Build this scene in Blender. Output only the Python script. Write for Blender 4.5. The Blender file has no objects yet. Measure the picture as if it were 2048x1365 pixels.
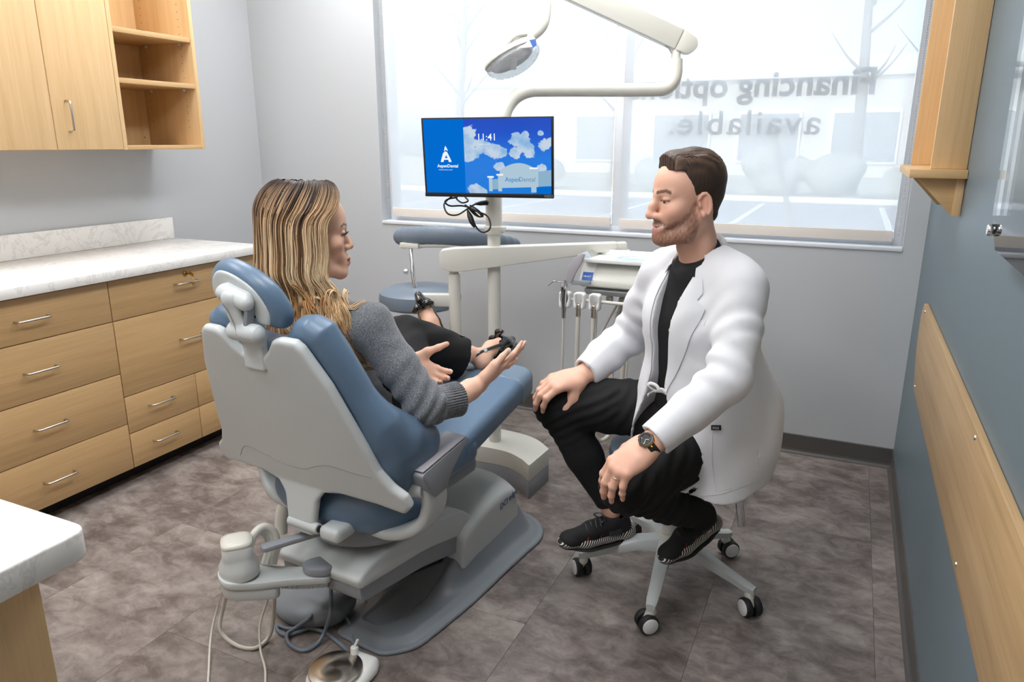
import bpy, bmesh, math, random
import numpy as np
from mathutils import Vector, Matrix, noise as mnoise

# ---------------------------------------------------------------- camera
S = bpy.context.scene
COL = S.collection
PI = math.pi
CAM = (3.2173, -3.4053, 1.40)
YAW, PITCH, ROLL, FPX = -0.4317, 0.2672, 0.0011, 1450.0
_fw = Vector((math.sin(YAW) * math.cos(PITCH), math.cos(YAW) * math.cos(PITCH), -math.sin(PITCH)))
_rt = Vector((math.cos(YAW), -math.sin(YAW), 0.0))
_up = _rt.cross(_fw)
_rt, _up = (_rt * math.cos(ROLL) + _up * math.sin(ROLL)), (_up * math.cos(ROLL) - _rt * math.sin(ROLL))
cam_data = bpy.data.cameras.new('camera')
cam_data.sensor_width = 36.0
cam_data.lens = 36.0 * FPX / 2048.0
cam_data.clip_start = 0.02
cam_data.clip_end = 200.0
cam = bpy.data.objects.new('camera', cam_data)
COL.objects.link(cam)
_m = Matrix((_rt, _up, -_fw)).transposed().to_4x4()
_m.translation = Vector(CAM)
cam.matrix_world = _m
S.camera = cam

# ---------------------------------------------------------------- world, exposure
S.view_settings.view_transform = 'Standard'
S.view_settings.look = 'None'
S.view_settings.gamma = 1.0
S.view_settings.use_curve_mapping = False
S.view_settings.exposure = 0.0
world = bpy.data.worlds.new('World')
S.world = world
world.use_nodes = True
_wn = world.node_tree.nodes
_wn.clear()
_bg = _wn.new('ShaderNodeBackground')
_sky = _wn.new('ShaderNodeTexSky')
_sky.sky_type = 'NISHITA'
_sky.sun_disc = False
_sky.sun_elevation = math.radians(38)
_sky.sun_rotation = math.radians(200)
_sky.air_density = 1.0
_sky.dust_density = 2.0
_wo = _wn.new('ShaderNodeOutputWorld')
_hs = _wn.new('ShaderNodeHueSaturation')
_hs.inputs['Saturation'].default_value = 0.55
world.node_tree.links.new(_sky.outputs[0], _hs.inputs['Color'])
world.node_tree.links.new(_hs.outputs[0], _bg.inputs[0])
world.node_tree.links.new(_bg.outputs[0], _wo.inputs[0])
_bg.inputs[1].default_value = 0.72

# sunlight on the car park outside (comes from behind the building, never straight in)
_sun = bpy.data.lights.new('sun', 'SUN')
_sun.energy = 6.0
_sun.angle = 0.02
sun = bpy.data.objects.new('sun', _sun)
COL.objects.link(sun)
sun.rotation_euler = (math.radians(48), 0, math.radians(-25))
sun.location = (0, -6, 9)

# ---------------------------------------------------------------- materials
def lin(c):
    def f(v):
        v /= 255.0
        return v / 12.92 if v <= 0.04045 else ((v + 0.055) / 1.055) ** 2.4
    return (f(c[0]), f(c[1]), f(c[2]), 1.0)

class NT:
    def __init__(s, name):
        s.m = bpy.data.materials.new(name)
        s.m.use_nodes = True
        s.t = s.m.node_tree
        s.n = s.t.nodes
        s.b = s.n['Principled BSDF']
        s.out = s.n['Material Output']
    def new(s, typ, **kw):
        nd = s.n.new(typ)
        for k, v in kw.items():
            if k in nd.inputs: nd.inputs[k].default_value = v
            else: setattr(nd, k, v)
        return nd
    def link(s, a, b): s.t.links.new(a, b)
    def ramp(s, fac, stops):
        r = s.n.new('ShaderNodeValToRGB')
        e = r.color_ramp.elements
        while len(e) < len(stops): e.new(0.5)
        for i, (p, c) in enumerate(stops):
            e[i].position = p; e[i].color = c
        s.link(fac, r.inputs[0])
        return r
    def coords(s, scale=(1, 1, 1), kind='Object', rot=(0, 0, 0)):
        tc = s.n.new('ShaderNodeTexCoord'); mp = s.n.new('ShaderNodeMapping')
        mp.inputs['Scale'].default_value = scale; mp.inputs['Rotation'].default_value = rot
        s.link(tc.outputs[kind], mp.inputs['Vector'])
        return mp.outputs['Vector']
    def bump(s, height, strength=0.2, dist=0.002):
        b = s.n.new('ShaderNodeBump'); b.inputs['Strength'].default_value = strength; b.inputs['Distance'].default_value = dist
        s.link(height, b.inputs['Height']); s.link(b.outputs[0], s.b.inputs['Normal'])

def plain(name, rgb, rough=0.5, metal=0.0, bump=None, coat=0.0, spec=None):
    t = NT(name)
    t.b.inputs['Base Color'].default_value = lin(rgb)
    t.b.inputs['Roughness'].default_value = rough
    t.b.inputs['Metallic'].default_value = metal
    if coat: t.b.inputs['Coat Weight'].default_value = coat; t.b.inputs['Coat Roughness'].default_value = 0.12
    if spec is not None: t.b.inputs['Specular IOR Level'].default_value = spec
    if bump:
        sc, st, ds = bump
        nz = t.new('ShaderNodeTexNoise', Scale=sc, Detail=3.0)
        t.link(t.coords(), nz.inputs['Vector'])
        t.bump(nz.outputs['Fac'], st, ds)
    return t.m

def wood(name, grain, dark, mid, light, rough=0.45):
    """grain: axis along which the grain runs, 'x', 'y' or 'z'"""
    t = NT(name)
    sc = {'x': (1.2, 34, 34), 'y': (34, 1.2, 34), 'z': (34, 34, 1.2)}[grain]
    v = t.coords(sc)
    n1 = t.new('ShaderNodeTexNoise', Scale=1.0, Detail=5.0, Roughness=0.62, Distortion=0.25)
    t.link(v, n1.inputs['Vector'])
    sc2 = {'x': (5, 320, 320), 'y': (320, 5, 320), 'z': (320, 320, 5)}[grain]
    n2 = t.new('ShaderNodeTexNoise', Scale=1.0, Detail=2.0)
    t.link(t.coords(sc2), n2.inputs['Vector'])
    mx = t.new('ShaderNodeMath', operation='MULTIPLY_ADD')
    t.link(n2.outputs['Fac'], mx.inputs[0]); mx.inputs[1].default_value = 0.35; 
    sb = t.new('ShaderNodeMath', operation='MULTIPLY'); t.link(n1.outputs['Fac'], sb.inputs[0]); sb.inputs[1].default_value = 0.68
    t.link(sb.outputs[0], mx.inputs[2])
    r = t.ramp(mx.outputs[0], [(0.34, lin(dark)), (0.52, lin(mid)), (0.70, lin(light))])
    t.link(r.outputs[0], t.b.inputs['Base Color'])
    t.b.inputs['Roughness'].default_value = rough
    t.bump(n2.outputs['Fac'], 0.12, 0.0006)
    return t.m

def stone(name):
    t = NT(name)
    v = t.coords((1, 1, 1))
    n1 = t.new('ShaderNodeTexNoise', Scale=5.0, Detail=8.0, Roughness=0.65, Distortion=1.6)
    t.link(v, n1.inputs['Vector'])
    r = t.ramp(n1.outputs['Fac'], [(0.0, lin((236, 233, 228))), (0.47, lin((238, 235, 230))), (0.50, lin((220, 217, 212))), (0.53, lin((238, 235, 230))), (1.0, lin((242, 240, 236)))])
    t.link(r.outputs[0], t.b.inputs['Base Color'])
    t.b.inputs['Roughness'].default_value = 0.22
    return t.m

def attr_mat(name, rough=0.5, spec=0.5, sss=0.0, bump=None, sheen=0.0, varnoise=None):
    """colour read from the mesh's own colour attribute"""
    t = NT(name)
    a = t.new('ShaderNodeAttribute', attribute_name='Col')
    src = a.outputs['Color']
    if varnoise:
        sc, amt = varnoise
        nz = t.new('ShaderNodeTexNoise', Scale=sc, Detail=4.0)
        t.link(t.coords(), nz.inputs['Vector'])
        hs = t.new('ShaderNodeHueSaturation')
        mr = t.new('ShaderNodeMapRange'); mr.inputs['To Min'].default_value = 1 - amt; mr.inputs['To Max'].default_value = 1 + amt
        mr.inputs['From Min'].default_value = 0.3; mr.inputs['From Max'].default_value = 0.7
        t.link(nz.outputs['Fac'], mr.inputs['Value']); t.link(mr.outputs[0], hs.inputs['Value']); t.link(src, hs.inputs['Color'])
        src = hs.outputs[0]
    t.link(src, t.b.inputs['Base Color'])
    t.b.inputs['Roughness'].default_value = rough
    t.b.inputs['Specular IOR Level'].default_value = spec
    if sss:
        t.b.inputs['Subsurface Weight'].default_value = sss
        t.b.inputs['Subsurface Radius'].default_value = (0.009, 0.004, 0.002)
        t.b.inputs['Subsurface Scale'].default_value = 1.0
    if sheen: t.b.inputs['Sheen Weight'].default_value = sheen
    if bump:
        sc, st, ds = bump
        nz = t.new('ShaderNodeTexNoise', Scale=sc, Detail=3.0)
        t.link(t.coords(), nz.inputs['Vector'])
        t.bump(nz.outputs['Fac'], st, ds)
    return t.m

# ---------------------------------------------------------------- object helpers
def setp(o, label=None, cat=None, group=None, kind=None):
    if label: o['label'] = label
    if cat: o['category'] = cat
    if group: o['group'] = group
    if kind: o['kind'] = kind
    return o

def empty(name, loc=(0, 0, 0), label=None, cat=None, group=None):
    o = bpy.data.objects.new(name, None)
    o.empty_display_size = 0.05
    COL.objects.link(o)
    o.location = loc
    return setp(o, label, cat, group)

def adopt(o, parent):
    if parent is not None:
        o.parent = parent
        p = Vector((0, 0, 0)); q = parent
        while q is not None:
            p += Vector(q.location); q = q.parent
        # parents are only ever translated, so child offsets are plain differences
        o.location = Vector(o.location) - p
    return o

def mkobj(name, verts, faces, mat, parent=None, smooth=False, cols=None, origin=None, **props):
    me = bpy.data.meshes.new(name)
    V = np.asarray(verts, dtype=np.float64).reshape(-1, 3)
    if origin is None:
        c = (V.min(0) + V.max(0)) / 2 if len(V) else np.zeros(3)
    else: c = np.array(origin, float)
    me.from_pydata([tuple(v) for v in (V - c)], [], faces if isinstance(faces, list) else [list(f) for f in faces])
    if cols is not None:
        at = me.color_attributes.new('Col', 'FLOAT_COLOR', 'POINT')
        a = np.ones((len(V), 4), np.float32); a[:, :3] = np.asarray(cols)[:, :3]
        at.data.foreach_set('color', a.ravel())
    if mat is not None: me.materials.append(mat)
    if smooth: me.polygons.foreach_set('use_smooth', np.ones(len(me.polygons), bool))
    me.update()
    o = bpy.data.objects.new(name, me)
    COL.objects.link(o)
    o.location = tuple(c)
    adopt(o, parent)
    return setp(o, **props) if props else o

def bm_obj(name, bm, mat, parent=None, smooth=False, sharp=None, flags=False, **props):
    bmesh.ops.recalc_face_normals(bm, faces=bm.faces[:])
    bm.verts.index_update()
    v = [tuple(x.co) for x in bm.verts]
    f = [[x.index for x in fc.verts] for fc in bm.faces]
    sm = [fc.smooth for fc in bm.faces]
    bm.free()
    o = mkobj(name, v, f, mat, parent, **props)
    if smooth:
        if flags:
            for p, q in zip(o.data.polygons, sm): p.use_smooth = q
        else:
            for p in o.data.polygons: p.use_smooth = True
        if sharp: 
            o.data.set_sharp_from_angle(angle=math.radians(sharp))
    return o

def bevel_all(bm, r, seg=2, angle=30):
    es = [e for e in bm.edges if len(e.link_faces) == 2 and e.calc_face_angle(0) > math.radians(angle)]
    if es and r > 0:
        res = bmesh.ops.bevel(bm, geom=es, offset=r, offset_type='OFFSET', segments=seg, profile=0.5, affect='EDGES', clamp_overlap=True)
        for f in res['faces']: f.smooth = True

def box(name, lo, hi, mat, parent=None, bev=0.002, seg=2, rot=None, pivot=None, **props):
    bm = bmesh.new()
    bmesh.ops.create_cube(bm, size=1.0)
    lo = Vector(lo); hi = Vector(hi)
    for v in bm.verts:
        v.co = Vector(((v.co.x + .5) * (hi.x - lo.x) + lo.x, (v.co.y + .5) * (hi.y - lo.y) + lo.y, (v.co.z + .5) * (hi.z - lo.z) + lo.z))
    if bev: bevel_all(bm, bev, seg)
    if rot is not None:
        pv = Vector(pivot) if pivot is not None else (lo + hi) / 2
        for v in bm.verts: v.co = rot @ (v.co - pv) + pv
    return bm_obj(name, bm, mat, parent, smooth=bool(bev), sharp=40, flags=True, **props)

def prism(name, poly, mapf, t0, t1, mat, parent=None, bev=0.002, seg=2, **props):
    """poly: list of 2-D points; mapf(u, v, t) -> world point; extruded from t0 to t1"""
    bm = bmesh.new()
    a = [bm.verts.new(mapf(u, v, t0)) for u, v in poly]
    b = [bm.verts.new(mapf(u, v, t1)) for u, v in poly]
    n = len(poly)
    bm.faces.new(a); bm.faces.new(b[::-1])
    for i in range(n): bm.faces.new((a[i], b[i], b[(i + 1) % n], a[(i + 1) % n])).smooth = n > 8
    bmesh.ops.recalc_face_normals(bm, faces=bm.faces[:])
    if bev: bevel_all(bm, bev, seg)
    return bm_obj(name, bm, mat, parent, smooth=True, sharp=38, flags=True, **props)

def rounded(poly, r, n=5):
    """round the corners of a 2-D polygon; r is a number or a list"""
    out = []; m = len(poly)
    for i in range(m):
        p = Vector(poly[i]); a = Vector(poly[i - 1]); b = Vector(poly[(i + 1) % m])
        rr = r[i] if isinstance(r, (list, tuple)) else r
        d1 = (a - p); d2 = (b - p)
        if rr <= 0: out.append(tuple(p)); continue
        L = min(rr, d1.length * .49, d2.length * .49)
        s = p + d1.normalized() * L; e = p + d2.normalized() * L
        for k in range(n + 1):
            t = k / n
            q = s * (1 - t) ** 2 + p * 2 * t * (1 - t) + e * t * t
            out.append((q.x, q.y))
    return out

def crom(pts, n=8, closed=False):
    """Catmull-Rom through the points"""
    P = [Vector(p) for p in pts]
    if len(P) < 3: 
        return [P[0].lerp(P[-1], i / n) for i in range(n + 1)]
    out = []
    m = len(P)
    rng = range(m if closed else m - 1)
    for i in rng:
        p0 = P[i - 1] if (i > 0 or closed) else P[0] * 2 - P[1]
        p1 = P[i]; p2 = P[(i + 1) % m]
        p3 = P[(i + 2) % m] if (i + 2 < m or closed) else P[-1] * 2 - P[-2]
        for k in range(n):
            t = k / n
            out.append(0.5 * ((2 * p1) + (p2 - p0) * t + (2 * p0 - 5 * p1 + 4 * p2 - p3) * t * t + (3 * p1 - p0 - 3 * p2 + p3) * t ** 3))
    if not closed: out.append(P[-1])
    return out

def frames(pts):
    T = []
    for i in range(len(pts)):
        a = pts[max(i - 1, 0)]; b = pts[min(i + 1, len(pts) - 1)]
        t = (b - a); T.append(t.normalized() if t.length > 1e-9 else Vector((0, 0, 1)))
    n = T[0].orthogonal().normalized(); N = [n]
    for i in range(1, len(pts)):
        n = N[-1] - T[i] * N[-1].dot(T[i])
        n = n.normalized() if n.length > 1e-6 else T[i].orthogonal().normalized()
        N.append(n)
    return T, N

def tube_geo(pts, r, n=10, cap=True, flat=1.0, n0=None):
    pts = [Vector(p) for p in pts]
    T, N = frames(pts)
    if n0 is not None:
        N = []
        for t in T:
            q = Vector(n0) - t * t.dot(Vector(n0)); N.append(q.normalized())
    V = []; F = []
    m = len(pts)
    for i, p in enumerate(pts):
        rr = r[i] if isinstance(r, (list, tuple, np.ndarray)) else r
        B = T[i].cross(N[i])
        for k in range(n):
            a = 2 * PI * k / n
            V.append(tuple(p + (N[i] * math.cos(a) * flat + B * math.sin(a)) * rr))
    for i in range(m - 1):
        for k in range(n):
            F.append([i * n + k, i * n + (k + 1) % n, (i + 1) * n + (k + 1) % n, (i + 1) * n + k])
    if cap:
        F.append(list(range(n))[::-1]); F.append([(m - 1) * n + k for k in range(n)])
    return V, F

def tube(name, pts, r, mat, parent=None, n=12, sub=0, flat=1.0, n0=None, **props):
    if sub: 
        P = crom(pts, sub)
        if isinstance(r, (list, tuple)):
            r = list(np.interp(np.linspace(0, len(r) - 1, len(P)), range(len(r)), r))
    else: P = [Vector(p) for p in pts]
    V, F = tube_geo(P, r, n, True, flat, n0)
    o = mkobj(name, V, F, mat, parent, smooth=True, **props)
    o.data.set_sharp_from_angle(angle=math.radians(50))
    return o

def rot_to(axis):
    return Vector((0, 0, 1)).rotation_difference(Vector(axis).normalized()).to_matrix()

def lathe(name, prof, loc, mat, parent=None, axis=(0, 0, 1), n=24, sharp=35, cap=True, **props):
    """prof: (radius, height) pairs along the axis"""
    R = rot_to(axis); L = Vector(loc)
    V = []; F = []; idx = []
    for (r, z) in prof:
        if r < 1e-6:
            idx.append([len(V)]); V.append(tuple(L + R @ Vector((0, 0, z))))
        else:
            row = []
            for k in range(n):
                a = 2 * PI * k / n
                row.append(len(V)); V.append(tuple(L + R @ Vector((r * math.cos(a), r * math.sin(a), z))))
            idx.append(row)
    for i in range(len(idx) - 1):
        a, b = idx[i], idx[i + 1]
        if len(a) == 1 and len(b) == 1: continue
        for k in range(n):
            k2 = (k + 1) % n
            if len(a) == 1: F.append([a[0], b[k2], b[k]])
            elif len(b) == 1: F.append([a[k], a[k2], b[0]])
            else: F.append([a[k], a[k2], b[k2], b[k]])
    if cap and len(idx[0]) > 1: F.append(idx[0][::-1])
    if cap and len(idx[-1]) > 1: F.append(idx[-1][:])
    o = mkobj(name, V, F, mat, parent, smooth=True, **props)
    o.data.set_sharp_from_angle(angle=math.radians(sharp))
    return o

def cyl(name, a, b, r, mat, parent=None, n=20, bev=0.002, r2=None, **props):
    a = Vector(a); b = Vector(b); L = (b - a).length
    r2 = r if r2 is None else r2
    bv = min(bev, r * .4, L * .4)
    return lathe(name, [(0, 0), (r - bv, 0), (r, bv), (r2, L - bv), (r2 - bv, L), (0, L)], a, mat, parent, (b - a), n, **props)

def grid_obj(name, rows, mat, parent=None, closed_u=False, thick=0.0, smooth=True, cols=None, **props):
    """rows: list of rows of points; optional thickness pushes a second skin along the normals"""
    R = len(rows); Cn = len(rows[0])
    V = [Vector(p) for r in rows for p in r]
    F = []
    cu = Cn if closed_u else Cn - 1
    for i in range(R - 1):
        for k in range(cu):
            k2 = (k + 1) % Cn
            F.append([i * Cn + k, i * Cn + k2, (i + 1) * Cn + k2, (i + 1) * Cn + k])
    if thick:
        nr = [Vector((0, 0, 0)) for _ in V]
        for f in F:
            a, b, c, d = [V[q] for q in f]
            nn = (c - a).cross(d - b)
            for q in f: nr[q] += nn
        N0 = len(V)
        V = V + [V[i] - (nr[i].normalized() if nr[i].length > 1e-12 else Vector((0, 0, 1))) * thick for i in range(N0)]
        F2 = [[q + N0 for q in f[::-1]] for f in F]
        edges = {}
        for f in F:
            for i in range(4):
                e = (f[i], f[(i + 1) % 4]); edges[e] = 1
        side = [[b, a, a + N0, b + N0] for (a, b) in edges if (b, a) not in edges]
        F = F + F2 + side
        if cols is not None: cols = list(cols) + list(cols)
    o = mkobj(name, [tuple(v) for v in V], F, mat, parent, smooth=smooth, cols=cols, **props)
    if smooth: o.data.set_sharp_from_angle(angle=math.radians(60))
    return o

def text_geo(s, size, font_bold=0.0, depth=0.0, align='LEFT', spacing=1.0, shear=0.0):
    """built-in lettering as mesh data in its own XY plane"""
    cu = bpy.data.curves.new('lettering', 'FONT')
    cu.body = s; cu.size = size; cu.align_x = align; cu.space_character = spacing; cu.shear = shear
    cu.offset = font_bold; cu.extrude = depth; cu.resolution_u = 4
    ob = bpy.data.objects.new('lettering', cu)
    COL.objects.link(ob)
    dg = bpy.context.evaluated_depsgraph_get()
    me = bpy.data.meshes.new_from_object(ob.evaluated_get(dg))
    V = [tuple(v.co) for v in me.vertices]; F = [list(p.vertices) for p in me.polygons]
    bpy.data.objects.remove(ob); bpy.data.curves.remove(cu); bpy.data.meshes.remove(me)
    return V, F

def text_obj(name, s, size, org, ux, uy, mat, parent=None, lift=0.0, **kw):
    V, F = text_geo(s, size, **kw)
    o = Vector(org); ux = Vector(ux); uy = Vector(uy); n = ux.cross(uy).normalized()
    return mkobj(name, [tuple(o + ux * x + uy * y + n * (z + lift)) for x, y, z in V], F, mat, parent)

# ---------------------------------------------------------------- signed-distance modelling
class SDF:
    def __init__(s): s.p = []
    def add(s, fn, lo, hi, k, op):
        s.p.append((fn, np.array(lo, float), np.array(hi, float), k, op)); return s
    def cone(s, a, b, ra, rb=None, k=0.02, op='+', flat=None):
        a = np.array(a, float); b = np.array(b, float); rb = ra if rb is None else rb
        m = max(ra, rb)
        ax = None
        if flat is not None:
            ax = np.array(flat[0], float); ax /= np.linalg.norm(ax); fs = flat[1]; mm = m * max(1, fs)
        else: mm = m
        def fn(x, y, z):
            ba = b - a; L2 = ba @ ba + 1e-12
            px, py, pz = x - a[0], y - a[1], z - a[2]
            t = np.clip((px * ba[0] + py * ba[1] + pz * ba[2]) / L2, 0, 1)
            qx, qy, qz = px - ba[0] * t, py - ba[1] * t, pz - ba[2] * t
            r = ra + (rb - ra) * t
            if ax is not None:
                d = qx * ax[0] + qy * ax[1] + qz * ax[2]
                c = 1.0 / fs - 1.0
                qx = qx + ax[0] * d * c; qy = qy + ax[1] * d * c; qz = qz + ax[2] * d * c
                sc = np.sqrt(qx * qx + qy * qy + qz * qz) + 1e-9
                return (sc - r) * min(1.0, fs)
            return np.sqrt(qx * qx + qy * qy + qz * qz) - r
        return s.add(fn, np.minimum(a, b) - mm, np.maximum(a, b) + mm, k, op)
    def chain(s, pts, rads, k=0.02, op='+', flat=None):
        for i in range(len(pts) - 1):
            s.cone(pts[i], pts[i + 1], rads[i], rads[i + 1], k if i == 0 else min(k, .012), op, flat)
        return s
    def ell(s, c, r, k=0.02, op='+', rot=None):
        c = np.array(c, float); r = np.array(r, float)
        M = np.eye(3) if rot is None else np.array(rot, float)   # columns: local axes
        ext = np.abs(M) @ r
        def fn(x, y, z):
            px, py, pz = x - c[0], y - c[1], z - c[2]
            u = px * M[0, 0] + py * M[1, 0] + pz * M[2, 0]
            v = px * M[0, 1] + py * M[1, 1] + pz * M[2, 1]
            w = px * M[0, 2] + py * M[1, 2] + pz * M[2, 2]
            k0 = np.sqrt((u / r[0]) ** 2 + (v / r[1]) ** 2 + (w / r[2]) ** 2) + 1e-9
            k1 = np.sqrt((u / r[0] ** 2) ** 2 + (v / r[1] ** 2) ** 2 + (w / r[2] ** 2) ** 2) + 1e-9
            return k0 * (k0 - 1.0) / k1
        return s.add(fn, c - ext, c + ext, k, op)
    def box(s, c, h, r=0.01, k=0.01, op='+', rot=None):
        c = np.array(c, float); h = np.array(h, float)
        M = np.eye(3) if rot is None else np.array(rot, float)
        ext = np.abs(M) @ h
        def fn(x, y, z):
            px, py, pz = x - c[0], y - c[1], z - c[2]
            u = np.abs(px * M[0, 0] + py * M[1, 0] + pz * M[2, 0]) - h[0] + r
            v = np.abs(px * M[0, 1] + py * M[1, 1] + pz * M[2, 1]) - h[1] + r
            w = np.abs(px * M[0, 2] + py * M[1, 2] + pz * M[2, 2]) - h[2] + r
            q = np.sqrt(np.maximum(u, 0) ** 2 + np.maximum(v, 0) ** 2 + np.maximum(w, 0) ** 2)
            return q + np.minimum(np.maximum(u, np.maximum(v, w)), 0) - r
        return s.add(fn, c - ext, c + ext, k, op)
    def merge(s, o, R, p, sc=1.0, mirror=False):
        """take over another model, turned by R, scaled and moved to p"""
        R = np.array(R, float); p = np.array(p, float); my = -1.0 if mirror else 1.0
        for fn, lo, hi, k, op in o.p:
            cs = np.array([[a, b * my, c] for a in (lo[0], hi[0]) for b in (lo[1], hi[1]) for c in (lo[2], hi[2])]) * sc @ R.T + p
            def g(x, y, z, fn=fn):
                qx, qy, qz = (x - p[0]) / sc, (y - p[1]) / sc, (z - p[2]) / sc
                return fn(qx * R[0, 0] + qy * R[1, 0] + qz * R[2, 0], (qx * R[0, 1] + qy * R[1, 1] + qz * R[2, 1]) * my, qx * R[0, 2] + qy * R[1, 2] + qz * R[2, 2]) * sc
            s.add(g, cs.min(0), cs.max(0), k * sc, op)
        return s
    def mesh(s, h, disp=None, lo=None, hi=None, post=None):
        L = np.min([p[1] for p in s.p if p[4] == '+'], axis=0) - 3 * h - .012 if lo is None else np.array(lo, float)
        U = np.max([p[2] for p in s.p if p[4] == '+'], axis=0) + 3 * h + .012 if hi is None else np.array(hi, float)
        n = np.ceil((U - L) / h).astype(int) + 1
        D = np.full(n, 0.3, np.float32)
        gx, gy, gz = [(L[i] + h * np.arange(n[i])).astype(np.float32) for i in range(3)]
        for fn, lo_, hi_, k, op in s.p:
            mg = 0.008 + k + 3 * h if h < .0032 else 0.03 + k + 3 * h
            i0 = np.clip(np.floor((lo_ - mg - L) / h).astype(int), 0, n); i1 = np.clip(np.ceil((hi_ + mg - L) / h).astype(int) + 1, 0, n)
            if np.any(i1 <= i0): continue
            sl = tuple(slice(i0[q], i1[q]) for q in range(3))
            d = fn(gx[sl[0]][:, None, None], gy[sl[1]][None, :, None], gz[sl[2]][None, None, :]).astype(np.float32)
            c = D[sl]
            if op == '+':
                if k > 1e-6:
                    hh = np.clip(0.5 + 0.5 * (c - d) / k, 0, 1)
                    D[sl] = c + (d - c) * hh - k * hh * (1 - hh)
                else: D[sl] = np.minimum(c, d)
            elif op == '-':
                if k > 1e-6:
                    hh = np.clip(0.5 - 0.5 * (c + d) / k, 0, 1)
                    D[sl] = c + (-d - c) * hh + k * hh * (1 - hh)
                else: D[sl] = np.maximum(c, -d)
        if post is not None: D = post(D, gx[:, None, None], gy[None, :, None], gz[None, None, :])
        if disp is not None:
            near = np.abs(D) < 0.03
            I = np.nonzero(near)
            D[near] += disp(gx[I[0]], gy[I[1]], gz[I[2]]).astype(np.float32)
        return surface_nets(D, L, h)

def surface_nets(D, L, h):
    n = D.shape
    s = D < 0
    cnt = np.zeros((n[0] - 1, n[1] - 1, n[2] - 1), np.int8)
    for i in (0, 1):
        for j in (0, 1):
            for k in (0, 1):
                cnt += s[i:n[0] - 1 + i, j:n[1] - 1 + j, k:n[2] - 1 + k]
    act = np.nonzero((cnt > 0) & (cnt < 8))
    ai, aj, ak = act
    m = len(ai)
    idx = np.full(cnt.shape, -1, np.int32)
    idx[act] = np.arange(m)
    pos = np.zeros((m, 3)); num = np.zeros(m)
    cr = [(i, j, k) for i in (0, 1) for j in (0, 1) for k in (0, 1)]
    vals = {c: D[ai + c[0], aj + c[1], ak + c[2]].astype(np.float64) for c in cr}
    for a in cr:
        for ax in range(3):
            if a[ax] == 0:
                b = list(a); b[ax] = 1; b = tuple(b)
                va, vb = vals[a], vals[b]
                x = (va < 0) != (vb < 0)
                t = np.where(x, va / np.where(np.abs(va - vb) < 1e-12, 1, va - vb), 0)
                p = np.zeros((m, 3)); p[:] = a
                p[:, ax] = t
                pos[x] += p[x]; num[x] += 1
    pos /= num[:, None]
    V = (np.stack([ai, aj, ak], 1) + pos) * h + np.array(L)
    F = []
    for ax in range(3):
        b, c = [q for q in range(3) if q != ax]
        sl0 = [slice(None)] * 3; sl1 = [slice(None)] * 3
        sl0[ax] = slice(0, n[ax] - 1); sl1[ax] = slice(1, n[ax])
        ch = s[tuple(sl0)] != s[tuple(sl1)]
        e = np.nonzero(ch)
        e = np.stack(e, 1)
        ok = (e[:, b] > 0) & (e[:, b] < n[b] - 1) & (e[:, c] > 0) & (e[:, c] < n[c] - 1)
        e = e[ok]
        if not len(e): continue
        def cell(db, dc):
            q = e.copy(); q[:, b] += db; q[:, c] += dc
            return idx[q[:, 0], q[:, 1], q[:, 2]]
        q = np.stack([cell(-1, -1), cell(0, -1), cell(0, 0), cell(-1, 0)], 1)
        inside = s[e[:, 0], e[:, 1], e[:, 2]]
        flip = inside if ax != 1 else ~inside
        q[~flip] = q[~flip][:, ::-1]
        F.append(q)
    F = np.concatenate(F) if F else np.zeros((0, 4), int)
    return V, F

def relax(V, F, it=1, f=0.5):
    """a little Laplacian smoothing of a quad mesh"""
    F = np.asarray(F)
    for _ in range(it):
        acc = np.zeros_like(V); cnt = np.zeros(len(V))
        for a in range(4):
            i = F[:, a]; j = F[:, (a + 1) % 4]
            np.add.at(acc, i, V[j]); np.add.at(cnt, i, 1); np.add.at(acc, j, V[i]); np.add.at(cnt, j, 1)
        V = V + f * (acc / np.maximum(cnt, 1)[:, None] - V)
    return V

def sdf_obj(name, sdf, h, mat, parent=None, disp=None, sm=1, colf=None, xf=None, post=None, **props):
    V, F = sdf.mesh(h, disp, post=post)
    if sm: V = relax(V, F, sm)
    cols = colf(V) if colf is not None else None
    if xf is not None: V = xf(V)
    return mkobj(name, V, F.tolist(), mat, parent, smooth=True, cols=cols, **props)

def join_geo(parts):
    """[(V, F, C), ...] -> one"""
    V = []; F = []; Cc = []; o = 0
    for v, f, c in parts:
        v = np.asarray(v, float)
        V.append(v); F += [[int(i) + o for i in q] for q in f]; Cc.append(np.asarray(c, float).reshape(-1, 3) if np.ndim(c) > 1 else np.tile(np.asarray(c, float)[:3], (len(v), 1)))
        o += len(v)
    return np.concatenate(V), F, np.concatenate(Cc)

def smooth01(a, b, x):
    t = np.clip((x - a) / (b - a), 0, 1)
    return t * t * (3 - 2 * t)

def nrm(v):
    v = np.asarray(v, float); return v / np.linalg.norm(v)

_rng = np.random.RandomState(11)
_WAVES = [( _rng.normal(size=3), _rng.uniform(0, 6.28)) for _ in range(24)]
def wnoise(x, y, z, freq):
    """cheap smooth noise from a few plane waves"""
    o = 0
    for d, ph in _WAVES[:9]:
        o = o + np.sin((x * d[0] + y * d[1] + z * d[2]) * freq + ph)
    return o / 5.0
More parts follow.
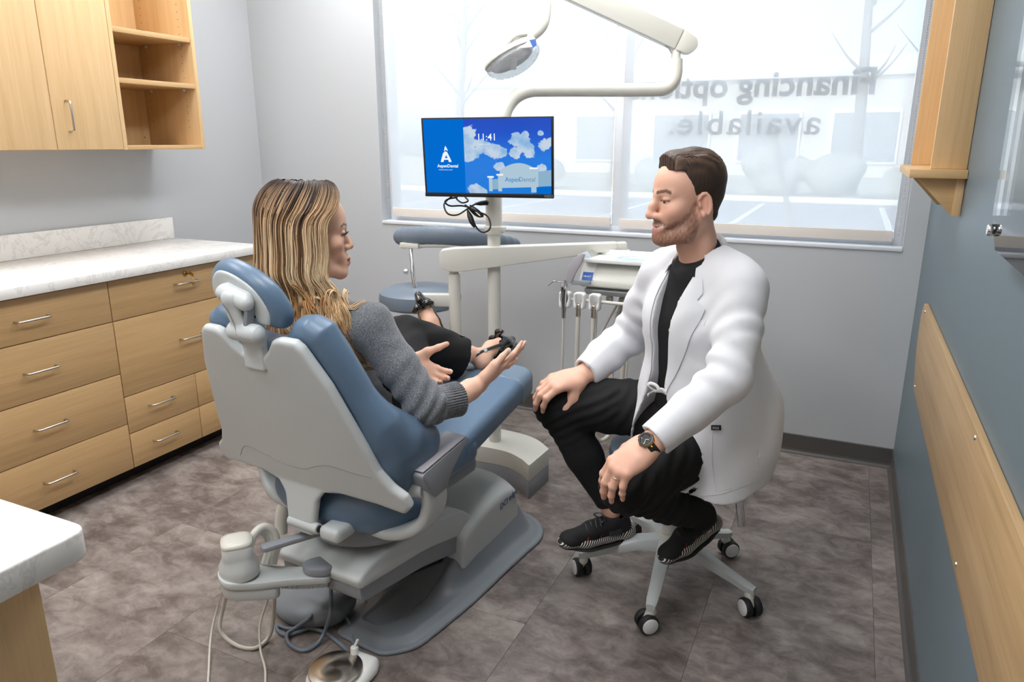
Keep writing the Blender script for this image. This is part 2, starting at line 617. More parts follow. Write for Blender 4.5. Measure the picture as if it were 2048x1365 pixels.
# ================================================================ materials of the place
M = {}
M['wall'] = plain('painted_wall_grey', (188, 191, 194), 0.62, bump=(260, 0.10, 0.0006))
M['wall_dark'] = plain('painted_wall_slate', (101, 116, 123), 0.42, bump=(240, 0.14, 0.0006))
M['ceiling'] = plain('ceiling_white', (236, 236, 234), 0.8, bump=(180, 0.3, 0.001))
M['base'] = plain('vinyl_base_charcoal', (82, 79, 77), 0.45)
M['frame'] = plain('window_frame_white', (226, 230, 236), 0.4)
M['oak_v'] = wood('oak_vertical', 'z', (205, 168, 119), (217, 182, 134), (224, 191, 145))
M['oak_h_shaded'] = wood('oak_horizontal_shaded', 'y', (184, 148, 101), (196, 160, 112), (205, 170, 122))  # same oak as the upright grain, darkened for the weaker light on the drawers
M['oak_x'] = wood('oak_across', 'x', (194, 157, 108), (207, 170, 120), (216, 181, 132))
M['edge'] = plain('oak_edge_band', (224, 190, 142), 0.45)
M['stone'] = stone('quartz_white')
M['steel'] = plain('brushed_nickel', (198, 190, 178), 0.28, 1.0)
M['chrome'] = plain('chrome', (225, 225, 228), 0.08, 1.0)
M['brass'] = plain('brass_key', (176, 140, 84), 0.3, 1.0)
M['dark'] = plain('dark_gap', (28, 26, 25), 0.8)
M['black'] = plain('black_plastic', (22, 22, 24), 0.38)
M['rubber'] = plain('black_rubber', (30, 30, 32), 0.6)
M['white_pl'] = plain('white_plastic', (232, 232, 230), 0.3)
M['clear_pl'] = plain('clear_peg', (214, 208, 200), 0.2)

# ---------------------------------------------------------------- floor: vinyl tiles
def floor_mat():
    t = NT('vinyl_tile_cloudy')
    oi = t.new('ShaderNodeObjectInfo')
    tc = t.new('ShaderNodeTexCoord')
    off = t.new('ShaderNodeVectorMath', operation='SCALE'); off.inputs['Scale'].default_value = 37.0
    cmb = t.new('ShaderNodeCombineXYZ'); t.link(oi.outputs['Random'], cmb.inputs[0]); t.link(oi.outputs['Random'], cmb.inputs[2])
    t.link(cmb.outputs[0], off.inputs[0])
    ad = t.new('ShaderNodeVectorMath', operation='ADD'); t.link(tc.outputs['Object'], ad.inputs[0]); t.link(off.outputs[0], ad.inputs[1])
    mp = t.new('ShaderNodeMapping'); mp.inputs['Scale'].default_value = (1.0, 1.45, 1.0); mp.inputs['Rotation'].default_value = (0, 0, 0.35)
    t.link(ad.outputs[0], mp.inputs['Vector'])
    n1 = t.new('ShaderNodeTexNoise', Scale=4.2, Detail=9.0, Roughness=0.62, Distortion=0.35); t.link(mp.outputs[0], n1.inputs['Vector'])
    n2 = t.new('ShaderNodeTexNoise', Scale=13.0, Detail=9.0, Roughness=0.70, Distortion=0.5); t.link(mp.outputs[0], n2.inputs['Vector'])
    n3 = t.new('ShaderNodeTexNoise', Scale=1.3, Detail=2.0); t.link(mp.outputs[0], n3.inputs['Vector'])
    mul = t.new('ShaderNodeMath', operation='MULTIPLY_ADD'); t.link(n2.outputs['Fac'], mul.inputs[0]); mul.inputs[1].default_value = 0.55
    m2 = t.new('ShaderNodeMath', operation='MULTIPLY'); t.link(n1.outputs['Fac'], m2.inputs[0]); m2.inputs[1].default_value = 0.5
    t.link(m2.outputs[0], mul.inputs[2])
    r = t.ramp(mul.outputs[0], [(0.34, lin((70, 61, 56))), (0.46, lin((104, 94, 89))), (0.54, lin((128, 118, 113))), (0.66, lin((156, 147, 141)))])
    hs = t.new('ShaderNodeHueSaturation')
    mr = t.new('ShaderNodeMapRange'); mr.inputs['From Min'].default_value = .3; mr.inputs['From Max'].default_value = .7; mr.inputs['To Min'].default_value = .80; mr.inputs['To Max'].default_value = 1.16
    t.link(n3.outputs['Fac'], mr.inputs['Value']); t.link(mr.outputs[0], hs.inputs['Value']); t.link(r.outputs[0], hs.inputs['Color'])
    t.link(hs.outputs[0], t.b.inputs['Base Color'])
    t.b.inputs['Roughness'].default_value = 0.42
    t.bump(n2.outputs['Fac'], 0.10, 0.001)
    return t.m
M['tile'] = floor_mat()
W = 3.51
YF = -5.0
M['subfloor'] = plain('tile_joint', (92, 84, 79), .8)
floor = box('floor', (-0.1, YF - .1, -0.08), (W + .1, 0.1, -0.004), M['subfloor'], bev=0, kind='structure')
TX, TY, GAP = 0.4765, 0.953, 0.0007
_tiles = {}
ix = 0
x1 = 3.4205 + TX
while x1 - TX < W:
    x1 += 0
    break
edges_x = [3.4205 - TX * k for k in range(-1, 9)]
for ci, xr in enumerate(edges_x):
    xl = xr - TX
    a, b = max(xl, 0.0), min(xr, W)
    if b - a < 0.01: continue
    y = -2.155 + TY * 4 + (TY * 0.5 if ci % 2 else 0.0)
    while y > YF:
        y0, y1 = max(y - TY, YF), min(y, 0.0)
        if y1 - y0 > 0.02 and y1 > -4.6:
            key = (round(b - a, 4), round(y1 - y0, 4))
            if key not in _tiles:
                o = box('floor_tile', (a + GAP / 2, y0 + GAP / 2, -0.004), (b - GAP / 2, y1 - GAP / 2, 0.0), M['tile'], floor, bev=0.0003, seg=1)
                _tiles[key] = o
            else:
                o = _tiles[key].copy(); COL.objects.link(o)
                o.location = Vector(((a + b) / 2, (y0 + y1) / 2, -0.002)) - Vector(floor.location)
        y -= TY

# ---------------------------------------------------------------- walls with the window opening
WX0, WX1, WZ0, WZ1 = 0.852, 3.432, 0.976, 2.55
CZ = 2.74
def wall_with_hole():
    bm = bmesh.new()
    xs = [-0.1, WX0, WX1, W + .1]; zs = [-0.08, WZ0, WZ1, CZ + .1]
    for i in range(3):
        for k in range(3):
            if i == 1 and k == 1: continue
            c = bmesh.ops.create_cube(bm, size=1.0)['verts']
            for v in c:
                v.co = Vector((xs[i] if v.co.x < 0 else xs[i + 1], 0.0 if v.co.y < 0 else 0.16, zs[k] if v.co.z < 0 else zs[k + 1]))
    bmesh.ops.remove_doubles(bm, verts=bm.verts[:], dist=1e-5)
    # drop the inner faces between the blocks
    dup = {}
    for f in bm.faces[:]:
        c = f.calc_center_median(); key = (round(c.x, 4), round(c.y, 4), round(c.z, 4)); dup.setdefault(key, []).append(f)
    bmesh.ops.delete(bm, geom=[f for fs in dup.values() if len(fs) > 1 for f in fs], context='FACES')
    return bm_obj('wall_back', bm, M['wall'], kind='structure')
wall_back = wall_with_hole()
wall_left = box('wall_left', (-0.1, YF, -0.08), (0.0, 0.0, CZ + .1), M['wall'], bev=0, kind='structure')
wall_right = box('wall_right', (W, YF, -0.08), (W + .1, 0.0, CZ + .1), M['wall_dark'], bev=0, kind='structure')
wall_front = box('wall_front', (-0.1, YF - .1, -0.08), (W + .1, YF, CZ + .1), M['wall'], bev=0, kind='structure')
ceiling = box('ceiling', (-0.1, YF, CZ), (W + .1, 0.0, CZ + .1), M['ceiling'], bev=0, kind='structure')

def base_profile(name, a, b, inward):
    """coved vinyl base: flat strip with a small toe"""
    a = Vector(a); b = Vector(b); n = Vector(inward)
    prof = [(0.0, 0.0), (0.016, 0.0), (0.0135, 0.005), (0.006, 0.013), (0.004, 0.022), (0.004, 0.090), (0.002, 0.093), (0.0, 0.093)]
    V = []; F = []
    for p in (a, b):
        for d, z in prof: V.append(tuple(p + n * d + Vector((0, 0, z))))
    k = len(prof)
    for i in range(k): F.append([i, (i + 1) % k, k + (i + 1) % k, k + i])
    F.append(list(range(k))[::-1]); F.append([k + i for i in range(k)])
    return mkobj(name, V, F, M['base'], kind='structure')
base_profile('baseboard_back', (0, 0, 0), (W, 0, 0), (0, -1, 0))
base_profile('baseboard_right', (W, YF, 0), (W, -0.004, 0), (-1, 0, 0))
base_profile('baseboard_left', (0, -0.70, 0), (0, -0.004, 0), (1, 0, 0))

# ---------------------------------------------------------------- window: frame, panes, lettering on the glass
win = empty('window_1', ((WX0 + WX1) / 2, 0.1, WZ0)); win['kind'] = 'structure'
FY0, FY1 = 0.085, 0.145
for nm, lo, hi in (('frame_jamb', (WX0, FY0, WZ0), (WX0 + .035, FY1, WZ1)), ('frame_jamb', (WX1 - .035, FY0, WZ0), (WX1, FY1, WZ1)),
                   ('frame_sill', (WX0 + .035, FY0, WZ0), (WX1 - .035, FY1, WZ0 + .03)), ('frame_head', (WX0 + .035, FY0, WZ1 - .035), (WX1 - .035, FY1, WZ1)),
                   ('frame_mullion', (2.150, FY0, WZ0 + .03), (2.215, FY1, WZ1 - .035))):
    box(nm, lo, hi, M['frame'], win, bev=0.002)
box('sill_board', (WX0, -0.006, WZ0 - 0.012), (WX1, 0.085, WZ0 + 0.004), M['frame'], win, bev=0.002)
def glass_mat(name, refl=0.08, tint=(245, 249, 250)):
    t = NT(name)
    t.n.remove(t.b)
    tr = t.new('ShaderNodeBsdfTransparent', Color=lin(tint)); gl = t.new('ShaderNodeBsdfGlossy', Roughness=0.01)
    fr = t.new('ShaderNodeFresnel', IOR=1.5); mx = t.new('ShaderNodeMixShader')
    t.link(fr.outputs[0], mx.inputs[0]); t.link(tr.outputs[0], mx.inputs[1]); t.link(gl.outputs[0], mx.inputs[2]); t.link(mx.outputs[0], t.out.inputs[0])
    return t.m
M['glass'] = glass_mat('window_glass')
for a, b in ((WX0 + .035, 2.150), (2.215, WX1 - .035)):
    box('glass_pane', (a, 0.112, WZ0 + .03), (b, 0.118, WZ1 - .035), M['glass'], win, bev=0)
M['vinyl_letter'] = plain('vinyl_lettering', (150, 152, 156), 0.6)
ltr = text_obj('lettering', 'Financing options', 0.148, (3.262, 0.1195, 1.600), (-1, 0, 0), (0, 0, 1), M['vinyl_letter'], win, font_bold=0.004, depth=0.0004, spacing=1.02)
def serif_text():
    """second line in a serif face: built-in letters with slab feet"""
    V, F = text_geo('available.', 0.150, font_bold=0.0015, depth=0.0004, spacing=1.12)
    V = [list(v) for v in V]
    w = max(v[0] for v in V)
    sc = 0.66 / w
    P = [(3.062 - v[0] * sc, 0.1195 - v[2], 1.437 + v[1] * 1.0) for v in V]
    return mkobj('lettering', P, F, M['vinyl_letter'], win)
serif_text()

# roller shades: woven screen fabric, hem bar, roller, bead chain
def shade_mat():
    t = NT('screen_fabric')
    t.n.remove(t.b)
    v = t.coords((1, 1, 1))
    nz = t.new('ShaderNodeTexNoise', Scale=3.0, Detail=2.0); t.link(v, nz.inputs['Vector'])
    wv = t.new('ShaderNodeTexNoise', Scale=900.0, Detail=1.0); t.link(v, wv.inputs['Vector'])
    rp = t.ramp(wv.outputs['Fac'], [(0.3, (.88, .875, .87, 1)), (0.7, (.97, .965, .96, 1))])
    df = t.new('ShaderNodeBsdfDiffuse'); tl = t.new('ShaderNodeBsdfTranslucent'); tp = t.new('ShaderNodeBsdfTransparent')
    t.link(rp.outputs[0], df.inputs[0]); t.link(rp.outputs[0], tl.inputs[0])
    tp.inputs[0].default_value = (1, 1, 1, 1)
    m1 = t.new('ShaderNodeMixShader'); m1.inputs[0].default_value = 0.84
    m2 = t.new('ShaderNodeMixShader'); m2.inputs[0].default_value = 0.12
    t.link(df.outputs[0], m1.inputs[1]); t.link(tl.outputs[0], m1.inputs[2])
    t.link(m1.outputs[0], m2.inputs[1]); t.link(tp.outputs[0], m2.inputs[2])
    t.link(m2.outputs[0], t.out.inputs[0])
    return t.m
M['screen'] = shade_mat()
M['hem'] = plain('hem_bar_fabric', (222, 214, 205), 0.8)
def shade(x0, x1, zb, label, chain_x):
    r = empty('roller_shade', ((x0 + x1) / 2, 0.045, zb), label, 'window shade', 'roller shades at the window')
    rows = []
    for i in range(9):
        z = zb + .046 + (2.5 - zb - .046) * i / 8
        rows.append([(x0 + (x1 - x0) * k / 10, 0.045 + 0.0015 * math.sin(k * 1.3 + i), z) for k in range(11)])
    grid_obj('fabric', rows, M['screen'], r)
    box('hem_bar', (x0, 0.038, zb), (x1, 0.052, zb + .046), M['hem'], r, bev=0.004)
    cyl('roller', (x0 - .005, 0.045, 2.505), (x1 + .005, 0.045, 2.505), 0.022, M['hem'], r)
    # bead chain: two drops
    parts = []
    for dy in (-0.006, 0.008):
        z = 2.5
        while z > zb + .02:
            parts.append((chain_x, 0.030 + dy, z)); z -= 0.0095
    ico = [(0, 0, 1), (.894, 0, .447), (.276, .851, .447), (-.724, .526, .447), (-.724, -.526, .447), (.276, -.851, .447), (.724, .526, -.447), (-.276, .851, -.447), (-.894, 0, -.447), (-.276, -.851, -.447), (.724, -.526, -.447), (0, 0, -1)]
    icf = [(0, 1, 2), (0, 2, 3), (0, 3, 4), (0, 4, 5), (0, 5, 1), (1, 6, 2), (2, 7, 3), (3, 8, 4), (4, 9, 5), (5, 10, 1), (2, 6, 7), (3, 7, 8), (4, 8, 9), (5, 9, 10), (1, 10, 6), (11, 7, 6), (11, 8, 7), (11, 9, 8), (11, 10, 9), (11, 6, 10)]
    V = []; F = []
    for p in parts:
        o = len(V)
        for q in ico: V.append((p[0] + q[0] * .0024, p[1] + q[1] * .0024, p[2] + q[2] * .0024))
        F += [[a + o for a in f] for f in icf]
    mkobj('bead_chain', V, F, M['steel'], r, smooth=True, kind='stuff')
    return r
shade(0.893, 2.158, 1.003, 'pale screen roller shade behind the wall-mounted monitor, left half of window', 0.874)
shade(2.200, 3.392, 0.998, 'pale screen roller shade over the lettered pane, right half of window', 3.412)

# ---------------------------------------------------------------- outside: car park
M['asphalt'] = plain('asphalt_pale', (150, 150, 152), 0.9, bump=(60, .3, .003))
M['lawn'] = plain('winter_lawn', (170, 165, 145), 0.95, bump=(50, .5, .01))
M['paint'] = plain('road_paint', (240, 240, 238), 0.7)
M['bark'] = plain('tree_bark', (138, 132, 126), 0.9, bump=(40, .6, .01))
M['leaf'] = plain('winter_foliage_hazed', (158, 160, 150), 0.9)  # shrub colour lightened, distance haze put into it
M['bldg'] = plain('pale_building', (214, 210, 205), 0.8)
M['bwin'] = plain('dark_panes_hazed', (140, 146, 152), 0.2)  # dark glass with its colour lightened to look hazy from afar
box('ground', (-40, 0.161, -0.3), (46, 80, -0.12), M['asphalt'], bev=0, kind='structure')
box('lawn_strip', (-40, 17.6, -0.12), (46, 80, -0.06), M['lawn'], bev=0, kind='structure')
setp(box('kerb', (-40, 17.3, -0.12), (46, 17.6, 0.02), M['paint'], bev=0.02), kind='structure')
for i, x in enumerate((-7.2, -4.4, -1.6, 1.15, 3.9, 6.7)):
    setp(box('parking_line', (x - .06, 11.2, -0.12), (x + .06, 16.6, -0.115), M['paint'], bev=0), 'white parking line on the asphalt outside, %s' % ('leftmost of six', 'second from left of six', 'third from left of six', 'behind the man', 'near the right end of the window', 'rightmost of six')[i], 'road marking', 'parking lines outside')
setp(tube('sign_pole', [(2.28, 10.9, -0.12), (1.95, 10.9, 1.05), (1.78, 10.9, 1.72)], 0.05, M['bark'], n=10), 'leaning dark pole standing in the car park outside', 'pole')
def tree(x, y, hgt, seed, label):
    rs = random.Random(seed)
    r = empty('bare_tree', (x, y, -0.1), label, 'tree', 'bare trees across the car park')
    tr = tube('trunk', [(x, y, -0.15), (x + rs.uniform(-.1, .1), y, hgt * .35), (x + rs.uniform(-.2, .2), y, hgt * .7), (x + rs.uniform(-.3, .3), y, hgt)], [.19, .15, .10, .03], M['bark'], r, n=9, sub=5)
    for k in range(13):
        z0 = hgt * rs.uniform(.28, .85); a = rs.uniform(0, 6.28); L = rs.uniform(.9, 2.0) * (1.2 - z0 / hgt * .7)
        p0 = Vector((x, y, z0)); p1 = p0 + Vector((math.cos(a) * L * .5, math.sin(a) * L * .5, L * .45)); p2 = p1 + Vector((math.cos(a + .4) * L * .5, math.sin(a + .4) * L * .5, L * .55))
        tube('branch', [p0, p1, p2], [.06, .035, .01], M['bark'], r, n=6, sub=3)
for x, y, hg, sd, lb in ((-9.5, 20, 7, 1, 'bare tree furthest left beyond the car park'), (-4.2, 21, 8, 2, 'bare tree beyond the car park, left of the window centre bar'),
                         (3.2, 20.5, 8, 4, 'bare tree beyond the car park behind the man'), (5.7, 20.8, 9, 5, 'bare tree beyond the car park seen through the lettering'), (8.6, 23, 9, 6, 'bare tree beyond the car park at the right end of the window')):
    tree(x, y, hg, sd, lb)
def bush(x, y, s, seed, label):
    rs = np.random.RandomState(seed); sd = SDF()
    for k in range(9): sd.ell((x + rs.uniform(-1, 1) * s, y + rs.uniform(-.3, .3) * s, .1 + rs.uniform(0, .7) * s), np.array((.5, .4, .4)) * s * rs.uniform(.7, 1.1), k=.15)
    setp(sdf_obj('evergreen_shrub', sd, .09 * s, M['leaf'], disp=lambda a, b, c: .05 * wnoise(a, b, c, 7.0)), label, 'shrub', 'shrubs across the car park')
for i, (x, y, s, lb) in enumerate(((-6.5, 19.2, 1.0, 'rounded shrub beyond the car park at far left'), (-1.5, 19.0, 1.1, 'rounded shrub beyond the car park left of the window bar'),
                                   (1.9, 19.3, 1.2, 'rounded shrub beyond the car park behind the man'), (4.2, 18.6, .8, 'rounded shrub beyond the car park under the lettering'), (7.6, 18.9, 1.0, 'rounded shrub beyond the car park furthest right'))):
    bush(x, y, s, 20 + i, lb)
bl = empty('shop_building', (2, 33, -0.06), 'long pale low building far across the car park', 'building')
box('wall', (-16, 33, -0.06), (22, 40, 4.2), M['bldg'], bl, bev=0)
box('parapet', (-16.2, 32.8, 4.2), (22.2, 40.2, 5.0), M['paint'], bl, bev=0.03)
for i in range(9):
    x = -14 + 4 * i
    w_ = box('shop_window', (x, 32.9, .5), (x + 2.8, 33.0, 2.8), M['paint'], bl, bev=0.02)
    box('pane', (x + .12, 32.86, .62), (x + 2.68, 32.9, 2.68), M['bwin'], w_, bev=0)

# ---------------------------------------------------------------- unseen ceiling troffers; those over drawers and chair head added for missing bounce flash
def emit(name, rgb, st):
    t = NT(name); t.b.inputs['Base Color'].default_value = lin((240, 240, 240))
    t.b.inputs['Emission Color'].default_value = lin(rgb); t.b.inputs['Emission Strength'].default_value = st
    return t.m
M['diffuser'] = emit('troffer_diffuser', (252, 252, 253), 14.5)
TROF = [(0.9, -0.75, 'ceiling light panel above the left counter end'), (2.35, -0.95, 'ceiling light panel above the dental chair foot'), (0.9, -2.55, 'added ceiling light panel above the drawers'), (2.5, -2.75, 'added ceiling light panel above the dental chair head'), (1.75, -4.3, 'ceiling light panel nearest the front wall')]
for x, y, lb in TROF:
    r = empty('ceiling_light', (x, y, CZ), lb, 'ceiling light', 'ceiling light panels')
    hx, hy = .30, .60
    for lo, hi in (((x - hx, y - hy, CZ - .03), (x - hx + .03, y + hy, CZ)), ((x + hx - .03, y - hy, CZ - .03), (x + hx, y + hy, CZ)), ((x - hx + .03, y - hy, CZ - .03), (x + hx - .03, y - hy + .03, CZ)), ((x - hx + .03, y + hy - .03, CZ - .03), (x + hx - .03, y + hy, CZ))):
        box('frame_rail', lo, hi, M['white_pl'], r, bev=0.002)
    box('diffuser', (x - hx + .03, y - hy + .03, CZ - .016), (x + hx - .03, y + hy - .03, CZ - .008), M['diffuser'], r, bev=0)
# ================================================================ left wall cabinets
def bar_handle(parent, c, along, out, L=0.117, r=0.0042, proj=0.030):
    c = Vector(c); a = Vector(along).normalized(); o = Vector(out).normalized()
    p = []
    for s in (-1, 1):
        pass
    e = L / 2; k = 0.012
    pts = [c - a * e, c - a * e + o * (proj - k)]
    pts += [c - a * e + o * (proj - k) + (o * math.sin(t) + a * (1 - math.cos(t))) * k for t in (PI / 6, PI / 3, PI / 2)]
    pts += [c + a * e + o * (proj - k) + (o * math.sin(t) - a * (1 - math.cos(t))) * k for t in (PI / 2, PI / 3, PI / 6)]
    pts += [c + a * e + o * (proj - k), c + a * e]
    return tube('handle', pts, r, M['steel'], parent, n=10)

XF = 0.60
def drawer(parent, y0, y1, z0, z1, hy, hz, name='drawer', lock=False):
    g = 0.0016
    d = box(name, (XF - .019, y0 + g, z0 + g), (XF, y1 - g, z1 - g), M['oak_h_shaded'], parent, bev=0.0012)
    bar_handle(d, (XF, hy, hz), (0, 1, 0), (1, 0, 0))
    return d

ca = empty('base_cabinet', (XF / 2, -1.835, 0), 'oak base cabinet with four wide drawers, left of the locked drawer', 'cabinet', 'oak base cabinets along left wall')
box('carcass', (0.003, -2.147, .075), (XF - .021, -1.5235, .878), M['oak_v'], ca, bev=0.001)
box('toe_kick', (0.003, -2.147, 0.0), (XF - .09, -1.5235, .074), M['dark'], ca, bev=0)
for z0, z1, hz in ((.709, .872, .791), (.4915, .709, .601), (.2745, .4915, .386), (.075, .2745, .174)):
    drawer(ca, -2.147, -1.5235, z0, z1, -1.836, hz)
cb = empty('base_cabinet', (XF / 2, -1.11, 0), 'oak base cabinet with key-locked top drawer, behind the chair headrest', 'cabinet', 'oak base cabinets along left wall')
box('carcass', (0.003, -1.5225, .075), (XF - .021, -0.700, .878), M['oak_v'], cb, bev=0.001)
box('toe_kick', (0.003, -1.5225, 0.0), (XF - .09, -0.700, .074), M['dark'], cb, bev=0)
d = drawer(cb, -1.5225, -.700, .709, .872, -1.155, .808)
lk = lathe('lock', [(0, 0), (.011, 0), (.011, .004), (.008, .007), (0, .007)], (XF, -1.150, .846), M['brass'], d, (1, 0, 0), 16)
def key_geo():
    bm = bmesh.new()
    return bm
k_ = box('key_blade', (XF + .006, -1.1515, .843), (XF + .030, -1.1485, .849), M['brass'], lk, bev=.0005)
lathe('key_bow', [(.004, -.0012), (.012, -.0012), (.0125, 0), (.012, .0012), (.004, .0012)], (XF + .038, -1.150, .846), M['brass'], lk, (0, 1, 0.2), 16)
ringp = [Vector((XF + .040 + .0 * math.cos(t), -1.150 + .010 * math.sin(t), .826 + .014 * math.cos(t))) for t in np.linspace(0, 2 * PI, 18)]
tube('key_ring', ringp, .0011, M['steel'], lk, n=6)
k2 = lathe('spare_key', [(.003, -.001), (.011, -.001), (.0115, 0), (.011, .001), (.003, .001)], (XF + .040, -1.148, .806), M['brass'], lk, (1, 0.3, 0), 14)
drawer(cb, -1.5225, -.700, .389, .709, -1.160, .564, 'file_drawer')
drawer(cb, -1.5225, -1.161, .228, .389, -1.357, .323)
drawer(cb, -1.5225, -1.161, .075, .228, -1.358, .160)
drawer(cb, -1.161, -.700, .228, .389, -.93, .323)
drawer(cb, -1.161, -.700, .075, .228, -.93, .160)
cc = empty('base_cabinet', (XF / 2, -2.46, 0), 'oak base cabinet at the left edge beyond the four-drawer unit', 'cabinet', 'oak base cabinets along left wall')
box('carcass', (0.003, -2.77, .075), (XF - .021, -2.148, .878), M['oak_v'], cc, bev=0.001)
box('toe_kick', (0.003, -2.77, 0.0), (XF - .09, -2.148, .074), M['dark'], cc, bev=0)
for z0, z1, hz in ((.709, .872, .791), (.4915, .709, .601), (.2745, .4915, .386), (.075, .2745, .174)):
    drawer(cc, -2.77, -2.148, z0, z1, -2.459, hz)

wt = empty('worktop', (0.31, -1.7, .879), 'white quartz worktop with backsplash along the left wall', 'worktop')
box('slab', (0.0015, -2.78, .879), (0.634, -.688, .917), M['stone'], wt, bev=0.003)
box('backsplash', (0.0015, -2.78, .9175), (0.021, -.688, 1.024), M['stone'], wt, bev=0.0015)

# ---------------------------------------------------------------- upper cabinet with open shelves
uc = empty('wall_cabinet', (0.18, -1.3, 1.369), 'oak wall cabinet with two doors above the worktop', 'cabinet')
XU, ZU, ZT = 0.341, 1.369, 2.32
box('carcass', (0.0015, -1.90, ZU + .004), (XU - .002, -1.1800, ZT), M['oak_v'], uc, bev=0.001)
box('underside_rail', (0.0015, -1.90, ZU), (XU - .004, -1.180, ZU + .004), M['edge'], uc, bev=0)
for y0, y1, hy in ((-1.90, -1.4735, -1.52), (-1.4735, -1.180, -1.414)):
    dr = box('door', (XU, y0 + .0016, ZU + .002), (XU + .019, y1 - .0016, ZT), M['oak_v'], uc, bev=0.0012)
    if hy > -1.5: bar_handle(dr, (XU + .019, hy, 1.499), (0, 0, 1), (1, 0, 0))
us = empty('open_shelf_unit', (0.18, -.96, ZU), 'oak open shelf unit with two shelves beside the wall cabinet doors', 'shelf unit')
Y0, Y1 = -1.1795, -.737
box('side_panel', (0.0015, Y0, ZU), (XU + .019, Y0 + .019, ZT), M['oak_v'], us, bev=0.001)
sp = box('side_panel', (0.0015, Y1 - .019, ZU), (XU + .019, Y1, ZT), M['oak_v'], us, bev=0.001)
box('back_panel', (0.0015, Y0 + .019, ZU + .019), (0.012, Y1 - .019, ZT), M['oak_v'], us, bev=0)
box('bottom_panel', (0.0015, Y0 + .019, ZU), (XU + .019, Y1 - .019, ZU + .019), M['oak_h_shaded'], us, bev=0.001)
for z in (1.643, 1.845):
    sh = box('shelf', (0.0125, Y0 + .0195, z), (XU + .014, Y1 - .0195, z + .021), M['oak_h_shaded'], us, bev=0.0012)
    for xx in (.07, .29):
        for yy in (Y0 + .027, Y1 - .027):
            lathe('shelf_pin', [(0, 0), (.007, 0), (.008, .003), (.008, .010), (0, .010)], (xx, yy, z - .0105), M['clear_pl'], sh, (0, 0, 1), 10)
def hole_discs():
    V = []; F = []
    for xx in (.05, .29):
        z = ZU + .10
        while z < 2.1:
            o = len(V)
            for k in range(8):
                a = 2 * PI * k / 8
                V.append((xx + .0022 * math.cos(a), Y1 - .0191, z + .0022 * math.sin(a)))
            F.append([o + k for k in range(8)]); z += .032
    mkobj('pin_holes', V, F, M['dark'], sp, kind='stuff')
hole_discs()
lathe('hang_screw', [(0, 0), (.005, 0), (.004, .003), (0, .0035)], (0.012, -.785, ZU + .055), M['steel'], us, (1, 0, 0), 10)

# ---------------------------------------------------------------- near counter at lower left
nc = empty('island_cabinet', (2.0, -3.3, 0), 'oak panelled cabinet under the near counter corner', 'cabinet')
box('body', (1.36, -3.75, 0.09), (2.300, -2.905, .868), M['oak_v'], nc, bev=0.0015)
box('plinth', (1.40, -3.75, 0), (2.25, -2.96, .09), M['dark'], nc, bev=0)
poly = rounded([(1.30, -2.858), (2.352, -2.858), (2.352, -3.80), (1.30, -3.80)], [0, .028, 0, 0], 6)
setp(prism('counter_slab', poly, lambda u, v, t: Vector((u, v, t)), .869, .910, M['stone'], bev=0.004, seg=3), 'white quartz counter slab with rounded corner at near lower left', 'worktop')

# ---------------------------------------------------------------- right wall: chair rail board, corner cupboard, acrylic panel
def wmap(off):
    return lambda u, v, t: Vector((W - off - t, u, v))
rail = empty('wall_rail', (W, -2.2, .55), 'long oak bumper board screwed to the slate right wall', 'wall board')
M['oak_dull'] = wood('oak_rail', 'y', (160, 130, 90), (180, 149, 107), (192, 162, 120))
prism('board', [(-.560, .553), (-.500, .848), (-3.9, .848), (-3.9, .553)], wmap(0.001), 0, .016, M['oak_dull'], rail, bev=0.0012)
endp = [(-.498, .850), (-.556, .557)]
arc = [(-.556, .557), (-.500, .610), (-.452, .680), (-.434, .750), (-.448, .810), (-.498, .850)]
arc = [tuple(p)[:2] for p in crom([(a, b, 0) for a, b in arc], 5)]
prism('end_piece', [(a, b) for a, b in arc], wmap(0.001), 0, .014, M['oak_dull'], rail, bev=0.001)
for y, z in ((-1.806, .842), (-1.846, .574), (-.574, .835), (-.62, .575), (-3.0, .83), (-3.0, .57)):
    z = min(max(z, .566), .836)
    lathe('screw', [(0, 0), (.0055, 0), (.0045, .0025), (0, .003)], (W - .0168, y, z), M['steel'], rail, (-1, 0, 0), 12)

cu = empty('corner_shelf_box', (W - .06, -.7, 1.2), 'tall oak box with shelf and triangular bracket on the slate wall', 'wall shelf')
box('near_panel', (3.417, -.915, 1.327), (W - .001, -.893, 2.5), M['oak_v'], cu, bev=0.0015)
box('far_panel', (3.392, -.46, 1.327), (W - .001, -.44, 2.5), M['oak_v'], cu, bev=0.0015)
box('back_panel', (W - .013, -.893, 1.327), (W - .001, -.46, 2.5), M['oak_v'], cu, bev=0)
box('shelf_board', (3.362, -.955, 1.302), (W - .001, -.41, 1.3265), M['oak_x'], cu, bev=0.0015)
br = prism('bracket', [(3.385, 1.3015), (W - .001, 1.3015), (W - .001, 1.194), (3.488, 1.194)], lambda u, v, t: Vector((u, t, v)), -.915, -.895, M['oak_x'], cu, bev=0.001)
box('bracket_edge', (3.487, -.922, 1.194), (W - .001, -.894, 1.3014), M['oak_v'], br, bev=0.001)
prism('bracket', [(3.385, 1.3015), (W - .001, 1.3015), (W - .001, 1.194), (3.488, 1.194)], lambda u, v, t: Vector((u, t, v)), -.47, -.45, M['oak_x'], cu, bev=0.001)

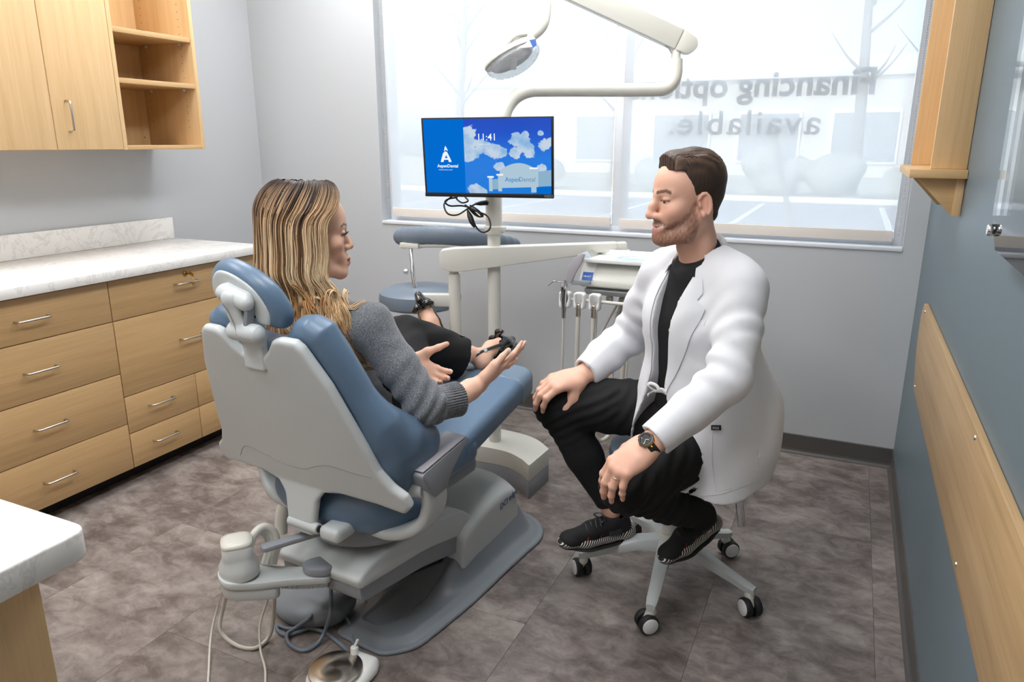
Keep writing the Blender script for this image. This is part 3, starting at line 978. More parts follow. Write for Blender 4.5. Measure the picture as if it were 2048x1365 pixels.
def acrylic():
    t = NT('acrylic')
    t.n.remove(t.b)
    tr = t.new('ShaderNodeBsdfTransparent', Color=(.97, .98, .98, 1)); gl = t.new('ShaderNodeBsdfGlossy', Roughness=0.02)
    fr = t.new('ShaderNodeFresnel', IOR=1.75); mx = t.new('ShaderNodeMixShader')
    t.link(fr.outputs[0], mx.inputs[0]); t.link(tr.outputs[0], mx.inputs[1]); t.link(gl.outputs[0], mx.inputs[2]); t.link(mx.outputs[0], t.out.inputs[0])
    return t.m
M['acrylic'] = acrylic()
ap = empty('acrylic_sign_panel', (W - .035, -2.1, 1.2), 'clear acrylic panel on metal standoffs, right wall edge of picture', 'wall panel')
prism('sheet', [(-1.69, 1.262), (-1.605, 2.1), (-2.7, 2.1), (-2.7, 1.17), (-2.10, 1.20), (-1.78, 1.205)], wmap(.030), 0, .006, M['acrylic'], ap, bev=0)
for y, z in ((-1.735, 1.238), (-1.64, 2.05), (-2.6, 1.25), (-2.6, 2.05)):
    lathe('standoff', [(0, 0), (.009, 0), (.009, .0295), (.012, .037), (.012, .044), (.010, .047), (0, .047)], (W - .0005, y, z), M['chrome'], ap, (-1, 0, 0), 18)
# ================================================================ dental chair
M['vinyl'] = plain('blue_vinyl', (92, 115, 139), 0.36, bump=(420, 0.06, 0.0006))
M['shellgrey'] = plain('shell_light_grey', (196, 201, 201), 0.32)
M['midgrey'] = plain('plastic_mid_grey', (140, 144, 150), 0.42)
M['plategrey'] = plain('base_plate_grey', (120, 126, 133), 0.40, bump=(300, 0.08, 0.0005))
M['mauve'] = plain('arm_pad_grey', (168, 164, 168), 0.4)
M['cream'] = plain('enamel_cream', (214, 213, 204), 0.26)
M['ink'] = plain('blue_ink', (50, 58, 120), 0.5)

CYAW = math.radians(5)
CO = np.array([2.0, -2.035, 0.0])
CW = np.array([math.cos(CYAW), -math.sin(CYAW), 0.0]); CA = np.array([math.sin(CYAW), math.cos(CYAW), 0.0]); CZV = np.array([0, 0, 1.0])
CM = np.stack([CW, CA, CZV], 1)
def cl(w, a, z): return Vector(CO + CW * w + CA * a + CZV * z)
def cxf(V): return np.asarray(V) @ CM.T + CO
chair = empty('dental_chair', cl(0, .45, 0), 'blue vinyl dental chair with grey shell back the woman reclines in', 'dental chair')

class PolySDF:
    """extruded 2-D polygon as a distance function"""
    def __init__(s, poly): s.P = np.array(poly, float)
    def __call__(s, u, v):
        P = s.P; n = len(P)
        d = None; sg = None
        for i in range(n):
            a = P[i]; b = P[i - 1]
            ex, ey = b - a
            wx, wy = u - a[0], v - a[1]
            t = np.clip((wx * ex + wy * ey) / (ex * ex + ey * ey + 1e-12), 0, 1)
            qx, qy = wx - ex * t, wy - ey * t
            dd = qx * qx + qy * qy
            d = dd if d is None else np.minimum(d, dd)
            c1 = v >= a[1]; c2 = v < b[1]; c3 = ex * wy > ey * wx
            flip = (c1 & c2 & c3) | (~c1 & ~c2 & ~c3)
            sg = np.where(flip, -1.0, 1.0) if sg is None else sg * np.where(flip, -1.0, 1.0)
        return sg * np.sqrt(d)

TH = math.radians(17)
def back_uv(w, a, z):
    """chair coordinates -> along the back (v) and behind it (n)"""
    da = a; dz = z - .5
    v = -da * math.sin(TH) + dz * math.cos(TH)
    n = -da * math.cos(TH) - dz * math.sin(TH)
    return v, n
def back_pt(s, v, n):
    return np.array([s, -v * math.sin(TH) - n * math.cos(TH), .5 + v * math.cos(TH) - n * math.sin(TH)])

half = [(0.0, .436), (.036, .440), (.062, .460), (.088, .490), (.112, .498), (.158, .496), (.176, .480), (.222, .384), (.272, .215), (.290, .145), (.318, .100), (.350, .074), (.358, .042), (.336, .018), (.255, .036), (.15, .044), (.085, .034), (.060, .008), (.050, -.05), (.046, -.084)]
poly = half + [(-s_, v_) for s_, v_ in half[::-1][:-1]]
poly = [(s_ * .955 - .010, v_) for s_, v_ in poly]
def back_shell():
    pf = PolySDF(poly); inner = PolySDF([(s_ * .985, v_) for s_, v_ in poly])
    def fn(x, y, z):
        v, n = back_uv(x, y, z)
        bend = 0.22 * x * x - 0.43 * np.clip(.045 - v, 0, 1) * np.exp(-(x / .16) ** 4)
        nn = n + bend - 0.004
        bx = np.broadcast_to(pf(x, v), np.broadcast(x, y, z).shape)
        dn = np.abs(nn) - 0.014
        r = 0.010
        a_ = bx + r; b_ = dn + r
        d = np.sqrt(np.maximum(a_, 0) ** 2 + np.maximum(b_, 0) ** 2) + np.minimum(np.maximum(a_, b_), 0) - r
        # groove between upper cover and lower yoke
        vs = .112 + .020 * np.cos(np.abs(x) * 24.0) * np.exp(-(x / .25) ** 2) + .012 * (x > 2)
        g = np.maximum(np.abs(v - vs) - 0.0016, -(nn - 0.006))
        return np.maximum(d, -g * 1.0) if False else d
    s = SDF(); s.add(fn, (-.40, -.20, .36), (.40, .16, 1.02), 0.0, '+')
    return s
sdf_obj('back_shell', back_shell(), .0042, M['shellgrey'], chair, sm=2, xf=cxf)
# moulded seam line across the shell
sm_pts = [(-.235, .072), (-.20, .112), (-.165, .124), (-.11, .116), (-.04, .104), (.03, .106), (.08, .128), (.13, .140), (.20, .132), (.25, .128)]
def shell_surf(s, v, lift=0.0): return back_pt(s, v, 0.0182 - 0.22 * s * s + .004 - .004 + lift)
tube('shell_seam', [Vector(cxf(shell_surf(a, b, -.0006))) for a, b in [(p.x, p.y) for p in crom([(a, b, 0) for a, b in sm_pts], 6)]], .0013, M['midgrey'], chair, n=6)

def back_cushion():
    s = SDF()
    c2 = [(0.0, .452), (.045, .458), (.075, .482), (.110, .520), (.150, .526), (.190, .505), (.215, .44), (.250, .33), (.290, .25), (.300, .14), (.27, .03), (.20, -.01)]
    c2 = c2 + [(-a, b) for a, b in c2[::-1][:-1]]
    pf = PolySDF(c2)
    def fn(x, y, z):
        v, n = back_uv(x, y, z)
        nn = n + 0.22 * x * x + .052
        bx = np.broadcast_to(pf(x, v), np.broadcast(x, y, z).shape)
        r = 0.034
        a_ = bx + r; b_ = np.abs(nn) - .040 + r
        return np.sqrt(np.maximum(a_, 0) ** 2 + np.maximum(b_, 0) ** 2) + np.minimum(np.maximum(a_, b_), 0) - r
    s.add(fn, (-.32, -.2, .44), (.32, .18, 1.05), 0.0, '+')
    # side wings that wrap forward beside the waist
    for sg in (-1, 1):
        s.chain([back_pt(sg * .215, .20, -.100), back_pt(sg * .246, .150, -.140), back_pt(sg * .252, .105, -.190)], [.060, .056, .050], k=.06)
        s.chain([back_pt(sg * .215, .09, -.09), back_pt(sg * .245, .075, -.140)], [.060, .050], k=.06)
    return s
def behind_cut(D, x, y, z):
    v, n = back_uv(x, y, z)
    return np.maximum(D, (n + .22 * x * x + .006))
sdf_obj('back_cushion', back_cushion(), .0055, M['vinyl'], chair, sm=2, xf=cxf, post=behind_cut)

def seat():
    s = SDF()
    s.box((0, .29, .478), (.200, .25, .062), .05, k=.05)
    s.ell((0, .16, .445), (.245, .16, .085), k=.05)
    s.ell((.09, .17, .425), (.14, .13, .06), k=.04); s.ell((-.09, .17, .425), (.14, .13, .06), k=.04)
    return s
sdf_obj('seat_cushion', seat(), .0065, M['vinyl'], chair, sm=2, xf=cxf)
def leg_rest():
    s = SDF()
    def fn(x, y, z):
        t = np.clip((y - .42) / .58, 0, 1)
        zc = .500 + .062 * t
        hw = .205 - .060 * t
        # rounded end in plan
        e = np.sqrt(np.maximum(np.abs(x) - hw + .05, 0) ** 2 + np.maximum(np.abs(y - .70) - .295 + .05, 0) ** 2) - .05
        dz = np.abs(z - zc + .05 * (x / .2) ** 2 * .25) - .046
        r = .028
        a_ = e + r; b_ = dz + r
        return np.sqrt(np.maximum(a_, 0) ** 2 + np.maximum(b_, 0) ** 2) + np.minimum(np.maximum(a_, b_), 0) - r
    s.add(fn, (-.23, .38, .42), (.23, 1.02, .65), 0.0, '+')
    return s
lr = sdf_obj('leg_rest_cushion', leg_rest(), .006, M['vinyl'], chair, sm=2, xf=cxf)
# clear toe guard wrapped over the end of the leg rest
M['toe_cover'] = plain('toe_cover_grey', (104, 122, 140), 0.22)
def toe_cover():
    s = SDF()
    def fn(x, y, z):
        t = np.clip((y - .42) / .58, 0, 1)
        zc = .500 + .062 * t; hw = .205 - .060 * t + .003
        e = np.sqrt(np.maximum(np.abs(x) - hw + .05, 0) ** 2 + np.maximum(np.abs(y - .70) - .298 + .05, 0) ** 2) - .05
        dz = np.abs(z - zc + .05 * (x / .2) ** 2 * .25) - .049
        r = .028; a_ = e + r; b_ = dz + r
        d = np.sqrt(np.maximum(a_, 0) ** 2 + np.maximum(b_, 0) ** 2) + np.minimum(np.maximum(a_, b_), 0) - r
        return np.maximum(d, .865 - y)
    s.add(fn, (-.23, .84, .42), (.23, 1.03, .66), 0.0, '+')
    return s
sdf_obj('toe_cover', toe_cover(), .006, M['toe_cover'], lr, sm=1, xf=cxf)

# under-seat swivel ring and pan
lathe('swivel_ring', [(0, 0), (.135, 0), (.175, .012), (.185, .030), (.180, .058), (.16, .066), (0, .066)], cl(0, .215, .318), M['midgrey'], chair, n=40)
sdf_obj('seat_pan', SDF().box((0, .33, .385), (.15, .26, .028), .02, k=.02), .007, M['midgrey'], chair, xf=cxf)
# side brackets and arm pads
for sg in (1, -1):
    pth = [(.300, .120, .570), (.304, .128, .535), (.304, .132, .492), (.290, .125, .448), (.254, .108, .416), (.20, .095, .402), (.13, .10, .398)]
    rows = []
    P3 = crom(pth, 5)
    for i, p in enumerate(P3):
        t = (P3[min(i + 1, len(P3) - 1)] - P3[max(i - 1, 0)]).normalized()
        side = Vector((0, 1, 0)); nn_ = t.cross(side).normalized()
        hw = .044; th_ = .017
        ring = []
        for k in range(16):
            a = 2 * PI * k / 16
            c, s_ = math.cos(a), math.sin(a)
            ring.append(p + side * hw * math.copysign(abs(c) ** .45, c) + nn_ * th_ * math.copysign(abs(s_) ** .6, s_))
        rows.append([cl(sg * q.x, q.y, q.z) for q in ring])
    grid_obj('side_bracket', rows, M['shellgrey'], chair, closed_u=True)
    prof = rounded([(.050, .606), (.258, .634), (.264, .628), (.205, .585), (.172, .556), (.160, .528), (.108, .522), (.078, .552)], [.02, .002, .004, .05, .04, .004, .004, .03], 5)
    ap_ = prism('arm_pad', prof, lambda u, v, t, sg=sg: cl(sg * t, u, v), .258, .328, M['midgrey'], chair, bev=0.004)
    top = [(.06, .6105), (.256, .6365), (.256, .6395), (.06, .6135)]
    prism('pad_top', top, lambda u, v, t, sg=sg: cl(sg * t, u, v), .260, .326, M['mauve'], ap_, bev=0.001)
    cyl('hinge_boss', cl(sg * .268, .085, .548), cl(sg * .300, .095, .548), .026, M['shellgrey'], chair, n=24)

# yoke tongue hinge
tg = empty('recline_hinge', cl(-.01, .0, .40)); adopt(tg, chair)
cyl('hinge_pin', cl(-.052, -.034, .424), cl(.052, -.034, .424), .0150, M['shellgrey'], tg, n=20)
cyl('hinge_bolt', cl(.050, -.034, .424), cl(.056, -.034, .424), .009, M['black'], tg, n=14)
sdf_obj('hinge_block', SDF().box((.085, .0, .415), (.034, .04, .020), .014), .005, M['shellgrey'], tg, xf=cxf)
prism('release_lever', rounded([(-.052, -.135), (-.078, -.120), (.0, .045), (.030, .035)], [.012, .012, .006, .006]), lambda u, v, t: cl(u, v, t), .372, .386, M['midgrey'], chair, bev=.004)

# headrest: pad, back plate, articulating arm
HC = np.array([-.022, -.142, 1.062])
_e1 = nrm([.955, .02, -.26]); _e3 = nrm(np.cross(_e1, [0, 1, 0.22])); _e3 = _e3 if _e3[2] > 0 else -_e3
_e2 = np.cross(_e3, _e1); _e2 = _e2 if _e2[1] > 0 else -_e2
HR = np.stack([_e1, _e2, _e3], 1)
hr = empty('headrest', cl(*HC)); adopt(hr, chair)
hp = [(-.145, -.012), (-.120, .042), (-.065, .070), (.02, .072), (.095, .048), (.142, .0), (.150, -.040), (.128, -.062), (.0, -.060), (-.115, -.050)]
hp = [(p.x * .80, p.y * .93) for p in crom([(a, b, 0) for a, b in hp], 4, closed=True)]
def hfun(poly_, n0, th_, r):
    pf = PolySDF(poly_)
    def fn(x, y, z):
        px, py, pz = x - HC[0], y - HC[1], z - HC[2]
        u = px * HR[0, 0] + py * HR[1, 0] + pz * HR[2, 0]; n = px * HR[0, 1] + py * HR[1, 1] + pz * HR[2, 1]; v = px * HR[0, 2] + py * HR[1, 2] + pz * HR[2, 2]
        bx = pf(u, v); a_ = bx + r; b_ = np.abs(n - n0 - 1.0 * u * u) - th_ + r
        return np.sqrt(np.maximum(a_, 0) ** 2 + np.maximum(b_, 0) ** 2) + np.minimum(np.maximum(a_, b_), 0) - r
    return fn
s_ = SDF(); s_.add(hfun(hp, .014, .029, .026), HC - .19, HC + .19, 0, '+')
sdf_obj('headrest_pad', s_, .0045, M['vinyl'], hr, sm=2, xf=cxf)
s_ = SDF(); s_.add(hfun([(a * .80 - .002, b * .80 - .002) for a, b in hp], -.010, .008, .006), HC - .19, HC + .19, 0, '+')
sdf_obj('headrest_plate', s_, .0035, M['shellgrey'], hr, sm=1, xf=cxf)
def hl(u, n, v): return HC + HR @ np.array([u, n, v])
s_ = SDF()
hb = hl(.010, -.030, .008)
s_.cone(hb + HR[:, 0] * -.034, hb + HR[:, 0] * .034, .019, k=.006); s_.box(hb + np.array([0, .012, .006]), (.037, .016, .018), .008, k=.012, rot=HR)
sdf_obj('hinge_head', s_, .003, M['shellgrey'], hr, sm=1, xf=cxf)
pv = np.array([.002, -.165, .980])
s_ = SDF()
s_.chain([hb + np.array([-.004, -.012, -.004]), (hb * .45 + pv * .55) + np.array([-.008, -.004, 0]), pv], [.023, .019, .022], k=.01, flat=((0, 1, .2), .62))
s_.cone(pv + np.array([-.030, 0, 0]), pv + np.array([.034, 0, 0]), .0225, k=.008)
sdf_obj('headrest_arm', s_, .003, M['shellgrey'], hr, sm=1, xf=cxf)
tube('arm_groove', [Vector(cxf(p)) for p in (hb + np.array([-.006, -.0292, -.010]), hb * .6 + pv * .4 + np.array([-.008, -.0215, 0]), hb * .25 + pv * .75 + np.array([-.006, -.0185, 0]), pv + np.array([-.002, -.0225, -.004]))], .0009, M['midgrey'], hr, n=6, sub=5)
box('release_button', tuple(cl(*(hb * .42 + pv * .58)) + Vector((.018, -.012, -.030))), tuple(cl(*(hb * .42 + pv * .58)) + Vector((.030, .012, .032))), M['midgrey'], hr, bev=.003, rot=Matrix.Rotation(math.radians(12), 3, 'Y'))
lathe('pivot_cap', [(0, 0), (.017, 0), (.0185, .003), (.0185, .012), (0, .012)], Vector(cxf(pv + np.array([.036, 0, 0]))), M['shellgrey'], hr, axis=tuple(CW), n=20)
s_ = SDF(); s_.box(back_pt(-.004, .450, .004), (.034, .010, .048), .006, k=.006); s_.chain([pv + np.array([.010, .012, -.004]), back_pt(-.004, .47, .008)], [.022, .020], k=.012, flat=((0, 1, 0), .6)); s_.cone(pv + np.array([-.02, .016, -.02]), pv + np.array([.03, .016, -.02]), .014, k=.01)
sdf_obj('mount_bar', s_, .0035, M['shellgrey'], hr, sm=1, xf=cxf)
lathe('plate_screw', [(0, 0), (.004, 0), (.003, .002), (0, .002)], Vector(cxf(hl(.055, -.0165, -.030))), M['black'], hr, axis=tuple(-CM @ HR[:, 1]), n=10)

# lift arm (beam), lift housing and base plate
def lmap(u, v, t): return cl(t, u, v)
beam = empty('lift_arm', cl(0, .25, .25)); adopt(beam, chair)
prism('arm_cover', rounded([(.005, .248), (-.005, .280), (.05, .306), (.30, .304), (.50, .256), (.56, .20), (.52, .16), (.30, .215)], [.01, .012, .03, .05, .03, .02, .02, .05], 4), lmap, -.150, .150, M['shellgrey'], beam, bev=.016, seg=3)
prism('arm_body', rounded([(.012, .205), (.008, .248), (.30, .226), (.53, .165), (.53, .10), (.28, .165)], [.015, .004, .02, .01, .01, .03], 4), lmap, -.142, .142, M['midgrey'], beam, bev=.010, seg=3)
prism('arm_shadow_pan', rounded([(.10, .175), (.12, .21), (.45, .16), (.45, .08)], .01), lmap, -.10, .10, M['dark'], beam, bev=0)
def housing():
    pf = PolySDF(rounded([(.455, .105), (.470, .222), (.60, .262), (.74, .272), (.815, .245), (.83, .105)], [.01, .03, .05, .04, .03, .01], 4))
    s = SDF()
    def fn(x, y, z):
        zz = z + .05 * np.abs(x / .16) ** 3 * .8
        bx = pf(y, zz)
        hw = .172
        r = .012; a_ = bx + r; b_ = np.abs(x) - hw + r
        return np.sqrt(np.maximum(a_, 0) ** 2 + np.maximum(b_, 0) ** 2) + np.minimum(np.maximum(a_, b_), 0) - r
    s.add(fn, (-.18, .44, .04), (.18, .84, .30), 0, '+'); return s
hs = sdf_obj('lift_housing', housing(), .005, M['shellgrey'], chair, sm=1, xf=cxf)
text_obj('maker_lettering', 'DCI edge', .031, cl(.1735, .688, .172), tuple(CA * .98 + CZV * .12), (-.0, 0, 1), M['ink'], hs, depth=.0004, lift=.0006)

def base_plate():
    pl = rounded([(-.030, .070), (.155, .062), (.225, .135), (.252, .40), (.252, .66), (.262, .86), (.20, .95), (.10, .985), (.0, .98), (-.22, .90), (-.25, .6), (-.22, .275), (-.035, .245)], [.03, .03, .04, .12, .12, .06, .05, .05, .1, .1, .1, .06, .04], 5)
    pf = PolySDF(pl)
    inner = PolySDF(rounded([(.0, .14), (.09, .14), (.12, .20), (.13, .47), (-.0, .47)], .03, 4))
    s = SDF()
    def fn(x, y, z):
        d2 = np.broadcast_to(pf(x, y), np.broadcast(x, y, z).shape)
        # skirt rises from a thin rim up to the housing
        rise = .013 + .014 * smooth01(.012, .05, -d2) + .105 * smooth01(.045, .115, -d2) * smooth01(.30, .56, y)
        rec = np.broadcast_to(inner(x, y), d2.shape)
        rise = rise - .010 * smooth01(.0, .012, -rec) * (1 - smooth01(.40, .47, y))
        r = .006
        a_ = d2 + r; b_ = (z - rise) * .8 + r
        return np.maximum(np.sqrt(np.maximum(a_, 0) ** 2 + np.maximum(b_, 0) ** 2) + np.minimum(np.maximum(a_, b_), 0) - r, .0 - z)
    s.add(fn, (-.34, .04, 0.0), (.30, 1.0, .16), 0, '+'); return s
sdf_obj('base_plate', base_plate(), .0048, M['plategrey'], chair, sm=1, xf=cxf)

def floor_px(px, py, t):
    return Vector(CAM) + (_fw + _rt * ((px - 1024) / FPX) - _up * ((py - 682.5) / FPX)) * t

# ---------------------------------------------------------------- assistant's vacuum arm under the chair back
va = empty('vacuum_arm', cl(-.05, -.1, .26), 'grey assistant arm with filter canister and ribbed hose below the chair back', 'equipment arm')
AR = [(.016, -.012, .262), (-.130, -.207, .320)]
dv = Vector(AR[1]) - Vector(AR[0]); dn = Vector((dv.x, dv.y, 0)).normalized(); ds = Vector((-dn.y, dn.x, 0))
def va_map(u, v, t):
    p = Vector(AR[0]) + dn * u + ds * v; z0 = AR[0][2] + (AR[1][2] - AR[0][2]) * u / .242
    return cl(p.x, p.y, z0 + t)
prism('arm_plate', rounded([(-.03, -.030), (-.03, .030), (.09, .036), (.155, .052), (.240, .052), (.255, .0), (.240, -.050), (.155, -.048), (.09, -.036)], .03, 5), va_map, -.010, .010, M['shellgrey'], va, bev=.004)
prism('arm_tray', rounded([(.105, -.040), (.105, .040), (.165, .048), (.236, .046), (.248, 0), (.236, -.044), (.165, -.042)], .025, 5), va_map, -.044, -.0105, M['shellgrey'], va, bev=.004)
prism('link_cover', rounded([(-.050, -.065), (-.070, -.030), (-.020, .034), (.035, .026), (.045, -.01), (.02, -.036)], [.015, .015, .03, .03, .03, .02], 5), lambda u, v, t: va_map(u, v, t), .0105, .034, M['midgrey'], va, bev=.006)
cq = va_map(.198, 0, .011); cth = math.atan2((va_map(.3, 0, 0) - va_map(.2, 0, 0)).y, (va_map(.3, 0, 0) - va_map(.2, 0, 0)).x)
def sq_ring(hw_, z_, p_):
    out = []
    for k in range(40):
        a_ = 2 * PI * k / 40; c_, s2_ = math.cos(a_), math.sin(a_)
        u_ = hw_ * math.copysign(abs(c_) ** p_, c_); v_ = hw_ * math.copysign(abs(s2_) ** p_, s2_)
        out.append(cq + Vector((u_ * math.cos(cth) - v_ * math.sin(cth), u_ * math.sin(cth) + v_ * math.cos(cth), z_)))
    return out
can = grid_obj('filter_canister', [sq_ring(.049, 0, 1), sq_ring(.050, .012, 1), sq_ring(.049, .030, .95), sq_ring(.040, .046, .75), sq_ring(.0385, .056, .6), sq_ring(.0385, .088, .6), sq_ring(.036, .091, .6)], M['shellgrey'], va, closed_u=True)
grid_obj('canister_cap', [sq_ring(.0385, .089, .6), sq_ring(.0395, .091, .6), sq_ring(.0375, .098, .6), sq_ring(.026, .104, .7), sq_ring(.010, .106, .9), sq_ring(.0005, .106, 1)], M['cream'], can, closed_u=True)
rib = []
for i in range(34):
    t = i / 33
    rib.append(.0165 if i % 2 else .0140)
hp_ = [va_map(.105 - .125 * t, -.012, -.026 - .004 * math.sin(t * PI)) for t in np.linspace(0, 1, 34)]
tube('ribbed_hose', hp_, rib, M['shellgrey'], va, n=14)
for k, (o1, o2, r_) in enumerate(((0, 0, .0105), (9, 5, .0095), (18, 10, .0085))):
    pts = [floor_px(500, 1090 + o2, 1.895), floor_px(510 - o1 * .2, 1066 + o2, 1.90), floor_px(528 - o1 * .4, 1054 + o2, 1.92), floor_px(547 - o1 * .8, 1064 + o2, 1.94), floor_px(553 - o1, 1090 + o2, 1.95), floor_px(546 - o1, 1128, 1.95)]
    tube('suction_tube', pts, r_, M['cream'], va, n=10, sub=7)
tube('drain_pipe', [cl(-.235, .20, .40), cl(-.26, .13, .33), cl(-.262, .11, .25)], .020, M['cream'], va, n=12, sub=6)

# loose tubing hanging to the floor
M['tubing'] = plain('tubing_cream', (205, 200, 190), 0.4)
M['tubing_grey'] = plain('tubing_grey', (112, 122, 134), 0.35)
def floor_xy(px, py, z=0.006):
    d = _fw + _rt * ((px - 1024) / FPX) - _up * ((py - 682.5) / FPX)
    t = (z - CAM[2]) / d.z
    return Vector(CAM) + d * t
lp = floor_xy
t1 = [va_map(.225, -.02, -.03), lp(447, 1215, .12), lp(440, 1260, .045), lp(470, 1290, .007), lp(510, 1297, .007), lp(540, 1270, .02), lp(548, 1215, .12), va_map(.115, -.030, -.04)]
setp(tube('hanging_tube', t1, .0058, M['tubing'], n=8, sub=8), 'cream tube hanging in a loop from the grey filter arm', 'tubing', 'tubes below the chair')
t2 = [va_map(.235, -.03, -.035), lp(440, 1200, .14), lp(424, 1260, .05), lp(418, 1330, .008), lp(420, 1420, .006), lp(470, 1480, .006), lp(520, 1440, .006), lp(531, 1350, .006), lp(521, 1300, .030), lp(520, 1250, .07), lp(535, 1200, .14), va_map(.125, -.028, -.04)]
setp(tube('hanging_tube', t2, .0034, M['tubing'], n=8, sub=8), 'thin cream tube trailing off the picture at bottom left', 'tubing', 'tubes below the chair')

# ---------------------------------------------------------------- two foot controls on the floor
fc1 = empty('foot_control', lp(620, 1200, 0), 'grey moulded foot switch box lying beside the chair base plate', 'foot pedal')
def fpad():
    c0 = floor_xy(628, 1222, 0)
    s = SDF(); cx_, cy_ = c0.x, c0.y
    s.ell((cx_, cy_, .030), (.125, .105, .045), k=.02); s.box((cx_ + .03, cy_ + .01, .035), (.085, .065, .030), .025, k=.03)
    s.cone((cx_ + .05, cy_ + .075, .05), (cx_ + .11, cy_ - .02, .04), .016, .014, k=.02)
    return s, (cx_, cy_)
fs_, (fx, fy) = fpad()
sdf_obj('housing', fs_, .005, M['plategrey'], fc1, sm=2, post=lambda D, x, y, z: np.maximum(D, .001 - z))
prism('tread', rounded([(-.055, -.030), (.045, -.040), (.055, .030), (-.030, .045)], .012), lambda u, v, t: Vector((fx - .022 + u, fy + .020 + v, .0705 + t - .09 * u)), 0, .006, M['midgrey'], fc1, bev=.002)
fc2 = empty('foot_control', lp(672, 1330, 0), 'round steel disc foot pedal on a white base at the bottom', 'foot pedal')
dc = floor_xy(671, 1337, .04)
dx, dy = dc.x, dc.y
M['brushed'] = None
def brushed_disc():
    t = NT('spun_steel')
    t.b.inputs['Base Color'].default_value = lin((206, 198, 188)); t.b.inputs['Metallic'].default_value = 1.0; t.b.inputs['Roughness'].default_value = 0.26
    t.b.inputs['Anisotropic'].default_value = 0.85
    tg_ = t.new('ShaderNodeTangent', direction_type='RADIAL', axis='Z')
    t.link(tg_.outputs[0], t.b.inputs['Tangent'])
    return t.m
M['brushed'] = brushed_disc()
def pedal_base():
    s = SDF()
    s.cone((dx, dy, .012), (dx, dy, .0125), .080, k=0, flat=((0, 0, 1), .18))
    s.box((dx + .035, dy + .062, .018), (.042, .030, .018), .012, k=.02)
    s.box((dx + .058, dy + .015, .014), (.024, .055, .013), .010, k=.02)
    return s
sdf_obj('base', pedal_base(), .003, M['white_pl'], fc2, sm=1, post=lambda D, x, y, z: np.maximum(D, .001 - z))
cyl('hub', (dx, dy, .02), (dx, dy, .034), .03, M['midgrey'], fc2)
lathe('disc', [(0, .000), (.070, .000), (.0725, .0015), (.0725, .004), (.071, .0055), (.02, .0075), (0, .008)], (dx, dy, .034), M['brushed'], fc2, n=64, sharp=60)
cyl('cable_gland', (dx + .010, dy + .070, .03), (dx + .008, dy + .074, .058), .011, M['white_pl'], fc2)
tube('toggle', [(dx + .008, dy + .074, .056), (dx + .016, dy + .080, .078)], .004, M['white_pl'], fc2, n=8)
cyl('indicator_led', (dx + .034, dy + .058, .0355), (dx + .034, dy + .058, .0375), .002, plain('green_led', (30, 140, 90), .3), fc2, n=8)
tg1 = [(dx + .045, dy + .085, .014), lp(707, 1285, .008), lp(706, 1262, .012), lp(690, 1235, .018), lp(662, 1230, .02), lp(620, 1255, .012), lp(575, 1271, .007), lp(556, 1262, .007), lp(556, 1252, .007), lp(575, 1258, .0075), lp(600, 1256, .0085), lp(640, 1262, .009), lp(672, 1282, .006), (dx - .002, dy + .085, .010)]
setp(tube('foot_control_cable', tg1, .0058, M['tubing_grey'], n=8, sub=8), 'blue-grey hose from the steel disc pedal looping over the base plate', 'tubing', 'hoses of the foot controls')
tg2 = [lp(660, 1158, .10), lp(662, 1190, .10), lp(661, 1225, .088), lp(650, 1262, .030), lp(635, 1288, .008), lp(608, 1302, .007), lp(580, 1290, .007), lp(574, 1270, .016), lp(592, 1256, .020), lp(615, 1240, .050), lp(626, 1228, .050)]
setp(tube('foot_control_cable', tg2, .0058, M['tubing_grey'], n=8, sub=8), 'blue-grey hose hanging from the lift arm and coiled on the foot switch', 'tubing', 'hoses of the foot controls')
# ================================================================ treatment units by the window
def at(px, py, t):
    return Vector(CAM) + (_fw + _rt * ((px - 1024) / FPX) - _up * ((py - 682.5) / FPX)) * t

# floor junction box: curved cover at the foot of the chair
jb = empty('junction_box', (2.0, -.8, 0), 'cream and grey curved junction cover on the floor beyond the chair base', 'equipment cover')
def jplan(z):
    pts = [(939, 890), (984, 897), (1019, 906), (1044, 919), (1058, 932), (1098, 898), (1075, 880), (1045, 868), (1000, 858), (955, 852), (925, 868)]
    return [tuple(floor_xy(px, py, .150))[:2] for px, py in pts]
jp = jplan(.15)
jp = [(p.x, p.y) for p in crom([(a, b, 0) for a, b in jp[:4]], 4)] + rounded(jp[3:6], .012, 4)[6:12] + [(p.x, p.y) for p in crom([(a, b, 0) for a, b in jp[5:]], 4)]
prism('cover', jp, lambda u, v, t: Vector((u, v, t)), .078, .150, M['cream'], jb, bev=.012, seg=3)
prism('skirt', jp, lambda u, v, t: Vector((u, v, t)), .0, .077, M['midgrey'], jb, bev=.003)

# ---------------------------------------------------------------- pole with overhead dental light
PX, PY = 1.925, -.775
dl = empty('dental_light', (PX, PY, 0), 'cream pole-mounted dental light with long overhead arm', 'dental light')
cyl('pole', (PX, PY, 0.150), (PX, PY, 1.06), .0265, M['cream'], dl, n=28)
cyl('pole_sleeve', (PX, PY, 1.06), (PX, PY, 1.24), .0325, M['cream'], dl, n=28)
lathe('collar', [(.027, 0), (.036, .002), (.038, .008), (.038, .030), (.035, .034), (.027, .034)], (PX, PY, 1.045), M['cream'], dl, n=28)
box('collar_tab', (PX + .03, PY - .014, 1.056), (PX + .05, PY + .010, 1.076), M['cream'], dl, bev=.002)
tt = float((Vector((PX, PY, 1.5)) - Vector(CAM)).dot(_fw))
up_pts = [Vector((PX, PY, 1.22)), Vector((PX, PY, 1.40)), at(1008, 235, tt), at(1015, 215, tt), at(1032, 194, tt), at(1058, 182, tt), at(1090, 180, tt), at(1200, 180, tt), at(1300, 180, tt), at(1328, 178, tt), at(1344, 167, tt), at(1351, 148, tt), at(1352, 120, tt)]
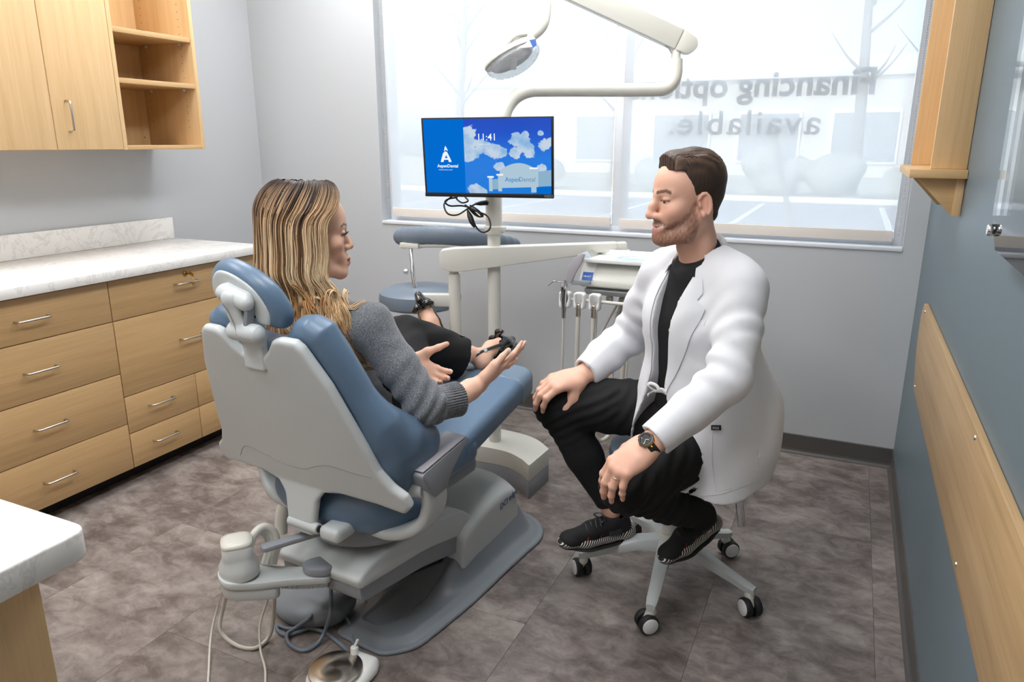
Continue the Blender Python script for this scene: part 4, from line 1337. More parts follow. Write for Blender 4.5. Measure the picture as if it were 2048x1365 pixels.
tube('cross_tube', [p for p in up_pts[:2]] + crom(up_pts[2:], 5), .0255, M['cream'], dl, n=24)
cyl('swivel_post', at(1352, 124, tt), at(1352, 92, tt), .017, M['cream'], dl, n=20)
a0 = at(1392, 100, tt); a1 = at(1010, -78, tt)
ax_ = (a1 - a0).normalized(); fw_h = Vector((_fw.x, _fw.y, 0)).normalized(); upn = (Vector((0, 0, 1)) - ax_ * ax_.z).normalized(); sd_ = ax_.cross(upn)
L_ = (a1 - a0).length
def arm_map(u, v, t): return a0 + ax_ * u + upn * v + sd_ * t
prism('spring_arm', rounded([(.075, -.034), (.075, .046), (L_, .046), (L_, -.034)], .006), arm_map, -.030, .030, M['cream'], dl, bev=.008, seg=3)
prism('arm_end_cap', rounded([(.0, .005), (.012, .034), (.0735, .046), (.0735, -.034), (.02, -.030)], [.012, .015, .003, .003, .02]), arm_map, -.030, .030, M['cream'], dl, bev=.008, seg=3)
for v_ in (-.005, .012): lathe('cap_screw', [(0, 0), (.005, 0), (.004, .0015), (0, .002)], arm_map(.016, v_ + .010, .0) + ax_ * -.004, M['midgrey'], dl, axis=tuple(-ax_), n=10)
tube('arm_cable', [at(1330, 90, tt - .01), at(1338, 97, tt - .012), at(1343, 106, tt - .012)], .003, M['midgrey'], dl, n=8, sub=4)
td = tt - .02
tube('drop_tube', [at(1093, -60, td), at(1093, -20, td), at(1092, 12, td)], .013, M['cream'], dl, n=18)
dp = crom([at(1091, 8, td), at(1090, 26, td), at(1086, 46, td), at(1076, 62, td), at(1060, 74, td), at(1045, 82, td)], 5)
tube('gooseneck', dp, [.0225] * 12 + list(np.linspace(.0225, .017, len(dp) - 12)), M['cream'], dl, n=20)
lamp = empty('lamp_head', at(1030, 115, td)); adopt(lamp, dl)
LCc = np.array(at(1028, 116, td))
e_x = np.array(_rt); e_y = np.array(_up); e_z = -np.array(_fw)
ang = math.radians(28)
l1 = e_x * math.cos(ang) + e_y * math.sin(ang); l2 = -e_x * math.sin(ang) + e_y * math.cos(ang)
LR = np.stack([l1, l2, e_z], 1)
def lq(a, b, c): return LCc + LR @ np.array([a, b, c])
s_ = SDF()
s_.ell(lq(-.012, .010, 0), (.108, .042, .080), k=.01, rot=LR); s_.ell(lq(.04, .026, 0), (.066, .030, .055), k=.02, rot=LR)
_n = LR[:, 1]; _o = lq(0, .008, 0)
sdf_obj('lamp_cover', s_, .004, M['cream'], lamp, sm=1, post=lambda D, x, y, z: np.maximum(D, -((x - _o[0]) * _n[0] + (y - _o[1]) * _n[1] + (z - _o[2]) * _n[2])))
M['mirror'] = plain('reflector', (222, 224, 226), 0.38, 0.6)
s_ = SDF(); s_.ell(lq(-.010, .0, 0), (.090, .030, .066), k=0, rot=LR); s_.ell(lq(-.010, -.016, 0.01), (.080, .030, .058), k=0, op='-', rot=LR)
sdf_obj('reflector', s_, .004, M['mirror'], lamp, sm=1)
box('bulb_holder', tuple(Vector(lq(-.012, -.018, .0)) - Vector((.010, .010, .022))), tuple(Vector(lq(-.012, -.018, .0)) + Vector((.010, .010, .022))), M['white_pl'], lamp, bev=.003)
def shield_mat():
    t = NT('clear_shield'); t.n.remove(t.b)
    tr_m = t.new('ShaderNodeBsdfTransparent', Color=(.93, .94, .95, 1)); df = t.new('ShaderNodeBsdfPrincipled', Roughness=.12); df.inputs['Base Color'].default_value = (.85, .86, .88, 1)
    mx = t.new('ShaderNodeMixShader'); mx.inputs[0].default_value = .16
    t.link(tr_m.outputs[0], mx.inputs[1]); t.link(df.outputs[0], mx.inputs[2]); t.link(mx.outputs[0], t.out.inputs[0]); return t.m
M['shield'] = shield_mat()
s_ = SDF(); s_.ell(lq(-.006, -.004, .0), (.112, .056, .084), k=0, rot=LR)
_o2 = lq(0, .006, 0)
sdf_obj('clear_shield', s_, .005, M['shield'], lamp, sm=1, post=lambda D, x, y, z: np.maximum(np.abs(D + .002) - .0025, ((x - _o2[0]) * _n[0] + (y - _o2[1]) * _n[1] + (z - _o2[2]) * _n[2])))
M['sticker_blue'] = plain('sticker_blue', (28, 84, 168), 0.4)
def patch(name, pts, mat, parent, off):
    V = [tuple(Vector(p) + Vector(off)) for p in pts]
    V += [tuple(Vector(p) + Vector(off) * .0 - Vector(off).normalized() * .0015 + Vector(off)) for p in pts]
    n_ = len(pts)
    return mkobj(name, V, [list(range(n_)), list(range(n_, 2 * n_))[::-1]] + [[i, i + n_, (i + 1) % n_ + n_, (i + 1) % n_] for i in range(n_)], mat, parent)
ofs = -_fw * .078
patch('maker_label', [at(1034, 112, td), at(1050, 104, td), at(1058, 98, td), at(1064, 110, td), at(1036, 113, td)], M['white_pl'], lamp, ofs)
patch('label_sticker', [at(1058, 97, td), at(1070, 95, td), at(1072, 108, td), at(1064, 111, td)], M['sticker_blue'], lamp, ofs)
tube('lamp_handle', [lq(-.02, .035, .060), lq(.03, .046, .066), lq(.075, .040, .050)], .007, M['cream'], lamp, n=10, sub=5)

# ---------------------------------------------------------------- monitor on the pole
mon = empty('monitor', at(980, 395, 2.86), 'black flat monitor showing blue sky screen on the light pole', 'monitor')
TLp, TRp, BLp, BRp = at(838, 237, 2.72), at(1105, 232, 2.585), at(855, 392, 2.815), at(1109, 398, 2.675)
mc = (TLp + TRp + BLp + BRp) / 4
mux = ((TRp - TLp) + (BRp - BLp)).normalized(); muy = ((TLp - BLp) + (TRp - BRp)).normalized(); muy = (muy - mux * muy.dot(mux)).normalized(); mun = mux.cross(muy)
MWd = ((TRp - TLp).length + (BRp - BLp).length) / 4; MH = ((TLp - BLp).length + (TRp - BRp).length) / 4
def mp_(u, v, t): return mc + mux * u * MWd + muy * v * MH + mun * t
prism('bezel', [(-1, -1), (1, -1), (1, 1), (-1, 1)], mp_, -.010, .0, M['black'], mon, bev=.0015)
prism('back_housing', rounded([(-.7, -.85), (.7, -.85), (.75, .3), (-.75, .3)], .08), mp_, -.038, -.0105, M['black'], mon, bev=.008)
prism('vesa_bracket', [(-.2, -.3), (.2, -.3), (.2, .2), (-.2, .2)], mp_, -.055, -.0385, M['midgrey'], mon, bev=.002)
_pd = (Vector((PX, PY, 1.33)) - (mc - mun * .055))
tube('pole_bracket', [mc - mun * .05, mc - mun * .05 + _pd * .95], .016, M['midgrey'], mon, n=12)
def lip(u0, u1, v0, v1): return [(u0, v0), (u1, v0), (u1, v1), (u0, v1)]
prism('chin', lip(-1, 1, -1, -.90), mp_, .0002, .003, M['black'], mon, bev=.0008)
text_obj('brand_lettering', 'VIZIO', .013, mp_(.86, -.975, .0032), mux, muy, plain('badge_silver', (190, 190, 192), .3, .6), mon, depth=.0002)
def screen_mat():
    t = NT('screen_sky')
    t.n.remove(t.b)
    tc = t.new('ShaderNodeTexCoord'); sp_ = t.new('ShaderNodeSeparateXYZ'); t.link(tc.outputs['UV'], sp_.inputs[0])
    grad = t.ramp(sp_.outputs['Y'], [(0.0, lin((8, 130, 232))), (0.45, lin((10, 128, 238))), (0.8, lin((0, 84, 214))), (1.0, lin((0, 74, 204)))])
    asp = t.new('ShaderNodeVectorMath', operation='MULTIPLY'); asp.inputs[1].default_value = (1.72, 1, 1); t.link(tc.outputs['UV'], asp.inputs[0])
    blobs = [(.36, .80, .12), (.37, .66, .13), (.40, .54, .09), (.46, .62, .10), (.52, .60, .11), (.58, .56, .11), (.63, .55, .07), (.74, .72, .11), (.79, .66, .12), (.83, .56, .10), (.72, .56, .09), (.80, .79, .06), (.95, .66, .09), (1.0, .70, .08), (.92, .80, .04), (.40, .04, .10), (.46, .0, .08), (.60, .36, .07), (.92, .34, .08), (.35, .50, .10)]
    cur = None
    for bx_, by_, br_ in blobs:
        d = t.new('ShaderNodeVectorMath', operation='DISTANCE'); d.inputs[1].default_value = (bx_ * 1.72, by_, 0); t.link(asp.outputs[0], d.inputs[0])
        mr = t.new('ShaderNodeMapRange'); mr.inputs['From Min'].default_value = 0; mr.inputs['From Max'].default_value = br_ * 1.5; mr.inputs['To Min'].default_value = 1; mr.inputs['To Max'].default_value = 0
        t.link(d.outputs['Value'], mr.inputs['Value'])
        if cur is None: cur = mr.outputs[0]
        else:
            mx = t.new('ShaderNodeMath', operation='SMOOTH_MAX'); mx.inputs[2].default_value = .2
            t.link(cur, mx.inputs[0]); t.link(mr.outputs[0], mx.inputs[1]); cur = mx.outputs[0]
    nz = t.new('ShaderNodeTexNoise', Scale=9.0, Detail=6.0, Roughness=.6); t.link(asp.outputs[0], nz.inputs['Vector'])
    ad = t.new('ShaderNodeMath', operation='MULTIPLY_ADD'); t.link(nz.outputs['Fac'], ad.inputs[0]); ad.inputs[1].default_value = 1.1; t.link(cur, ad.inputs[2])
    msk = t.ramp(ad.outputs[0], [(.0, (0, 0, 0, 1)), (.93, (0, 0, 0, 1)), (1.0, (1, 1, 1, 1))])
    n2 = t.new('ShaderNodeTexNoise', Scale=5.0, Detail=4.0); t.link(asp.outputs[0], n2.inputs['Vector'])
    cc_ = t.ramp(n2.outputs['Fac'], [(.35, lin((140, 190, 236))), (.6, lin((206, 224, 244)))])
    mix = t.new('ShaderNodeMix', data_type='RGBA'); t.link(msk.outputs[0], mix.inputs['Factor']); t.link(grad.outputs[0], mix.inputs['A']); t.link(cc_.outputs[0], mix.inputs['B'])
    em = t.new('ShaderNodeEmission'); t.link(mix.outputs['Result'], em.inputs[0]); em.inputs[1].default_value = 0.85
    gl = t.new('ShaderNodeBsdfGlossy', Roughness=.25); gl.inputs[0].default_value = (.04, .04, .04, 1)
    ads = t.new('ShaderNodeAddShader'); t.link(em.outputs[0], ads.inputs[0]); t.link(gl.outputs[0], ads.inputs[1]); t.link(ads.outputs[0], t.out.inputs[0])
    return t.m
def emitflat(name, rgb, st=.85):
    t = NT(name); t.n.remove(t.b); em = t.new('ShaderNodeEmission'); em.inputs[0].default_value = lin(rgb); em.inputs[1].default_value = st
    t.link(em.outputs[0], t.out.inputs[0]); return t.m
M['scr_sky'] = screen_mat(); M['scr_blue'] = emitflat('screen_panel_blue', (4, 116, 222)); M['scr_white'] = emitflat('screen_white', (240, 246, 252), 1.0)
M['scr_blue2'] = emitflat('screen_lettering_grey', (112, 150, 186)); M['scr_sign'] = emitflat('screen_sign_pale', (186, 214, 232)); M['scr_sign2'] = emitflat('screen_sign_shade', (150, 190, 220)); M['scr_ltblue'] = emitflat('screen_lettering_blue', (60, 150, 220))
def scr(u, v, lift): return mp_(-.968 + 1.936 * u, -.895 + 1.86 * v, lift)
sc_ = mkobj('screen', [tuple(scr(u, v, .0008)) for u, v in ((0, 0), (1, 0), (1, 1), (0, 1))], [[0, 1, 2, 3]], M['scr_sky'], mon)
uvl = sc_.data.uv_layers.new(name='UVMap')
for li, uvv in enumerate(((0, 0), (1, 0), (1, 1), (0, 1))): uvl.data[li].uv = uvv
def flat(name, pts, mat, lift=.0012): return mkobj(name, [tuple(scr(u, v, lift)) for u, v in pts], [list(range(len(pts)))], mat, sc_)
flat('side_panel', [(0, 0), (.322, 0), (.322, 1), (0, 1)], M['scr_blue'])
# logo: split letter A with a peaked cap
flat('logo_peak', [(.158, .570), (.166, .625), (.172, .570 + .075), (.180, .620), (.192, .572), (.172, .592)], M['scr_white'], .0016)
Lg = [(.128, .425), (.135, .47), (.150, .545), (.168, .572), (.184, .560), (.200, .500), (.214, .445), (.216, .425), (.194, .425), (.190, .455), (.156, .455), (.150, .425)]
flat('logo_body', Lg, M['scr_white'], .0016)
flat('logo_counter', [(.163, .478), (.186, .478), (.176, .520)], M['scr_blue'], .0020)
scu = (scr(1, 0, 0) - scr(0, 0, 0)).length; scvv = (scr(0, 1, 0) - scr(0, 0, 0)).length
def stext(s, u, v, h, mat, lift=.0016, parent=None, **kw):
    Vt, Ft = text_geo(s, h * scvv * 1.42, **kw)
    o_ = scr(u, v, lift)
    return mkobj('screen_lettering', [tuple(o_ + mux * x + muy * y + mun * z * 0) for x, y, z in Vt], Ft, mat, parent or sc_)
stext('AspenDental', .098, .352, .042, M['scr_white'], font_bold=.0004)
stext('making dentistry easier', .106, .312, .016, M['scr_white'])
stext('11:41', .425, .715, .092, M['scr_white'], font_bold=.0002)
stext('Monday, March 9', .437, .655, .018, M['scr_white'])
# building sign on the wallpaper
arch = [(.60, .075), (.60, .24)] + [(.60 + .30 * k / 12, .26 + .155 * math.sin(PI * (.12 + .76 * k / 12))) for k in range(13)] + [(.90, .24), (.90, .095)]
flat('sign_board', arch, M['scr_sign'], .0013)
flat('sign_wing', [(.90, .10), (1.0, .11), (1.0, .325), (.90, .30)], M['scr_sign2'], .00125)
flat('sign_base_band', [(.865, 0.0), (1.0, 0.0), (1.0, .11), (.865, .09)], M['scr_blue'], .0014)
for u0, u1, v0, v1 in ((.512, .540, .03, .215), (.585, .615, .03, .245), (.845, .885, .02, .335)):
    flat('sign_pillar', [(u0, v0), (u1, v0), (u1, v1), (u0, v1)], M['scr_sign'], .0015); flat('pillar_cap', [(u0 - .012, v1), (u1 + .012, v1), (u1 + .012, v1 + .022), (u0 - .012, v1 + .022)], M['scr_white'], .0016)
flat('sign_wing', [(.54, .055), (.60, .06), (.60, .20), (.54, .195)], M['scr_sign2'], .00125)
stext('Aspen', .640, .165, .062, M['scr_ltblue'], .0018, font_bold=.0002); stext('Dental', .748, .168, .062, M['scr_blue2'], .0018)
# bundled cables under the monitor
cb_ = empty('cable_bundle', at(935, 400, 2.80), 'black coiled power cables with plugs hanging under the monitor', 'cable')
tcb = 2.82
loops = [[(905, 392), (893, 402), (888, 412), (896, 428), (915, 430), (935, 418), (952, 408), (972, 404)],
         [(915, 395), (898, 398), (890, 404), (900, 412), (925, 412), (945, 418), (960, 428), (962, 434), (950, 430), (935, 414)],
         [(930, 394), (936, 402), (925, 406), (915, 400), (912, 395)],
         [(930, 410), (945, 420), (960, 425), (975, 433), (981, 448), (978, 460), (966, 465), (955, 458), (948, 445)],
         [(935, 413), (948, 424), (958, 433), (966, 432), (955, 420), (940, 411)]]
for i, lp_ in enumerate(loops):
    tube('cable', [at(px, py, tcb + .012 * math.sin(k * 1.7 + i)) for k, (px, py) in enumerate(lp_)], .0034, M['black'], cb_, n=8, sub=6)
tube('plug', [at(935, 420, tcb), at(940, 433, tcb), at(944, 444, tcb), at(950, 455, tcb)], [.004, .011, .011, .006], M['black'], cb_, n=10, sub=4)
tube('plug', [at(950, 408, tcb), at(960, 407, tcb), at(972, 406, tcb), at(977, 407, tcb)], [.004, .009, .010, .009], M['black'], cb_, n=10, sub=4)

# ---------------------------------------------------------------- delivery unit: post, swing arm, instrument head
du = empty('delivery_unit', (1.78, -.85, 0), 'cream instrument delivery unit on a swing arm beyond the patient', 'dental unit')
cyl('post', (1.782, -.853, .150), (1.782, -.853, .885), .0245, M['cream'], du, n=26)
cyl('post_collar', (1.782, -.853, .872), (1.782, -.853, .905), .0185, M['cream'], du, n=22)
prism('post_bracket', rounded([(-.125, -.026), (.0, -.026), (.0, .026), (-.125, .026)], [.012, 0, 0, .012]), lambda u, v, t: Vector((1.782 - .018, -.853, .775)) + Vector((.91, .40, 0)) * u + Vector((0, 0, 1)) * v + Vector((-.40, .91, 0)) * t, -.022, .022, M['cream'], du, bev=.006)
cyl('bracket_stub', (1.675, -.900, .715), (1.675, -.900, .75), .018, M['cream'], du, n=16)
b0 = Vector((1.742, -.880, .945)); b1 = Vector((2.385, -.600, 1.000))
bx_ = (b1 - b0).normalized(); bs_ = bx_.cross(Vector((0, 0, 1))).normalized(); bu_ = bs_.cross(bx_); BL_ = (b1 - b0).length
def bmap(u, v, t): return b0 + bx_ * u + bu_ * v + bs_ * t
prism('swing_arm', rounded([(-.01, -.028), (-.005, .040), (.06, .044), (BL_, .018), (BL_, -.012), (.08, -.052), (.03, -.050)], [.02, .02, .02, .004, .004, .03, .02], 4), bmap, -.030, .030, M['cream'], du, bev=.007, seg=3)
prism('arm_pivot_block', rounded([(BL_ - .04, -.05), (BL_ + .04, -.05), (BL_ + .04, .016), (BL_ - .04, .016)], .008), bmap, -.026, .026, M['cream'], du, bev=.004)
cyl('head_spindle', (2.42, -.60, .90), (2.42, -.60, .99), .02, M['cream'], du)
ih = empty('instrument_head', (2.5, -.72, .9)); adopt(ih, du)
HX0, HX1 = 2.312, 2.735
prof = [(-.842, .878), (-.842, .900), (-.826, .925), (-.795, .952), (-.765, .966), (-.56, .966), (-.56, .872), (-.80, .866)]
prism('head_cover', rounded(prof, [.006, .01, .02, .02, .015, .02, .01, .01], 4), lambda u, v, t: Vector((t, u, v)), HX0, HX1, M['cream'], ih, bev=.010, seg=3)
prism('head_underside', rounded([(-.832, .862), (-.80, .866), (-.58, .872), (-.58, .835), (-.80, .838)], .004), lambda u, v, t: Vector((t, u, v)), HX0 + .02, HX1 - .01, M['shellgrey'], ih, bev=.004)
def hface(u, s):
    """point on the sloped front: u along x, s 0 (bottom) .. 1 (top)"""
    P_ = [(-.8425, .900), (-.8265, .925), (-.7955, .9525), (-.766, .9665)]
    k = s * 3; i = min(int(k), 2); f = k - i
    return Vector((u, P_[i][0] * (1 - f) + P_[i + 1][0] * f - .0008, P_[i][1] * (1 - f) + P_[i + 1][1] * f + .0008))
grid_obj('side_label', [[hface(HX0 + .012 + .045 * k / 2, s) for k in range(3)] for s in (0.02, .33, .66, .98)], M['white_pl'], ih)
grid_obj('blue_label', [[hface(HX0 + .014 + .041 * k / 2, s) + Vector((0, -.0008, .0008)) for k in range(3)] for s in (-.0, .2, .36)], M['sticker_blue'], ih)
sig = [(0, .3), (.12, .55), (.2, .3), (.3, .62), (.34, .25), (.45, .5), (.55, .4), (.66, .6), (.6, .25), (.8, .5), (.95, .62), (.85, .3)]
tube('label_script', [hface(HX0 + .018 + .032 * a, .05 + .25 * b) + Vector((0, -.002, .002)) for a, b in sig], .0007, M['white_pl'], ih, n=5, sub=4)
text_obj('maker_lettering', 'DCI edge', .020, (2.590, -.8436, .884), (1, 0, 0), (0, 0, 1), M['ink'], ih, depth=.0003, shear=.2)
# tool bar with cradles
br_ = empty('instrument_bar', (2.4, -.85, .83)); adopt(br_, du)
cyl('bar', (2.262, -.868, .828), (2.66, -.868, .828), .0065, M['cream'], br_, n=12)
for hx in (2.54,):
    prism('bar_bracket', rounded([(-.845, .862), (-.80, .862), (-.84, .80), (-.880, .806), (-.878, .835)], .008), lambda u, v, t: Vector((t, u, v)), hx - .024, hx + .024, M['white_pl'], br_, bev=.005)
prism('grip_paddle', rounded([(0, -.055), (.022, -.050), (.036, -.012), (.062, .030), (.072, .062), (.058, .066), (.028, .040), (.004, .0)], .012, 4), lambda u, v, t: Vector((2.272 + u, -.862 + t, .940 + v)), -.008, .008, M['mauve'], br_, bev=.004)
prism('paddle_stem', [(0, -.010), (.075, -.004), (.075, .010), (0, .006)], lambda u, v, t: Vector((2.292 + u, -.858 + t, .892 + v)), -.008, .008, M['midgrey'], br_, bev=.002)
for i, hx in enumerate((2.276, 2.334, 2.394)):
    s_ = SDF()
    s_.box((hx, -.880, .828), (.022, .020, .032), .010, k=.008); s_.cone((hx, -.905, .850), (hx, -.880, .812), .016, .013, k=.008, op='-'); s_.cone((hx, -.895, .88), (hx, -.893, .77), .009, k=.004, op='-')
    sdf_obj('cradle', s_, .003, M['white_pl'], br_, sm=1)
syr = empty('air_water_syringe', (2.276, -.90, .78), None); adopt(syr, du)
tube('syringe_body', [(2.276, -.896, .905), (2.277, -.898, .88), (2.276, -.897, .84), (2.276, -.895, .795), (2.276, -.895, .760)], [.010, .0145, .0105, .010, .0085], M['chrome'], syr, n=16, sub=4)
tube('syringe_tip', [(2.272, -.898, .897), (2.245, -.900, .898), (2.232, -.900, .896), (2.214, -.902, .880)], .0026, M['chrome'], syr, n=8, sub=4)
for hx in (2.334, 2.394):
    cyl('handpiece_coupler', (hx, -.895, .770), (hx, -.893, .818), .0095, M['steel'], du, n=16, r2=.0085)
for hx, r_, y_ in ((2.276, .0048, -.895), (2.334, .0085, -.895), (2.394, .0085, -.895), (2.375, .004, -.80), (2.445, .0055, -.78), (2.50, .0045, -.78)):
    tube('hose', [(hx, y_, .775), (hx - .002, y_, .60), (hx - .004, y_ + .01, .40), (hx + .02, y_ + .06, .26), (hx + .06, y_ + .14, .32), (hx + .07, y_ + .19, .60), (2.45, -.68, .84)], r_, M['tubing'], du, n=10, sub=6)
for hx in (2.425, 2.475, 2.575):
    cyl('control_knob', (hx, -.80, .815), (hx, -.80, .836), .014, M['steel'], du, n=16)
# instrument tray on top with a pouch of tools
tr = empty('instrument_tray', (2.5, -.72, .967), 'white instrument tray with metal end lip on the delivery unit', 'tray')
TX0, TX1, TY0, TY1, TZ = 2.330, 2.715, -.830, -.640, .9675
box('tray_floor', (TX0, TY0, TZ), (TX1, TY1, TZ + .004), M['white_pl'], tr, bev=.001)
for nm, lo, hi in (('tray_rim', (TX0 - .004, TY0 - .006, TZ), (TX1 + .004, TY0, TZ + .014)), ('tray_rim', (TX0 - .004, TY1, TZ), (TX1 + .004, TY1 + .006, TZ + .024)), ('tray_rim', (TX1, TY0, TZ), (TX1 + .006, TY1, TZ + .014))):
    box(nm, lo, hi, M['white_pl'], tr, bev=.002)
prism('end_lip', [(TX0 - .030, TZ + .022), (TX0 - .026, TZ + .026), (TX0 + .002, TZ + .006), (TX0, TZ + .001)], lambda u, v, t: Vector((u, t, v)), TY0 - .004, TY1 + .004, M['chrome'], tr, bev=.001)
pc = empty('sterile_pouch', (2.5, -.74, TZ + .005), 'pale blue sterile pouch of tools on the white tray', 'pouch')
M['pouch'] = plain('pouch_film', (192, 220, 236), 0.25)
grid_obj('film', [[Vector((2.43 + .20 * k / 10, -.775 + .075 * j / 4, TZ + .0052 + .004 * math.sin(PI * j / 4) + .0012 * math.sin(k * 2.1 + j))) for k in range(11)] for j in range(5)], M['pouch'], pc)
for j in range(3):
    tube('probe', [(2.44, -.76 + .018 * j, TZ + .013), (2.52, -.757 + .018 * j, TZ + .0135), (2.60, -.76 + .018 * j, TZ + .012)], [.002, .0032, .0012], M['chrome'], pc, n=8, sub=3)

# ---------------------------------------------------------------- stools
def caster(root, x, y, rz, zt):
    cs = empty('caster', (x, y, 0)); adopt(cs, root)
    d = Vector((math.cos(rz), math.sin(rz), 0)); s = Vector((-d.y, d.x, 0)); c = Vector((x, y, .031)) - d * .012
    for sg in (-1, 1):
        p = c + s * sg * .016
        wl_ = lathe('wheel', [(.012, -.010), (.028, -.010), (.0305, -.006), (.0305, .006), (.028, .010), (.012, .010)], p, M['rubber'], cs, axis=tuple(s * sg), n=28)
        lathe('hub_cap', [(0, .0), (.0245, .0), (.0245, .0125), (.022, .0142), (0, .0150)], p, M['white_pl'], wl_, axis=tuple(s * sg), n=28)
    sdf = SDF(); sdf.cone(c + Vector((0, 0, .008)), c + d * .012 + Vector((0, 0, .034)), .013, .014, k=.01); sdf.cone(c + d * .014 + Vector((0, 0, .030)), Vector((x, y, .060)), .012, .010, k=.01)
    sdf_obj('fork', sdf, .003, M['cream'], cs)
    cyl('stem', (x, y, .05), (x, y, zt), .0085, M['cream'], cs, n=14)
def star_base(root, cx_, cy_, ang0, R_, zh=.135):
    lathe('hub', [(0, -.03), (.034, -.03), (.040, -.02), (.040, .03), (.033, .045), (0, .045)], (cx_, cy_, zh), M['cream'], root, n=26)
    for k in range(5):
        a = ang0 + k * 2 * PI / 5
        d = Vector((math.cos(a), math.sin(a), 0)); s = Vector((-d.y, d.x, 0))
        rows = []
        for t, w_, zt_, zb_ in ((.02, .027, .028, -.022), (.10, .024, .022, -.018), (R_ - .06, .0185, -.018, -.044), (R_ - .012, .0175, -.034, -.058), (R_ + .012, .014, -.040, -.060)):
            p = Vector((cx_, cy_, zh)) + d * t
            rows.append([p + s * w_ + Vector((0, 0, zt_ - .004)), p + s * (w_ - .005) + Vector((0, 0, zt_)), p - s * (w_ - .005) + Vector((0, 0, zt_)), p - s * w_ + Vector((0, 0, zt_ - .004)), p - s * w_ * .8 + Vector((0, 0, zb_)), p + s * w_ * .8 + Vector((0, 0, zb_))])
        lg = grid_obj('leg', rows, M['shellgrey'], root, closed_u=True)
        e = rows[-1]
        mkobj('leg_end', [tuple(v) for v in e] + [tuple(v + d * .004) for v in e], [list(range(6)), [6 + q for q in range(6)]] + [[i, (i + 1) % 6, 6 + (i + 1) % 6, 6 + i] for i in range(6)], M['shellgrey'], lg)
        caster(root, cx_ + d.x * R_, cy_ + d.y * R_, a + 1.9 + .3 * k, zh - .045)
    cyl('gas_column', (cx_, cy_, zh), (cx_, cy_, zh + .12), .025, M['cream'], root)

st1 = empty('operator_stool', (2.80, -1.27, 0), 'blue-seated wheeled stool on light grey star base under the man', 'stool')
star_base(st1, 2.80, -1.27, math.radians(201), .277)
cyl('gas_piston', (2.80, -1.27, .24), (2.80, -1.27, .40), .016, M['chrome'], st1)
lathe('seat_pan', [(0, 0), (.10, 0), (.165, .010), (.185, .026), (0, .026)], (2.80, -1.27, .39), M['black'], st1, n=36)
lathe('seat', [(0, 0), (.172, 0), (.198, .012), (.207, .034), (.202, .056), (.178, .070), (.10, .076), (0, .077)], (2.80, -1.27, .4165), M['vinyl'], st1, n=48)
box('back_post', (2.985, -1.245, .23), (3.01, -1.205, .47), M['chrome'], st1, bev=.004, rot=Matrix.Rotation(math.radians(-10), 3, 'Y'))
box('back_bracket', (2.84, -1.242, .375), (2.985, -1.208, .388), M['chrome'], st1, bev=.002)

SX, SY, SZ = 1.43, -.555, .655
st2 = empty('assistant_stool', (SX, SY, 0), 'tall grey-blue assistant stool with curved body support by the window wall', 'stool')
M['vinyl2'] = plain('grey_blue_vinyl', (112, 124, 138), 0.40, bump=(420, .06, .0006))
star_base(st2, SX, SY, .3, .29)
cyl('gas_piston', (SX, SY, .25), (SX, SY, .64), .016, M['chrome'], st2)
lathe('foot_ring', [(.185, -.009), (.200, -.009), (.205, 0), (.200, .009), (.185, .009), (.180, 0), (.185, -.009)], (SX, SY, .33), M['chrome'], st2, n=40, cap=False)
for k in range(3):
    a = k * 2 * PI / 3; cyl('ring_spoke', (SX + .02 * math.cos(a), SY + .02 * math.sin(a), .33), (SX + .185 * math.cos(a), SY + .185 * math.sin(a), .33), .006, M['chrome'], st2, n=10)
lathe('seat_pan', [(0, 0), (.08, 0), (.14, .012), (0, .012)], (SX, SY, SZ - .012), M['black'], st2, n=32)
lathe('seat', [(0, 0), (.165, .002), (.188, .016), (.193, .045), (.188, .072), (.165, .088), (.09, .096), (0, .098)], (SX, SY, SZ), M['vinyl2'], st2, n=48)
bp = [at(803, 474, 3.42), at(835, 472, 3.35), at(880, 471, 3.29), at(930, 475, 3.27), at(985, 485, 3.31), at(1025, 492, 3.40)]
sd = SDF(); cp = crom(bp, 3)
sd.chain([tuple(p) for p in cp], [.040] * len(cp), k=.01, flat=((_fw.x, _fw.y, 0), .62))
sdf_obj('body_support', sd, .006, M['vinyl2'], st2, sm=2)
tube('support_channel', [p - Vector((0, 0, .045)) for p in cp], .011, M['cream'], st2, n=8)
box('support_clamp', tuple(at(822, 491, 3.37) - Vector((.05, .02, .012))), tuple(at(822, 491, 3.37) + Vector((.05, .02, .012))), M['cream'], st2, bev=.003)
pA = at(822, 497, 3.37); pB = at(826, 552, 3.34)
tube('support_post', [pA, pB, Vector((pB.x + .02, pB.y + .0, SZ + .03)), Vector((pB.x + .06, pB.y + .02, SZ - .012)), Vector((SX, SY, SZ - .03))], .010, M['chrome'], st2, n=12)
lathe('post_knob', [(0, 0), (.012, 0), (.014, .006), (.012, .018), (0, .018)], pB + Vector((-.02, -.01, .02)), M['chrome'], st2, axis=(-1, -.3, 0), n=14)
# ================================================================ people: shared anatomy
def lc(rgb): return np.array(lin(rgb)[:3])
def blob(V, c, r):
    d = (V - np.array(c)) / np.array(r); return np.exp(-(d * d).sum(1))
def mixc(C, col, w):
    w = np.clip(w, 0, 1)[:, None]; return C * (1 - w) + np.asarray(col) * w

